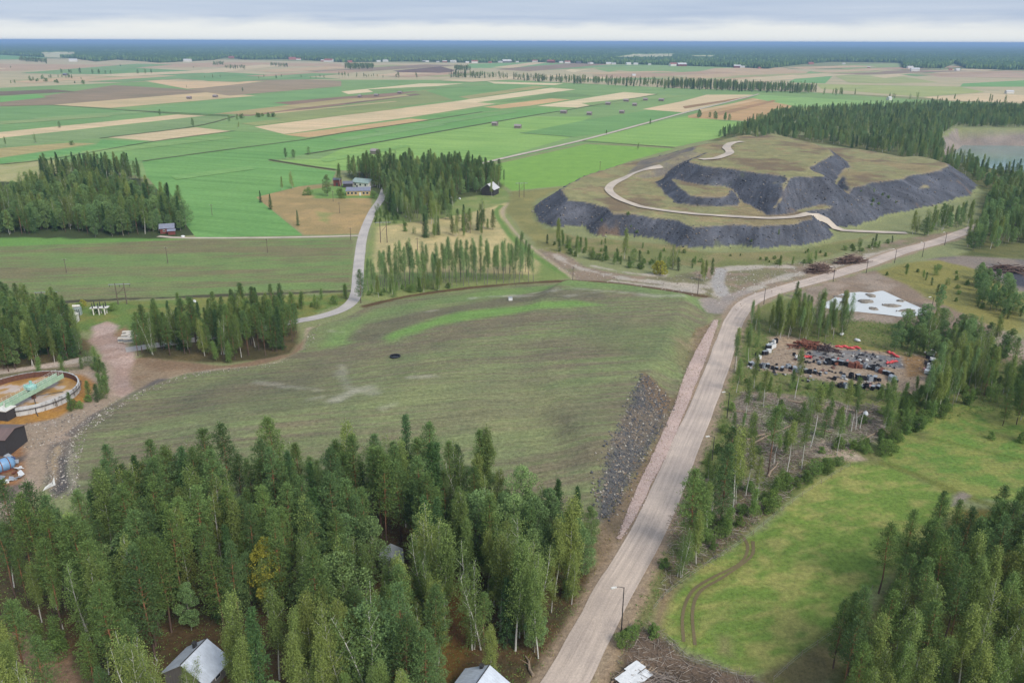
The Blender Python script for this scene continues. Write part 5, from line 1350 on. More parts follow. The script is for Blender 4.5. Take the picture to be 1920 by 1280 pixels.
def inpoly(pol, n, g):
    x = g.uniform(pol[:, 0].min(), pol[:, 0].max(), n * 4); y = g.uniform(pol[:, 1].min(), pol[:, 1].max(), n * 4)
    k = np.where(sdist(x, y, pol) > 0)[0][:n]; return x[k], y[k]
g0 = np.random.default_rng(77)
x, y = inpoly(PW(ROCKS_PX, 2.0), 5200, g0); x = x + g0.normal(size=len(x)) * 0.9; y = y + g0.normal(size=len(y)) * 0.9
stones('broken_rock', x, y, HV(x, y) + 0.05, 0.14 + 0.75 * g0.random(len(x)) ** 4, mat_rock('broken_rock', [(0, (70, 72, 78)), (0.5, (104, 104, 106)), (0.8, (132, 114, 94)), (1, (188, 182, 170))]), 'broken grey rock covering the slope beside the road', 1)
k = g0.random(9000); i = (g0.random(9000) * (nn - 1.01)).astype(int)
fr = g0.random((9000, 1)); pp = (pl[i] * (1 - fr) + pl[i + 1] * fr) * (1 - k[:, None]) + (pr[i] * (1 - fr) + pr[i + 1] * fr) * k[:, None] + g0.normal(size=(9000, 2)) * 0.25
stones('crushed_stone', pp[:, 0], pp[:, 1], HV(pp[:, 0], pp[:, 1]) + 0.10 + 0.08 * (1 - (2 * k - 1) ** 2), 0.1 + 0.24 * g0.random(9000) ** 2, mat_rock('crushed_stone', [(0, (160, 136, 124)), (0.5, (198, 174, 162)), (1, (226, 212, 204))]), 'pink crushed stones heaped along the gravel road', 2)
hs_ = hm[(slope > 0.42)]
sel = hs_[g0.integers(0, len(hs_), 6500)]
x = gx[sel] + g0.normal(size=len(sel)) * 1.2; y = gy[sel] + g0.normal(size=len(sel)) * 1.2
stones('tipped_rock', x, y, HV(x, y) + 0.05, 0.3 + 1.3 * g0.random(len(x)) ** 5, mat_rock('tipped_rock', [(0, (60, 62, 68)), (0.6, (92, 94, 100)), (0.85, (120, 108, 94)), (1, (150, 144, 136))]), 'tipped dark rock on the slopes of the hill', 3)
# tufts of dry grass and weeds on the open ground near the road
def tussocks(name, X, Y, label, mat, hgt=(0.25, 0.7), seed=0, per=5):
    g = np.random.default_rng(seed); n = len(X)
    C = np.repeat(np.stack([X, Y, HV(X, Y)], 1), per, 0) + g.normal(size=(n * per, 3)) * np.array([0.22, 0.22, 0])
    Dr = g.normal(size=(n * per, 3)) * 0.55 + np.array([0, 0, 1.0])
    me = leaf_mesh(name, C, Dr, g.uniform(*hgt, n * per), g.uniform(0.06, 0.16, n * per), mat, g)
    tag(obj(name, me), label, None, None, 'stuff')
M['grass_leaf'] = mat_leaf('meadow_grass', (124, 148, 66), (124, 148, 66), 0.4, 0.3)
M['dry_grass'] = mat_leaf('dry_grass', (150, 142, 92), (150, 142, 92), 0.4, 0.3)
x, y = inpoly(PW([(1372, 600), (1560, 590), (1920, 640), (1920, 760), (1700, 800), (1560, 880), (1400, 1000), (1240, 1120), (1130, 1300), (1262, 960), (1310, 850), (1345, 740)]), 8000, g0)
keep = (sdist(x, y, PW(YARD_PX)) < 0) & (ldist(x, y, PW(MAIN_PX)) > 4.2); tussocks('rough_weeds', x[keep], y[keep], 'weeds and rough grass right of the gravel road', M['shrub_leaf'], (0.15, 0.5), 5, 7)
x, y = inpoly(PW([(1300, 620), (1352, 600), (1262, 850), (1180, 1015), (1000, 1300), (930, 1330), (1120, 985), (1262, 760)]), 2600, g0)
keep = (ldist(x, y, PW(MAIN_PX)) > 4.2); tussocks('verge_grass', x[keep], y[keep], 'dry grass along the left verge of the gravel road', M['dry_grass'], (0.2, 0.5), 6, 4)
x, y = inpoly(PW(WOODFLOOR_PX), 9000, g0); tussocks('undergrowth', x, y, 'low undergrowth on the floor of the near wood', M['shrub_leaf'], (0.12, 0.35), 7, 6)

# rubble along the mine yard track
for nm, pp, n_, sd, lb in (('yard_rubble', [(95, 830), (150, 795), (262, 735), (300, 715), (262, 745), (165, 808), (150, 860), (150, 930), (100, 935), (80, 905)], 2200, 31, 'pale rubble between mine yard and ploughed field'), ('tank_rubble', [(20, 800), (110, 785), (200, 755), (230, 745), (180, 785), (100, 830), (40, 850)], 700, 32, 'stones on the dirt below the settling tank'),
                           ('track_rubble', [(262, 735), (355, 700), (440, 690), (520, 680), (567, 660), (582, 616), (600, 608), (585, 650), (520, 686), (360, 708), (270, 742)], 1200, 33, 'stones along the dirt track round the pine stand')):
    x, y = inpoly(PW(pp), n_, g0); stones(nm, x, y, HV(x, y) + 0.02, 0.12 + 0.5 * g0.random(len(x)) ** 4, mat_rock(nm, [(0, (96, 90, 86)), (.5, (150, 138, 124)), (1, (206, 198, 186))]), lb, sd)
# litter of felled branches
def litter(name, pol, n, label, seed, ln=(0.6, 2.6), r=0.035):
    g = np.random.default_rng(seed); x, y = inpoly(pol, n, g); n = len(x); a = g.uniform(0, 6.28, n); L_ = g.uniform(*ln, n) / 2; el = g.normal(size=n) * 0.12
    d_ = np.stack([np.cos(a), np.sin(a), el], 1) * L_[:, None]; c = np.stack([x, y, HV(x, y) + 0.08 + 0.2 * g.random(n)], 1)
    s_ = np.stack([-np.sin(a), np.cos(a), a * 0], 1) * r; u_ = np.zeros((n, 3)); u_[:, 2] = r * 1.6
    V = np.stack([c - d_ - s_, c - d_ + s_, c - d_ + u_, c + d_ - s_ * .5, c + d_ + s_ * .5, c + d_ + u_ * .5], 1)
    F = np.array([(0, 3, 5, 2), (1, 2, 5, 4), (0, 1, 4, 3)])
    me = np_mesh(name, V.reshape(-1, 3), (F[None] + (np.arange(n) * 6)[:, None, None]).reshape(-1, 4), mat_rock(name, [(0, (92, 80, 70)), (.6, (146, 132, 118)), (1, (206, 196, 182))]))
    at = me.attributes.new('tint', 'FLOAT', 'POINT'); at.data.foreach_set('value', np.repeat(g.random(n), 6).astype(np.float32))
    tag(obj(name, me), label, None, None, 'stuff')
litter('felling_debris', PW(CUT_PX), 5200, 'grey felling debris strewn over the clear-cut', 11)
litter('twig_litter', PW([(1260, 960), (1330, 890), (1400, 900), (1480, 880), (1560, 860), (1420, 980), (1340, 1050), (1280, 1080), (1240, 1120)]), 2200, 'twigs and branches between gravel road and meadow', 12)
litter('branch_litter', PW([(1180, 1170), (1240, 1180), (1290, 1225), (1430, 1275), (1420, 1330), (1130, 1330)]), 700, 'branches on the bare earth at the bottom edge', 13)
litter('yard_debris', PW(YARD_PX), 900, 'small debris scattered over the scrap yard', 14, (.3, 1.2), .06)
def scraps(name, pol, n, label, seed):
    g = np.random.default_rng(seed); x, y = inpoly(pol, n, g); m = MB(); tint = []
    for a, b in zip(x, y):
        s = g.uniform(.25, .9, 3) * np.array([1.3, .9, .6]); m.box((a, b, H(a, b) + s[2] / 2), s, g.uniform(0, 3), (g.normal() * .25, g.normal() * .25), .25); tint += [g.random()] * 8
    me = m.mesh(name, mat_rock(name, [(0, (36, 36, 40)), (.45, (62, 60, 62)), (.6, (118, 84, 70)), (.75, (130, 134, 138)), (.9, (204, 202, 196)), (1, (186, 84, 80))]))
    at = me.attributes.new('tint', 'FLOAT', 'POINT'); at.data.foreach_set('value', np.array(tint, np.float32)); tag(obj(name, me), label, None, None, 'stuff')
scraps('scrap_pieces', PW([(1500, 660), (1560, 650), (1690, 668), (1700, 690), (1560, 690), (1490, 676)]), 90, 'small mixed scrap pieces in the middle of the yard', 21)
scraps('scrap_litter', PW([(1400, 684), (1480, 684), (1560, 694), (1680, 712), (1680, 735), (1560, 728), (1460, 704), (1400, 696)]), 110, 'small black and pale scrap along the yard front', 22)
scraps('scrap_spill', PW([(1735, 658), (1756, 660), (1752, 705), (1732, 705)]), 70, 'pale and dark scrap spilled at the yard corner', 23)
x, y = inpoly(PW([(1000, 470), (1040, 462), (1100, 500), (1260, 520), (1330, 500), (1540, 490), (1680, 450), (1540, 525), (1420, 556), (1370, 590), (1330, 560), (1180, 535), (1075, 525)]), 2600, g0)
stones('mud_stones', x, y, HV(x, y) + 0.03, 0.2 + 0.6 * g0.random(len(x)) ** 3, mat_rock('mud_stones', [(0, (120, 106, 92)), (.7, (178, 168, 154)), (1, (222, 216, 206))]), 'pale stones strewn over the mud before the hill', 9)

# ------------------------------------------------------------------ endless forest behind the fields
EDGE = [(-700, 104), (-200, 103), (0, 103), (70, 107), (130, 109), (180, 116), (220, 112), (300, 118), (400, 113), (424, 108), (460, 112), (540, 111), (640, 117), (760, 115), (900, 118), (1000, 116), (1120, 120), (1250, 122), (1300, 124), (1400, 127), (1440, 129), (1560, 116), (1690, 118), (1692, 128), (1770, 128), (1790, 119), (1812, 129), (1880, 131), (2100, 130), (2700, 134)]
ew = PW(EDGE); ea = np.arctan2(ew[:, 0], ew[:, 1]); er = np.hypot(ew[:, 0], ew[:, 1])
HOLE = [PW(h) for h in ([(1185, 104.5), (1262, 103.5), (1258, 109.5), (1150, 111)], [(78, 101.5), (140, 100), (136, 108), (84, 109)], [(1290, 107), (1340, 107), (1335, 109.5), (1300, 109.5)])]
def forest():
    g = np.random.default_rng(5)
    an = np.linspace(math.radians(-48), math.radians(48), 700)
    r0 = np.interp(an, ea, er) * (1 + 0.012 * fbm(an * 400, an * 0, 1, 7))
    ts = np.concatenate([[0, 0.0001], np.linspace(0.004, 1, 90) ** 1.6])
    rr = r0[:, None] * np.exp(np.log(52000.0 / r0)[:, None] * ts[None])
    X = rr * np.sin(an)[:, None]; Y = rr * np.cos(an)[:, None]
    Z = 12 + 9 * fbm(X, Y, 160, 3) + 6 * fbm(X, Y, 1400, 4, 2)
    Z[:, 0] = 0
    cl = np.zeros(X.shape)
    for h in HOLE:
        s = sdist(X, Y, h); cl = np.maximum(cl, s > 0)
    Z = np.where(cl > 0, 0.6, Z)
    nA, nR = X.shape
    a, b = np.meshgrid(np.arange(nR - 1), np.arange(nA - 1)); q = (b * nR + a).ravel()
    V = [np.stack([X.ravel(), Y.ravel(), Z.ravel()], 1)]; F4 = np.stack([q, q + 1, q + nR + 1, q + nR], 1)
    tint = [0.35 + 0.5 * fbm(X, Y, 900, 8).ravel() + np.where(cl.ravel() > 0, 5, 0)]
    # single crowns standing out of the canopy near its edge
    n = 26000
    u = g.random(n) ** 1.5; aa = g.uniform(an[0] * 0.78, an[-1] * 0.78, n); ra = np.interp(aa, an, r0)
    ra = ra * np.exp(u * np.log(2.6)) + g.normal(size=n) * 14
    ra[:7000] = np.interp(aa[:7000], an, r0) + g.normal(size=7000) * 25
    x = ra * np.sin(aa); y = ra * np.cos(aa); ok = np.ones(n, bool)
    for h in HOLE: ok &= sdist(x, y, h) < 0
    x, y = x[ok], y[ok]; n = len(x); hh = g.uniform(11, 21, n); wd = hh * g.uniform(0.13, 0.24, n)
    ring = np.array([(math.cos(k * 1.2566), math.sin(k * 1.2566)) for k in range(5)])
    cone = g.random(n) < 0.55
    zlow = np.where(cone, 0.12, 0.3); zmid = np.where(cone, 0.45, 0.68)
    VV = np.zeros((n, 11, 3)); jx = 1 + 0.25 * g.normal(size=(n, 10))
    for k in range(5):
        VV[:, k] = np.stack([x + ring[k, 0] * wd * jx[:, k] * 0.9, y + ring[k, 1] * wd * jx[:, k] * 0.9, hh * zlow], 1)
        VV[:, 5 + k] = np.stack([x + ring[k, 0] * wd * jx[:, 5 + k] * np.where(cone, .7, 1), y + ring[k, 1] * wd * jx[:, 5 + k] * np.where(cone, .7, 1), hh * zmid], 1)
    VV[:, 10] = np.stack([x, y, hh], 1)
    off = len(V[0])
    Q = np.array([(k, (k + 1) % 5, 5 + (k + 1) % 5, 5 + k) for k in range(5)]); T = np.array([(5 + k, 5 + (k + 1) % 5, 10) for k in range(5)])
    base = (off + np.arange(n) * 11)[:, None, None]
    F4 = np.concatenate([F4, (Q[None] + base).reshape(-1, 4)]); F3 = (T[None] + base).reshape(-1, 3)
    V.append(VV.reshape(-1, 3)); tint.append(np.repeat(0.1 + 0.9 * g.random(n), 11))
    m, nt, N, L, b = nodes_of('forest_canopy')
    at = N.new('ShaderNodeAttribute'); at.attribute_name = 'tint'
    ge = N.new('ShaderNodeNewGeometry')
    n1 = noise(N, L, ge.outputs['Position'], 0.02, 5, 0.7); f1 = ramp(N, L, n1, [(0.3, grey(0.6)), (0.7, grey(1.35))])
    c = ramp(N, L, at.outputs['Fac'], [(0, alb((62, 86, 56))), (0.5, alb((86, 112, 70))), (0.98, alb((122, 144, 86))), (1.0, alb((122, 144, 86)))])
    gt = N.new('ShaderNodeMath'); gt.operation = 'GREATER_THAN'; gt.inputs[1].default_value = 2.0; L.new(at.outputs['Fac'], gt.inputs[0])
    c = mixc(N, L, gt.outputs[0], c, alb((196, 190, 150)))
    L.new(mixc(N, L, 1.0, c, f1, 'MULTIPLY'), b.inputs['Base Color']); b.inputs['Roughness'].default_value = 1.0; b.inputs['Specular IOR Level'].default_value = 0.0
    bump(N, L, b, n1, 8.0, 0.8)
    me = np_mesh('forest', np.concatenate(V), [F4, F3], m)
    a_ = me.attributes.new('tint', 'FLOAT', 'POINT'); a_.data.foreach_set('value', np.concatenate(tint).astype(np.float32))
    tag(obj('forest', me), 'endless dark forest reaching to the horizon', None, None, 'stuff')
forest()

# ------------------------------------------------------------------ buildings
def mat_boards(name, c, scale=2.5):
    m, nt, N, L, b = nodes_of(name)
    tc = N.new('ShaderNodeTexCoord')
    n = noise(N, L, tc.outputs['Object'], scale, 5, 0.65, (3, 3, 0.35))
    L.new(mixc(N, L, 1.0, alb(c), ramp(N, L, n, [(0.3, grey(0.72)), (0.7, grey(1.2))]), 'MULTIPLY'), b.inputs['Base Color'])
    b.inputs['Roughness'].default_value = 0.85
    return m
WALL = {'grey': mat_boards('grey_boards', (124, 118, 112)), 'red': mat_boards('red_boards', (122, 64, 56)), 'yellow': mat_boards('yellow_boards', (200, 170, 118)), 'white': mat_boards('white_boards', (226, 222, 212)), 'black': mat_boards('black_boards', (62, 58, 58)),
        'brick': mat_boards('reddish_wall', (176, 118, 98)), 'barn': mat_boards('old_barn_boards', (134, 122, 114))}
ROOF = {'metal': mat_metal_roof('metal_roof', (206, 212, 220)), 'dark': mat_metal_roof('dark_roof', (112, 112, 122)), 'rusty': mat_metal_roof('rusty_metal_roof', (186, 188, 188), rust=0.8), 'brown': mat_metal_roof('brown_roof', (120, 98, 90)), 'barn': mat_metal_roof('barn_roof', (160, 146, 142)),
        'pale': mat_metal_roof('pale_roof', (206, 204, 200)), 'red': mat_metal_roof('red_roof', (160, 92, 80)), 'bluegrey': mat_metal_roof('bluegrey_roof', (132, 134, 148)), 'green': mat_metal_roof('green_roof', (150, 168, 158))}
GLASS = mat_plain('window_glass', (52, 58, 64), 0.15, 0.1, 2, spec=0.6)
TRIM = mat_plain('white_trim', (222, 218, 208), 0.6)
DARKM = mat_plain('dark_metal', (66, 64, 64), 0.5)
WOODP = mat_bark('weathered_pole', (112, 100, 88), (112, 100, 88))

def house(name, x, y, L_, W_, hw, hr, rz, wall, roof, label, cat, group=None, z=None, over=0.4, windows=(), door=None, chimney=None, seams=0, thick=0.12):
    """gabled building, ridge along its local x"""
    z = H(x, y) if z is None else z
    t = thing(name, label, cat, (x, y, z), rz, group)
    a, b = L_ / 2, W_ / 2
    w = MB()
    w.poly([(-a, -b, -.3), (a, -b, -.3), (a, -b, hw), (-a, -b, hw)]); w.poly([(a, b, -.3), (-a, b, -.3), (-a, b, hw), (a, b, hw)])
    w.poly([(a, -b, -.3), (a, b, -.3), (a, b, hw), (a, 0, hr), (a, -b, hw)]); w.poly([(-a, b, -.3), (-a, -b, -.3), (-a, -b, hw), (-a, 0, hr), (-a, b, hw)])
    w.build('wall', WALL[wall], t)
    k = (hr - hw) / b; ao, bo = a + over, b + over
    r = MB()
    for s in (-1, 1):
        e = [(-ao, 0, hr + .03), (ao, 0, hr + .03), (ao, s * bo, hr - k * bo + .03), (-ao, s * bo, hr - k * bo + .03)]
        u = [(p[0], p[1], p[2] + thick) for p in e]
        r.poly(e); r.poly(u[::-1])
        for i in range(4): r.poly([e[i], e[(i + 1) % 4], u[(i + 1) % 4], u[i]])
    ro = r.build('roof', ROOF[roof], t)
    if seams:
        for s in (-1, 1):
            for i in range(1, seams):
                xx = -ao + 2 * ao * i / seams
                m = MB(); m.tube([(xx, 0, hr + thick + .05), (xx, s * bo, hr - k * bo + thick + .05)], 0.03, 4); m.build('roof_seam', ROOF[roof], ro)
        m = MB(); m.tube([(-ao, 0, hr + thick + .06), (ao, 0, hr + thick + .06)], 0.09, 6); m.build('ridge_cap', DARKM, ro)
    for side, u, zc, ww, wh in windows:
        m = MB(); f = MB()
        if side in 'fb':
            s = -1 if side == 'f' else 1
            f.box((u, s * (b + .02), zc), (ww + .2, .06, wh + .2)); m.box((u, s * (b + .05), zc), (ww, .06, wh))
        else:
            s = 1 if side == 'r' else -1
            f.box((s * (a + .02), u, zc), (.06, ww + .2, wh + .2)); m.box((s * (a + .05), u, zc), (.06, ww, wh))
        fo = f.build('window', TRIM, t); m.build('pane', GLASS, fo)
    if door:
        side, u, ww, wh, dm = door
        m = MB(); s = -1 if side in 'fl' else 1
        if side in 'fb': m.box((u, s * (b + .04), wh / 2), (ww, .08, wh))
        else: m.box((s * (a + .04), u, wh / 2), (.08, ww, wh))
        m.build('door', dm, t)
    if chimney:
        m = MB(); cx, cy, cs, ch = chimney; m.box((cx, cy, hr - k * abs(cy) + ch / 2 - .3), (cs, cs, ch)); m.box((cx, cy, hr - k * abs(cy) + ch - .28), (cs * 1.25, cs * 1.25, .12)); m.build('chimney', DARKM, ro)
    return t

def at(px, py):
    p, z = D(px, py); return p[0], p[1]

# two metal roofed houses and a log shed in the near wood
def ridge_house(pa, pb, hr, **kw):
    A, B = P(pa[0], pa[1], hr), P(pb[0], pb[1], hr); c = (A + B) / 2
    rz = math.atan2(B[1] - A[1], B[0] - A[0]); L_ = np.linalg.norm(B - A) - 0.8
    return house('house', c[0], c[1], L_, hr=hr, rz=rz, z=0.0, **kw)
ridge_house((338, 1248), (388, 1197), 4.6, W_=7.4, hw=2.1, wall='grey', roof='metal', seams=12, label='metal-roofed house half hidden by trees near the bottom left', cat='house', chimney=(1.4, 1.0, .5, 1.3), windows=[('l', 0, 1.5, 1.0, 1.1), ('f', 0, 1.5, 1.0, 1.1), ('f', -2.4, 1.5, 1.0, 1.1)])
ridge_house((886, 1292), (918, 1247), 5.0, W_=7.4, hw=2.9, wall='grey', roof='metal', seams=12, label='metal-roofed house cut by the bottom edge beside the road', cat='house', chimney=(2.0, 1.0, .5, 1.0), windows=[('r', 0, 1.5, 1.0, 1.1), ('f', 0, 1.5, 1.0, 1.1)])
x, y = at(735, 1064)
house('log_shed', x, y, 4.2, 3.8, 2.3, 3.5, math.radians(100), 'grey', 'rusty', 'small grey log shed with rusty roof in the near wood', 'shed', windows=[('l', -.7, 1.3, .7, .7), ('l', .8, 1.3, .7, .7)], door=('f', -.5, .9, 1.8, DARKM), over=.3)
# farm
x, y = at(671, 367)
house('farmhouse', x, y + 4, 14.5, 8, 3.0, 4.6, math.radians(4), 'yellow', 'bluegrey', 'long yellow farmhouse with blue-grey roof beside the lane', 'house', windows=[('f', u, 1.6, 1.3, 1.2) for u in (-6, -3.8, -1.5, 3.4, 5.6)] + [('r', -1.5, 1.6, 1.2, 1.2), ('r', 1.5, 1.6, 1.2, 1.2)], door=('f', 1.2, 1.2, 2.1, TRIM), chimney=(-1.0, 0.6, .9, 1.6), seams=0)
x, y = at(668, 352); house('house', x + 4, y + 6, 13, 8, 3.0, 5.0, math.radians(-25), 'white', 'green', 'house with a pale green metal roof behind the farmhouse', 'house', windows=[('f', u, 1.6, 1.2, 1.2) for u in (-4, 0, 4)], chimney=(1, .5, .8, 1.2))
x, y = at(632, 349); house('shed', x, y + 2, 4.5, 4.5, 4.2, 5.0, 0, 'red', 'dark', 'small tall red shed left of the green-roofed house', 'shed', door=('f', 0, 1.4, 2.2, DARKM))
x, y = at(651, 352); house('shed', x, y + 3, 6, 5, 2.6, 3.8, math.radians(10), 'black', 'dark', 'low dark shed between the red shed and the farmhouse', 'shed')
x, y = at(919, 366); house('barn', x, y + 3, 9, 8, 4.0, 7.0, math.radians(70), 'black', 'pale', 'black barn with pale roof at the right end of the farm wood', 'barn', door=('l', 0, 2.4, 2.6, DARKM), over=.6)
# red shed by the left wood
x, y = at(311, 438); house('shed', x, y + 2.5, 6.5, 5, 2.8, 4.4, math.radians(18), 'red', 'bluegrey', 'red shed with grey metal roof at the left wood edge', 'shed', door=('f', 1.6, 1.2, 2.0, DARKM), windows=[('f', -1.4, 1.5, .8, .8)])
x, y = at(318, 438.5); house('lean_to', x + 1.5, y - .8, 3.2, 2.6, 2.0, 2.6, math.radians(18), 'red', 'bluegrey', 'little lean-to in front of the red shed', 'shed')
# dark shed of the mine yard
x, y = at(12, 850); house('shed', x - 4.6, y + 2.6, 12, 7.5, 4.2, 5.2, math.radians(-2), 'black', 'brown', 'black mine shed with brown roof at the left edge', 'shed', windows=[('f', 2.0, 3.0, 1.2, .7)], door=('f', -1, 1.4, 2.2, DARKM), over=.3)
# white shelter on legs
x, y = at(126, 606)
t = thing('shelter', 'white tent-roofed shelter beside the left pine wood', 'shelter', (x, y, H(x, y)), math.radians(8))
MB().poly([(-3.4, -2.6, 2.6), (3.4, -2.6, 2.6), (2.9, 0, 4.1), (-2.9, 0, 4.1)]).poly([(3.4, 2.6, 2.6), (-3.4, 2.6, 2.6), (-2.9, 0, 4.1), (2.9, 0, 4.1)]).poly([(3.4, -2.6, 2.6), (3.4, 2.6, 2.6), (2.9, 0, 4.1)]).poly([(-3.4, 2.6, 2.6), (-3.4, -2.6, 2.6), (-2.9, 0, 4.1)]).build('roof', TRIM, t)
MB().poly([(-3.2, -2.4, 0), (3.2, -2.4, 0), (3.2, -2.4, 2.58), (-3.2, -2.4, 2.58)]).poly([(3.2, -2.4, 0), (3.2, 2.4, 0), (3.2, 2.4, 2.58), (3.2, -2.4, 2.58)]).poly([(-3.2, 2.4, 0), (-3.2, -2.4, 0), (-3.2, -2.4, 2.58), (-3.2, 2.4, 2.58)]).build('wall', WALL['white'], t)
for sx in (-1, 1):
    for sy in (-1, 1): MB().tube([(sx * 3.3, sy * 2.5, 0), (sx * 3.3, sy * 2.5, 2.6)], .07, 5).build('leg', DARKM, t)
# hay barns on the plain
HB = [(928, 236, 'left of two grey hay barns standing close together on the bright field'), (971, 241, 'right one of two grey hay barns standing close together on the bright field'), (1057, 213, 'hay barn near the long ditch, left of a pair'), (1105, 216, 'hay barn near the long ditch, right one of a pair'), (1140, 197, 'leftmost barn of the far row beside the tan field'), (1174, 191, 'barn beside a small bush in the far row'),
      (1190, 199, 'barn standing in front of the far row'), (1210, 189, 'far row barn second from the end'), (1240, 190, 'last barn at the end of the far row'), (703, 289, 'hay barn showing above the farm wood'), (355, 186, 'left of two barns on the tan strip, upper left plain'), (404, 183, 'right one of two barns on the tan strip, upper left plain'),
      (675, 183, 'small barn on the brown strip, left of a pair'), (706, 181, 'small barn on the brown strip, right one of a pair'), (750, 176, 'single barn at the end of the brown strip'), (1166, 213, 'tiny dark barn left of the ditch hedge')]
for i, (px, py, lb) in enumerate(HB):
    p = P(px, py); house('hay_barn', p[0], p[1], 6 + (i % 3), 5, 2.6, 4.0, math.radians([-22, -18, -26][i % 3]), 'barn', 'barn', 'weathered ' + lb, 'barn', 'hay barns on the plain', z=0.4)
# village along the forest edge
VH = [(617, 112.5, 16, 'white', 'red'), (606, 112.5, 8, 'brick', 'pale'), (656, 113, 8, 'brick', 'red'), (710, 114.5, 7, 'white', 'pale'), (723, 114.5, 9, 'white', 'pale'), (796, 114.5, 6, 'grey', 'pale'), (801, 114, 6, 'white', 'pale'), (821, 115, 6, 'white', 'dark'), (834, 114, 8, 'brick', 'pale'), (850, 114.5, 10, 'white', 'pale'), (890, 115, 11, 'white', 'red'), (876, 115.5, 6, 'white', 'pale'), (919, 115, 6, 'brick', 'red'), (938, 116, 7, 'white', 'pale'),
      (950, 114, 16, 'grey', 'pale'), (970, 114, 5, 'white', 'pale'), (1003, 115.5, 9, 'white', 'red'), (1033, 117.5, 13, 'red', 'red'), (1052, 117, 7, 'white', 'pale'), (1064, 117.5, 10, 'white', 'red'), (1085, 118, 8, 'grey', 'dark'), (1106, 119, 8, 'white', 'brown'), (1141, 119.5, 9, 'white', 'pale'), (1151, 120, 7, 'white', 'pale'), (1178, 119, 9, 'white', 'pale'), (1218, 121, 5, 'white', 'pale'), (1262, 124, 14, 'white', 'red'), (1278, 124.5, 16, 'red', 'pale'),
      (1382, 127.5, 12, 'red', 'pale'), (1392, 127, 8, 'white', 'pale'), (1424, 127, 5, 'brick', 'red'), (1520, 121, 9, 'brick', 'red'), (1582, 121, 5, 'white', 'pale'), (1629, 128, 5, 'brick', 'pale'), (1706, 126.5, 10, 'white', 'pale'), (1715, 134, 14, 'white', 'pale'), (1795, 133, 9, 'white', 'pale'), (1782, 132, 6, 'brick', 'red'), (1892, 176, 13, 'white', 'pale'), (138, 116, 13, 'white', 'pale'), (123, 142, 9, 'grey', 'bluegrey'), (352, 113.5, 13, 'white', 'pale'), (434, 107.5, 9, 'brick', 'red'), (548, 111, 12, 'brick', 'red'), (560, 111, 8, 'white', 'red'), (1109, 106, 6, 'white', 'pale'), (1192, 108, 8, 'white', 'pale'), (1667, 188, 6, 'white', 'pale'), (1188, 143, 6, 'white', 'pale')]
WC = {'white': 'white', 'brick': 'reddish', 'grey': 'grey', 'red': 'dark red'}; RC = {'red': 'red', 'pale': 'pale', 'dark': 'dark', 'brown': 'brown', 'bluegrey': 'blue-grey'}
VH.sort()
for i, (px, py, w_, wl, rf) in enumerate(VH):
    py = max(py, float(np.interp(px, [e[0] for e in EDGE], [e[1] for e in EDGE])) + 0.9)
    p = P(px, py); dp = to_px(p[0], p[1], 0)[2]; Lm = 1.15 * w_ * dp / FPX; hw = min(7, max(3.4, Lm * .24))
    side = 'far left' if px < 400 else 'left of centre' if px < 760 else 'centre' if px < 1120 else 'right of centre' if px < 1500 else 'far right'
    house('village_house', p[0], p[1], Lm * .92, max(7, Lm * .5), hw, hw + max(2, Lm * .14), math.radians((i * 37) % 50 - 25), wl, rf, '%s house with %s roof, %s from the left along the far forest edge' % (WC[wl], RC[rf], ordn(i + 1)), 'house', 'houses along the far forest edge', z=0.5)

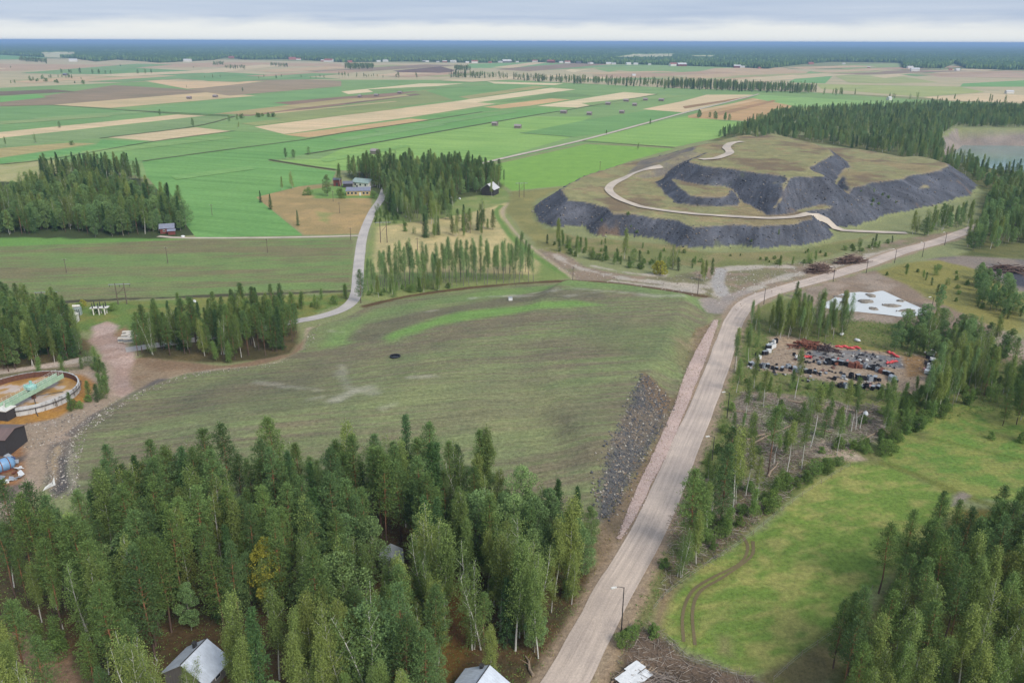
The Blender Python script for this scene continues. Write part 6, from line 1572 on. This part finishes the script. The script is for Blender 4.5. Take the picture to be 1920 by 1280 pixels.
# ------------------------------------------------------------------ round settling tank with its bridge
def tank():
    c = P(52, 760 - 15, 0.0); cx, cy = c
    R_ = 12.7; rz = 0.0
    z = H(cx, cy)
    t = thing('settling_tank', 'round concrete settling tank full of orange sludge with a green bridge', 'tank', (cx, cy, z))
    n = 64; w = MB(); ri = R_ - .35; hh = 2.4
    ring = [(math.cos(2 * math.pi * k / n), math.sin(2 * math.pi * k / n)) for k in range(n)]
    for k in range(n):
        a, b = ring[k], ring[(k + 1) % n]
        w.poly([(a[0] * R_, a[1] * R_, -.3), (b[0] * R_, b[1] * R_, -.3), (b[0] * R_, b[1] * R_, hh), (a[0] * R_, a[1] * R_, hh)])
        w.poly([(a[0] * R_, a[1] * R_, hh), (b[0] * R_, b[1] * R_, hh), (b[0] * ri, b[1] * ri, hh), (a[0] * ri, a[1] * ri, hh)])
    m, nt, N, L, bs = nodes_of('stained_concrete'); tc = N.new('ShaderNodeTexCoord')
    n1 = noise(N, L, tc.outputs['Object'], 1.1, 5, .7, (1, 1, .2))
    L.new(ramp(N, L, n1, [(.36, alb((96, 84, 70))), (.48, alb((196, 196, 194))), (.8, alb((222, 222, 220)))]), bs.inputs['Base Color'])
    w.build('wall', m, t)
    iw = MB()
    for k in range(n):
        a, b = ring[k], ring[(k + 1) % n]
        iw.poly([(b[0] * ri, b[1] * ri, .4), (a[0] * ri, a[1] * ri, .4), (a[0] * ri, a[1] * ri, hh), (b[0] * ri, b[1] * ri, hh)])
    iw.build('inner_wall', mat_plain('rusty_inner_wall', (104, 72, 58), .9, .3, 1.5), t)
    for k in range(n):
        if k % 2 == 0:
            a = ring[k]; MB().box((a[0] * (R_ + .06), a[1] * (R_ + .06), hh / 2), (.16, .22, hh), 2 * math.pi * k / n).build('rib', m, t)
    m2, nt, N, L, bs = nodes_of('orange_sludge'); tc = N.new('ShaderNodeTexCoord')
    n1 = noise(N, L, tc.outputs['Object'], .16, 5, .6)
    L.new(ramp(N, L, n1, [(.34, alb((150, 110, 62))), (.5, alb((184, 142, 78))), (.56, alb((196, 176, 160))), (.75, alb((206, 194, 184)))]), bs.inputs['Base Color']); bs.inputs['Roughness'].default_value = .35
    MB().poly([(a[0] * ri, a[1] * ri, .8) for a in ring]).build('sludge', m2, t)
    gm = mat_plain('green_paint', (168, 196, 166), .5, .18, 1.0)
    A = P(4, 765, 2.8) - c; B = P(113, 706, 2.8) - c
    dv = (B - A) / np.linalg.norm(B - A); nv = np.array([-dv[1], dv[0]])
    for s in (-1, 1):
        br = MB(); br.tube([tuple(A + nv * s * .95) + (3.0,), tuple(B + nv * s * .95) + (3.0,)], [.08, .08], 4)
        o_ = nv * s * .95
        for e0, e1 in ((-.14, .14),):
            br.poly([tuple(A + o_) + (2.45,), tuple(B + o_) + (2.45,), tuple(B + o_) + (3.75,), tuple(A + o_) + (3.75,)])
            q = o_ + nv * s * .2
            br.poly([tuple(A + q) + (3.75,), tuple(B + q) + (3.75,), tuple(B + q) + (2.45,), tuple(A + q) + (2.45,)])
            br.poly([tuple(A + o_) + (3.75,), tuple(B + o_) + (3.75,), tuple(B + q) + (3.75,), tuple(A + q) + (3.75,)])
        br.build('girder', gm, t)
    MB().poly([tuple(A - nv * .9) + (2.6,), tuple(B - nv * .9) + (2.6,), tuple(B + nv * .9) + (2.6,), tuple(A + nv * .9) + (2.6,)]).build('walkway', DARKM, t)
    for s in (-1, 1):
        q = nv * s * 1.0
        for k in range(15):
            e = A + (B - A) * k / 14 + q; MB().tube([tuple(e) + (3.7,), tuple(e) + (4.7,)], .035, 4).build('rail_post', TRIM, t)
        for zr in (4.2, 4.7): MB().tube([tuple(A + q) + (zr,), tuple(B + q) + (zr,)], .03, 4).build('handrail', TRIM, t)
    MB().tube([(R_ * 1.03 * math.cos(a), R_ * 1.03 * math.sin(a), 1.7) for a in np.linspace(-2.6, .6, 40)], .11, 6).build('ring_pipe', DARKM, t)
    for a in (-1.9, -.9, -.2): MB().tube([(R_ * 1.02 * math.cos(a), R_ * 1.02 * math.sin(a), 1.7), (R_ * 1.02 * math.cos(a), R_ * 1.02 * math.sin(a), .1), (R_ * 1.2 * math.cos(a), R_ * 1.2 * math.sin(a), .15)], .12, 6).build('down_pipe', DARKM, t)
    md = A * .5 + B * .5
    MB().tube([tuple(md) + (.3,), tuple(md) + (2.4,)], .55, 8).build('centre_column', mat_plain('rusty_steel', (108, 74, 58), .8), t)
    h_ = MB(); h_.tube([tuple(md) + (3.6,), tuple(md) + (4.4,), tuple(md) + (4.9,)], [1.3, 1.3, .5], 10); h_.box((md[0] - 1.2, md[1] - .3, 4.3), (1.0, .8, 1.0)); h_.tube([tuple(md) + (4.8,), tuple(md) + (5.8,)], .35, 8); h_.build('drive_head', mat_plain('mint_paint', (150, 196, 184), .5), t)
    for k in range(4):
        a = .6 + k * math.pi / 2; MB().tube([(md[0], md[1], 1.4), (md[0] + 7 * math.cos(a), md[1] + 7 * math.sin(a), 1.0)], .09, 4).build('rake_arm', DARKM, t)
    x, y = P(14, 785, 0); t2 = thing('pump_house', 'small black cabin with white flat roof at the tank bridge', 'cabin', (x, y, H(x, y)), math.atan2(dv[1], dv[0]))
    MB().box((0, 0, 1.2), (3.2, 3.2, 2.9)).build('wall', WALL['black'], t2)
    ro = MB().box((0, 0, 2.75), (3.5, 3.5, .2)).build('roof', TRIM, t2)
    MB().tube([(.9, .9, 2.8), (.9, .9, 3.9)], .1, 6).build('vent', TRIM, ro)
tank()

# ------------------------------------------------------------------ poles, lamps and wires
def height_of(px, py, top):
    p, z = D(px, py); d_ = math.hypot(p[0], p[1]); dr = R3 @ np.array([px - 960.0, 640.0 - top, -FPX])
    return p, z, CAM_H + dr[2] * d_ / math.hypot(dr[0], dr[1]) - z

LAMPS = [(1165, 1182, 1100, 'street lamp nearest the bottom edge, right of the gravel road'), (1335, 863, 818, 'street lamp beside the pink stone bed, second up the gravel road'), (1363, 783, 735, 'street lamp beside the clear-cut, third up the gravel road'), (1432, 570, 540, 'street lamp at the bend of the gravel road'),
         (1562, 528, 503, 'street lamp above the white pond'), (1624, 512, 488, 'street lamp between pond and log heaps'), (1677, 493, 470, 'street lamp at the yellow rough'), (1729, 482, 455, 'street lamp before the track junction'), (1771, 460, 436, 'last street lamp at the far road end'), (1745, 588, 558, 'lone lamp post on the mud by the pond')]
for px, py, tp, lb in LAMPS:
    p, z, h = height_of(px, py, tp); h = min(max(h, 6), 11)
    t = thing('street_lamp', lb, 'street lamp', (p[0], p[1], z), math.radians(200), 'street lamps along the gravel road')
    MB().tube([(0, 0, -.3), (0, 0, h)], [.13, .08], 6).build('pole', DARKM, t)
    ar = MB().tube([(0, 0, h - .1), (.9, 0, h + .35), (1.5, 0, h + .4)], [.06, .05, .05], 5).build('arm', DARKM, t)
    MB().box((1.85, 0, h + .4), (.95, .34, .18)).build('lamp_head', TRIM, ar)
POLES = [(125, 512, 486, 'wooden pole standing left in the sown field'), (315, 494, 463, 'wooden pole standing in the middle of the sown field'), (398, 404, 386, 'wooden pole in the green field by the red shed'), (502, 474, 448, 'wooden pole at the top of the sown field'), (658, 450, 430, 'wooden pole at the lane junction'), (625, 378, 358, 'thin pole before the farmhouse'), (637, 400, 384, 'thin pole in the tan meadow'),
         (1308, 552, 514, 'reddish pole on the mud flat before the hill'), (1074, 527, 509, 'short dark pole where the paths meet'), (783, 470, 448, 'pole behind the aspen rows'), (1125, 318, 303, 'pole on the green field behind the hill')]
for px, py, tp, lb in POLES:
    p, z, h = height_of(px, py, tp); h = min(max(h, 6), 12)
    t = thing('utility_pole', lb, 'pole', (p[0], p[1], z), rng.uniform(-.4, .4), 'single utility poles')
    MB().tube([(0, 0, -.3), (0, 0, h)], [.16, .10], 6).build('pole', WOODP, t)
    c_ = MB().box((0, 0, h - .35), (1.7, .12, .14)).build('crossarm', WOODP, t)
    for sx in (-.7, 0, .7): MB().tube([(sx, 0, h - .3), (sx, 0, h + .0)], .06, 5).build('insulator', TRIM, c_)
for px, py, tp, lb in ((230, 570, 537, 'twin-pole line mast by the switchyard'), (94, 586, 556, 'dark twin-pole mast left of the white shelter'), (720, 455, 415, 'tall twin-pole mast on the pale meadow'), (978, 370, 342, 'twin-pole mast between farm wood and hill')):
    p, z, h = height_of(px, py, tp); h = min(max(h, 8), 15)
    t = thing('line_mast', lb, 'power mast', (p[0], p[1], z), 0.15, 'twin-pole line masts')
    for sx in (-1.5, 1.5): MB().tube([(sx, 0, -.3), (sx, 0, h)], [.2, .14], 6).build('pole', WOODP, t)
    c_ = MB().box((0, 0, h - .5), (7.4, .18, .2)).build('crossarm', mat_plain('galvanised', (158, 160, 164), .5) if 'galv' not in M else M['galv'], t)
    for sx in (-3.4, 0, 3.4): MB().tube([(sx, 0, h - .6), (sx, 0, h - 1.5)], .08, 5).build('insulator', DARKM, c_)
    MB().tube([(-1.5, 0, h * .45), (1.5, 0, h * .8)], .07, 4).build('brace', WOODP, t)
# switchgear
x0, y0 = at(187, 590)
t = thing('switchgear', 'row of grey switchgear posts with dark insulators', 'switchgear', (x0, y0, H(x0, y0)), .1)
for i in range(3):
    for j in range(2):
        MB().tube([(i * 1.9 - 2, j * 1.8, 0), (i * 1.9 - 2, j * 1.8, 2.4)], .22, 6).build('post', TRIM, t)
        MB().tube([(i * 1.9 - 2, j * 1.8, 2.4), (i * 1.9 - 2, j * 1.8, 2.9), (i * 1.9 - 2, j * 1.8, 4.3)], [.3, .22, .12], 6).build('insulator', DARKM, t)
MB().box((0, .9, 2.45), (6, 2.4, .14)).build('frame', TRIM, t)
x0, y0 = at(146, 590)
t = thing('transformer', 'pale transformer box with pipes beside the switchgear', 'transformer', (x0, y0, H(x0, y0)), .2)
MB().box((0, 0, 1.3), (2.6, 1.8, 2.6)).build('body', mat_plain('pale_green_paint', (164, 176, 170), .5), t)
MB().tube([(-1.2, 0, 3.2), (1.2, 0, 3.2)], .45, 8).build('expansion_tank', TRIM, t)
for i in range(4): MB().box((-.9 + i * .6, -1.05, 1.3), (.12, .3, 2.0)).build('fin', DARKM, t)

# ------------------------------------------------------------------ heaps, logs, scrap
LOGM = mat_bark('peeled_logs', (150, 132, 112), (150, 132, 112)); LOGP = mat_plain('pale_log_ends', (214, 204, 188), .8); BRUSH = mat_plain('brush_wood', (104, 84, 74), .9, .4, 2.0); RUST = mat_plain('rusty_scrap', (124, 78, 62), .85, .4, 1.5)
REDP = mat_plain('red_plastic', (214, 84, 84), .5, .15); BLACKP = mat_plain('black_plastic', (44, 44, 48), .5, .3); GREYS = mat_plain('grey_sheet', (156, 162, 168), .5, .2); WHITES = mat_plain('white_sheeting', (226, 226, 224), .6, .1); BLUEP = mat_metal_roof('blue_tank_paint', (120, 160, 196), rust=.6)

def heap(name, px, py, rx, ry, hz, n, mat, label, cat, ln=(2, 5), r=.09, seed=0, rz=0.0, wild=.5):
    """a heap of criss-crossing sticks, every stick a part"""
    g = np.random.default_rng(seed); x, y = at(px, py)
    t = thing(name, label, cat, (x, y, H(x, y)), rz)
    for i in range(n):
        a = g.normal() * wild; q = g.normal(size=2) * .42; u, v = np.clip(q, -.95, .95)
        zc = max(.1, hz * (1 - u * u - v * v) * g.uniform(.3, 1)); L_ = g.uniform(*ln) / 2; el = g.normal() * .18
        dv = np.array([math.cos(a) * math.cos(el), math.sin(a) * math.cos(el), math.sin(el)]); c = np.array([u * rx, v * ry, zc])
        MB().tube([c - dv * L_, c + g.normal(size=3) * .1, c + dv * L_], [r * g.uniform(.7, 1.5)] * 3, 4).build('branch' if cat != 'scrap heap' else 'scrap_bar', mat, t)
heap('log_heap', 1535, 510, 5.5, 3, 3.4, 90, BRUSH, 'heap of dark brushwood left of the gravel road, nearer one', 'log heap', (3, 7), .14, 1, .3)
heap('log_heap', 1595, 493, 7.5, 3, 3.4, 100, BRUSH, 'long heap of dark brushwood left of the gravel road, farther one', 'log heap', (4, 8), .14, 2, .3)
heap('log_heap', 1888, 510, 10, 5, 3.0, 80, BRUSH, 'brown heap of roots and logs on the dark ground, right edge', 'log heap', (3, 7), .16, 3, -.3)
heap('brush_pile', 1228, 1283, 4.5, 3.5, 1.2, 90, mat_plain('grey_brush', (138, 126, 116), .9, .3), 'fan of grey branches at the bottom edge right of the road', 'brush pile', (2, 5), .05, 4, -.4, .5)
heap('brush_pile', 1625, 768, 5, 3, 1.2, 45, mat_plain('grey_brush_b', (132, 122, 112), .9, .3), 'grey tangle of branches on the clear-cut edge', 'brush pile', (2, 5), .05, 5, .2, 1.2)
heap('brush_pile', 1345, 1000, 3, 2.5, 1.0, 40, mat_plain('grey_brush_c', (128, 118, 106), .9, .3), 'pale twigs piled between gravel road and meadow', 'brush pile', (1.5, 4), .05, 6, .5, 1.2)
heap('scrap_heap', 1515, 652, 6, 3.2, 2.4, 60, RUST, 'rusty red heap of scrap bars, left part of the scrap yard', 'scrap heap', (2, 5), .16, 7, -.1, .9)
heap('scrap_heap', 1548, 656, 4.5, 2.6, 1.8, 40, mat_plain('dark_scrap', (82, 68, 66), .85, .3), 'dark scrap heap beside the rusty red one', 'scrap heap', (2, 4), .14, 8, -.2, .9)
# red plastic ribbons
for i, (a, b, lb) in enumerate((((1567, 650), (1612, 655), 'long red plastic roll lying behind the scrap yard'), ((1664, 661), (1682, 671), 'red plastic bundle at the right end of the yard'), ((1663, 683), (1681, 679), 'red plastic bundle near the crate row end'), ((1508, 671), (1521, 671), 'small red sheet among the front junk'))):
    A, B = np.array(at(*a)), np.array(at(*b)); t = thing('plastic_roll', 'crumpled ' + lb, 'plastic roll', ((A[0] + B[0]) / 2, (A[1] + B[1]) / 2, H(*A)), math.atan2(*(B - A)[::-1]))
    L_ = np.linalg.norm(B - A)
    for k in range(4):
        u = (k - 1.5) * L_ / 4; MB().tube([(u - L_ / 6, rng.normal() * .4, .3), (u, rng.normal() * .4, .55), (u + L_ / 6, rng.normal() * .4, .3)], [.28, .42, .2], 6).build('roll', REDP, t)
# black and pale crates in rows
def crate(px, py, k, label, group, s=1.0):
    x, y = at(px, py); s *= rng.uniform(.6, 1.0); w_, d_, h_ = rng.uniform(.9, 1.7) * s, rng.uniform(.8, 1.3) * s, rng.uniform(.6, 1.4) * s
    t = thing('crate', label, 'crate', (x, y, H(x, y)), rng.uniform(-1.5, 1.5), group)
    m = {'b': BLACKP, 'w': WHITES, 'g': GREYS, 'r': RUST}[k]; th = .08
    MB().box((0, 0, .12), (w_, d_, .12)).build('base', m, t)
    for sx, sy, ww, dd in ((-1, 0, th, d_), (1, 0, th, d_), (0, -1, w_ - 2 * th, th), (0, 1, w_ - 2 * th, th)):
        MB().box((sx * (w_ - th) / 2, sy * (d_ - th) / 2, h_ / 2 + .18), (ww, dd, h_)).build('side', m, t)
    if rng.random() < .55: MB().box((rng.uniform(-.1, .1), rng.uniform(-.1, .1), h_ + .22), (w_ * 1.02, d_ * 1.02, .08), 0, (rng.normal() * .06, rng.normal() * .06)).build('lid', GREYS if k == 'b' else m, t)
ORD = ['first', 'second', 'third', 'fourth', 'fifth', 'sixth', 'seventh', 'eighth', 'ninth', 'tenth', 'eleventh', 'twelfth', 'thirteenth', 'fourteenth', 'fifteenth', 'sixteenth', 'seventeenth', 'eighteenth', 'nineteenth', 'twentieth']
CN = {'b': 'black', 'w': 'white', 'g': 'grey', 'r': 'rusty'}
def crate_row(line, n, mix, desc, s=1.0, jit=1.5):
    c = np.array(line, float); seg = np.linspace(0, len(c) - 1, n)
    for i, q in enumerate(seg):
        j = min(int(q), len(c) - 2); p = c[j] * (1 - q + j) + c[j + 1] * (q - j) + rng.normal(size=2) * np.array([jit, jit * .5])
        k = mix[rng.integers(len(mix))]
        crate(p[0], p[1], k, '%s crate, %s %s' % (CN[k], ORD[i] if i < 20 else 'twenty-' + ORD[i - 20], desc), 'crates of the scrap yard', s)
crate_row([(1408, 686), (1430, 690), (1465, 694)], 9, 'bbbg', 'from the left in the near short row', 1.1)
crate_row([(1476, 690), (1500, 698), (1536, 702)], 9, 'bbgb', 'from the left in the row behind the brush', 1.1)
crate_row([(1548, 682), (1575, 684), (1610, 690), (1640, 694), (1668, 704), (1676, 716)], 20, 'bbbbbgr', 'from the left in the long main row', 1.25, 1.0)
crate_row([(1748, 664), (1745, 680), (1740, 700)], 12, 'wwbwb', 'from the top in the right-hand stack line', 1.3, 3)
crate_row([(1452, 640), (1446, 652), (1440, 660), (1418, 672)], 12, 'bwwbb', 'from the top in the left-hand stack line', 1.3, 2.5)
crate_row([(1568, 712), (1600, 708), (1628, 712), (1648, 714)], 8, 'bbgb', 'from the left in the scattered row below the yard', 1.15, 2)
crate_row([(1576, 726), (1612, 728), (1650, 730)], 7, 'bgbb', 'from the left in the last row by the brush', 1.1, 2)
crate_row([(1488, 668), (1500, 676), (1520, 680), (1548, 682)], 8, 'bgwb', 'from the left in the low row before the scrap heaps', .9, 2)
for px, py, lb in ((1578, 628, 'white sheeted bundle below the young stand'), (1607, 640, 'long pale sheeted bundle behind the scrap yard'), (957, 563, 'small white box standing on the ploughed field'), (694, 352, 'white caravan-like box by the farmhouse'), (846, 372, 'white bale left of the pale dome by the barn'), (862, 374, 'white rounded bale by the barn'), (343, 445, 'white bale by the red shed'), (365, 567, 'white stone bale at the edge of the sown field'), (1623, 778, 'white sack on the clear-cut edge')):
    x, y = at(px, py);     t = thing('bale' if 'box' not in lb else 'white_box', lb, 'bale' if 'box' not in lb else 'box', (x, y, H(x, y)), rng.uniform(0, 3))
    t.scale = (.7, .7, .7)
    if 'box' in lb: MB().box((0, 0, .8), (2.0, 1.5, 1.6), 0, None, .05).build('body', WHITES, t); MB().box((0, 0, 1.65), (2.1, 1.6, .1)).build('lid', GREYS, t)
    else: MB().blob((0, 0, .6), (1.5, .9, .8), int(px), 9, 6, .18).build('body', WHITES, t, True); MB().tube([(-.5, -.95, .5), (-.5, 0, 1.4), (-.5, .95, .5)], .05, 4).build('strap', GREYS, t)
# junk beside the mine shed
x, y = at(10, 882)
t = thing('scrap_tank', 'rusty blue tank lying in the junk below the black shed', 'tank', (x, y, H(x, y)), .9)
MB().tube([(-2.4, 0, 1.5), (-2.0, 0, 1.5), (0, 0, 1.5), (1.4, 0, 1.5), (2.1, 0, 1.5)], [.7, 1.35, 1.5, 1.45, .8], 14).build('shell', BLUEP, t, True)
for u in (-.9, .7): MB().tube([(u, 0, 1.5), (u + .16, 0, 1.5)], 1.54, 14).build('band', RUST, t)
MB().box((0, 0, .2), (2.6, 2.0, .5)).build('cradle', RUST, t)
PIL = [(30, 868, GREYS, 'grey'), (36, 880, WHITES, 'white'), (22, 900, GREYS, 'grey'), (32, 898, GREYS, 'grey'), (12, 905, WHITES, 'white'), (5, 912, mat_plain('yellow_junk', (212, 170, 70), .6), 'yellow'), (24, 862, mat_plain('dark_blue_junk', (72, 88, 128), .6), 'dark blue'), (16, 858, GREYS, 'grey'), (40, 890, WHITES, 'white'), (3, 898, GREYS, 'grey'), (28, 888, RUST, 'rusty')]
for i, (px, py, m_, cn) in enumerate(PIL):
    x, y = at(px, py); t = thing('junk_sheet', '%s scrap sheet, %s from the shed in the junk by the blue tank' % (cn, ORD[sorted((q[1], q[0]) for q in PIL).index((py, px))]), 'scrap', (x, y, H(x, y)), rng.uniform(0, 3), 'scrap by the black shed')
    MB().box((0, 0, .45), (rng.uniform(1.2, 2.8), rng.uniform(.6, 1.3), .1), 0, (rng.normal() * .3, rng.normal() * .3)).build('panel', m_, t)
    MB().box((.3, .2, .2), (rng.uniform(.6, 1.2), .5, .4), rng.uniform(0, 3), None, .2).build('block', m_, t)
x, y = at(95, 915); t = thing('white_sheet', 'bent white metal sheet standing on dark ground by the near wood', 'sheet', (x, y, H(x, y)), .8)
MB().poly([(-1.6, 0, 0), (.2, .2, .2), (.5, 0, 1.3), (-.9, .1, .7)]).poly([(.2, .2, .2), (1.0, -.1, .4), (1.1, 0, 2.4), (.5, 0, 1.3)]).build('sheet', WHITES, t); MB().tube([(.6, .1, 0), (.6, .1, 1.2)], .05, 4).build('prop', DARKM, t)
for i, (px, py) in enumerate(((232, 641), (238, 635), (243, 642), (250, 638), (247, 632), (240, 629))):
    x, y = at(px, py); t = thing('concrete_block', 'pale concrete slab, %s nearest the dirt road in the stack by the pines' % ORD[sorted([641, 635, 642, 638, 632, 629], reverse=True).index(py)], 'slab', (x, y, H(x, y)), .2, 'stacked slabs by the pines')
    for k in range(3): MB().box((0, 0, .25 + k * .55), (3.0, 1.4, .3), rng.normal() * .06).build('slab', LOGP if k % 2 == 0 else GREYS, t)
# planks under white sheeting at the bottom edge
x, y = at(1190, 1272); t = thing('plank_stack', 'stack of grey planks under torn white sheeting at the bottom edge', 'plank stack', (x, y, H(x, y)), math.radians(40))
for i in range(14): MB().tube([(-3.2 + rng.normal() * .3, -2 + i * .3, .25 + .12 * (i % 3)), (3.2 + rng.normal() * .3, -2 + i * .3, .3 + .12 * (i % 3))], .13, 5).build('plank', LOGM, t)
for i, (u, v, a, b) in enumerate(((-1.2, .4, 2.2, 1.3), (1.0, .9, 1.8, 1.2), (.2, -1.0, 2.4, 1.0))):
    g = np.random.default_rng(i); n = 7; V = [(u + (k / (n - 1) - .5) * a * 1.6, v + (j / (n - 1) - .5) * b * 1.6, .78 + .12 * g.random() + .02 * i) for j in range(n) for k in range(n)]
    m = MB(); m.v = V; m.f = [[j * n + k, j * n + k + 1, (j + 1) * n + k + 1, (j + 1) * n + k] for j in range(n - 1) for k in range(n - 1)]; m.build('sheeting', WHITES, t, True)
# fallen trunks on the clear-cut and verges
FALL = [((1402, 838), (1500, 790), 'longest pale trunk lying across the clear-cut'), ((1400, 826), (1470, 805), 'grey trunk lying beside the longest one'), ((1598, 838), (1652, 806), 'straight pale trunk at the small meadow corner'), ((1374, 771), (1418, 779), 'pale trunk lying near the gravel road'), ((1440, 895), (1458, 868), 'bleached trunk below the clear-cut birches'), ((1478, 752), (1545, 768), 'trunk along the upper clear-cut track'),
        ((1660, 782), (1690, 762), 'leaning pale trunk at the scrub belt'), ((1385, 718), (1392, 690), 'pale trunk on the verge by the yard strip'), ((1228, 1192), (1216, 1168), 'grey trunk beside the lamp bushes'), ((1780, 726), (1800, 742), 'grey trunk on the rough at the right edge'), ((1000, 1268), (985, 1232), 'bare bent trunk beside the bottom house'), ((1530, 805), (1560, 812), 'short trunk in the middle of the clear-cut'), ((1606, 776), (1640, 772), 'thin trunk by the branch tangle')]
for i, (a, b, lb) in enumerate(FALL):
    A, B = np.array(at(*a)), np.array(at(*b)); L_ = np.linalg.norm(B - A)
    t = thing('fallen_trunk', lb, 'log', (A[0], A[1], H(*A)), math.atan2(*(B - A)[::-1]), 'fallen trunks right of the road')
    MB().tube([(0, 0, .25), (L_ * .35, .2, .3), (L_ * .7, -.2, .3), (L_, 0, .35)], [.26, .22, .18, .1], 6).build('log', LOGM, t)
    for k in range(3): u = L_ * rng.uniform(.3, .9); MB().tube([(u, 0, .3), (u + .5, rng.normal() * .8, rng.uniform(.5, 1.2))], [.06, .02], 4).build('branch_stub', LOGM, t)
# dead standing stems on the clear-cut
for px, py, h, lb in ((1451, 868, 4.5, 'short broken white stem below the clear-cut birches'), (1596, 808, 5, 'left dead stem on the clear-cut mound'), (1604, 806, 5.5, 'middle dead stem on the clear-cut mound'), (1612, 804, 4.5, 'right dead stem on the clear-cut mound'), (888, 345, 9, 'pale bare stem at the end of the farm wood')):
    x, y = at(px, py); t = thing('dead_stem', lb, 'dead tree', (x, y, H(x, y)), rng.uniform(0, 6))
    MB().tube([(0, 0, -.2), (.1, 0, h * .5), (.5, .1, h)], [.14, .1, .05], 6).build('trunk', M['birch_bark'], t); MB().tube([(.2, 0, h * .6), (-.5, .2, h * .8)], [.05, .02], 4).build('limb', M['birch_bark'], t)
# round drain hole in the field
x, y = at(741, 669); t = thing('drain_well', 'black round drain well in the middle of the ploughed field', 'well', (x, y, H(x, y)))
w = MB()
for k in range(20):
    a, b = 2 * math.pi * k / 20, 2 * math.pi * (k + 1) / 20
    for r0, r1, z0, z1 in ((1.6, 1.6, 0, .45), (1.6, 1.35, .45, .45), (1.35, 1.35, .45, .05)):
        w.poly([(r0 * math.cos(a), r0 * math.sin(a), z0), (r0 * math.cos(b), r0 * math.sin(b), z0), (r1 * math.cos(b), r1 * math.sin(b), z1), (r1 * math.cos(a), r1 * math.sin(a), z1)])
w.build('ring', BLACKP, t); MB().poly([(1.35 * math.cos(2 * math.pi * k / 20), 1.35 * math.sin(2 * math.pi * k / 20), .12) for k in range(20)]).build('water', mat_water('dark_water', (22, 20, 20)), t)
# islets in the pond
for i, (px, py, rx, ry, lb) in enumerate(((1578, 555, 3.6, 2.0, 'upper left'), (1633, 553, 2.4, 2.6, 'top middle'), (1623, 564, 4.0, 2.4, 'central'), (1672, 572, 4.2, 2.2, 'right of centre'), (1688, 563, 2.0, 1.4, 'upper right'), (1638, 578, 2.4, 2.0, 'lower middle'), (1583, 566, 2.2, 1.4, 'lower left'), (1700, 581, 4.5, 1.6, 'lower right'))):
    x, y = P(px, py); t = thing('islet', '%s mud islet in the white pond' % lb, 'islet', (x, y, POND_Z), rng.uniform(-.3, .3), 'mud islets of the pond')
    MB().blob((0, 0, -.15), (rx * .8, ry, .55), i, 12, 6, .2).build('mud', mat_plain('pond_mud', (140, 130, 116), .9, .3, .8), t, True)
    for k in range(4): MB().blob((rng.normal() * rx * .3, rng.normal() * ry * .3, .3), (.3, .25, .25), i * 7 + k).build('stone', mat_plain('pond_stone', (128, 122, 114), .9) if k + i == 0 else bpy.data.materials['pond_stone'], t)
# fence round the rutted meadow
def fence(line, label, sp=4.0, h=1.2):
    c = smooth(np.array([at(*p) for p in line]), 1.0); s = np.concatenate([[0], np.cumsum(np.linalg.norm(np.diff(c, axis=0), axis=1))])
    t = thing('wire_fence', label, 'fence', (c[0][0], c[0][1], H(*c[0])))
    loc = []
    for u in np.arange(0, s[-1], sp):
        p = np.array([np.interp(u, s, c[:, 0]), np.interp(u, s, c[:, 1])]); q = (p[0] - c[0][0], p[1] - c[0][1], H(*p) - H(*c[0])); loc.append(q)
        MB().tube([(q[0], q[1], q[2] - .1), (q[0] + rng.normal() * .05, q[1], q[2] + h)], .045, 5).build('post', LOGM, t)
    for k in (.5, 1.05): MB().tube([(q[0], q[1], q[2] + k * h / 1.2) for q in loc], .010, 3).build('wire', GREYS, t)
fence([(1225, 1145), (1245, 1120), (1290, 1085), (1340, 1052), (1400, 1012), (1490, 940), (1570, 888), (1606, 868)], 'wire fence along the bushy side of the rutted meadow')
fence([(1232, 1186), (1262, 1218), (1300, 1245), (1360, 1262), (1430, 1282)], 'wire fence below the rutted meadow at the bottom edge')
fence([(1450, 1278), (1500, 1232), (1560, 1190), (1620, 1130), (1640, 1095)], 'wire fence between rutted meadow and lower right wood')
# lone yard light beside the left house
x, y = at(482, 1265); t = thing('satellite_dish', 'white dish on a pole between the two bottom houses', 'dish', (x, y, H(x, y)), .3)
MB().tube([(0, 0, 0), (0, 0, 4.2)], .07, 6).build('pole', DARKM, t)
w = MB(); n = 14
for k in range(n):
    a, b = 2 * math.pi * k / n, 2 * math.pi * (k + 1) / n
    for r0, r1 in ((0.02, .35), (.35, .6)): w.poly([(r * math.cos(q), -.25 - .35 * (1 - (r / .6) ** 2) * -1 - .3, 4.3 + r * math.sin(q)) for r, q in ((r0, a), (r1, a), (r1, b), (r0, b))])
w.build('dish', TRIM, t); MB().tube([(0, -.2, 4.2), (0, -.9, 4.3)], .03, 4).build('feed_arm', DARKM, t)

# ------------------------------------------------------------------ the air
def haze():
    m = bpy.data.materials.new('haze'); m.use_nodes = True
    nt = m.node_tree; nt.nodes.clear()
    o = nt.nodes.new('ShaderNodeOutputMaterial'); v = nt.nodes.new('ShaderNodeVolumePrincipled')
    v.inputs['Color'].default_value = (0.42, 0.64, 0.95, 1)
    v.inputs['Density'].default_value = 1.0e-4
    v.inputs['Anisotropy'].default_value = 0.0
    nt.links.new(v.outputs[0], o.inputs['Volume'])
    b = MB(); b.box((0, 0, 37), (200000, 200000, 120))
    ob = b.build('haze', m); tag(ob, 'thin blue haze over the plain', None, None, 'stuff')
haze()
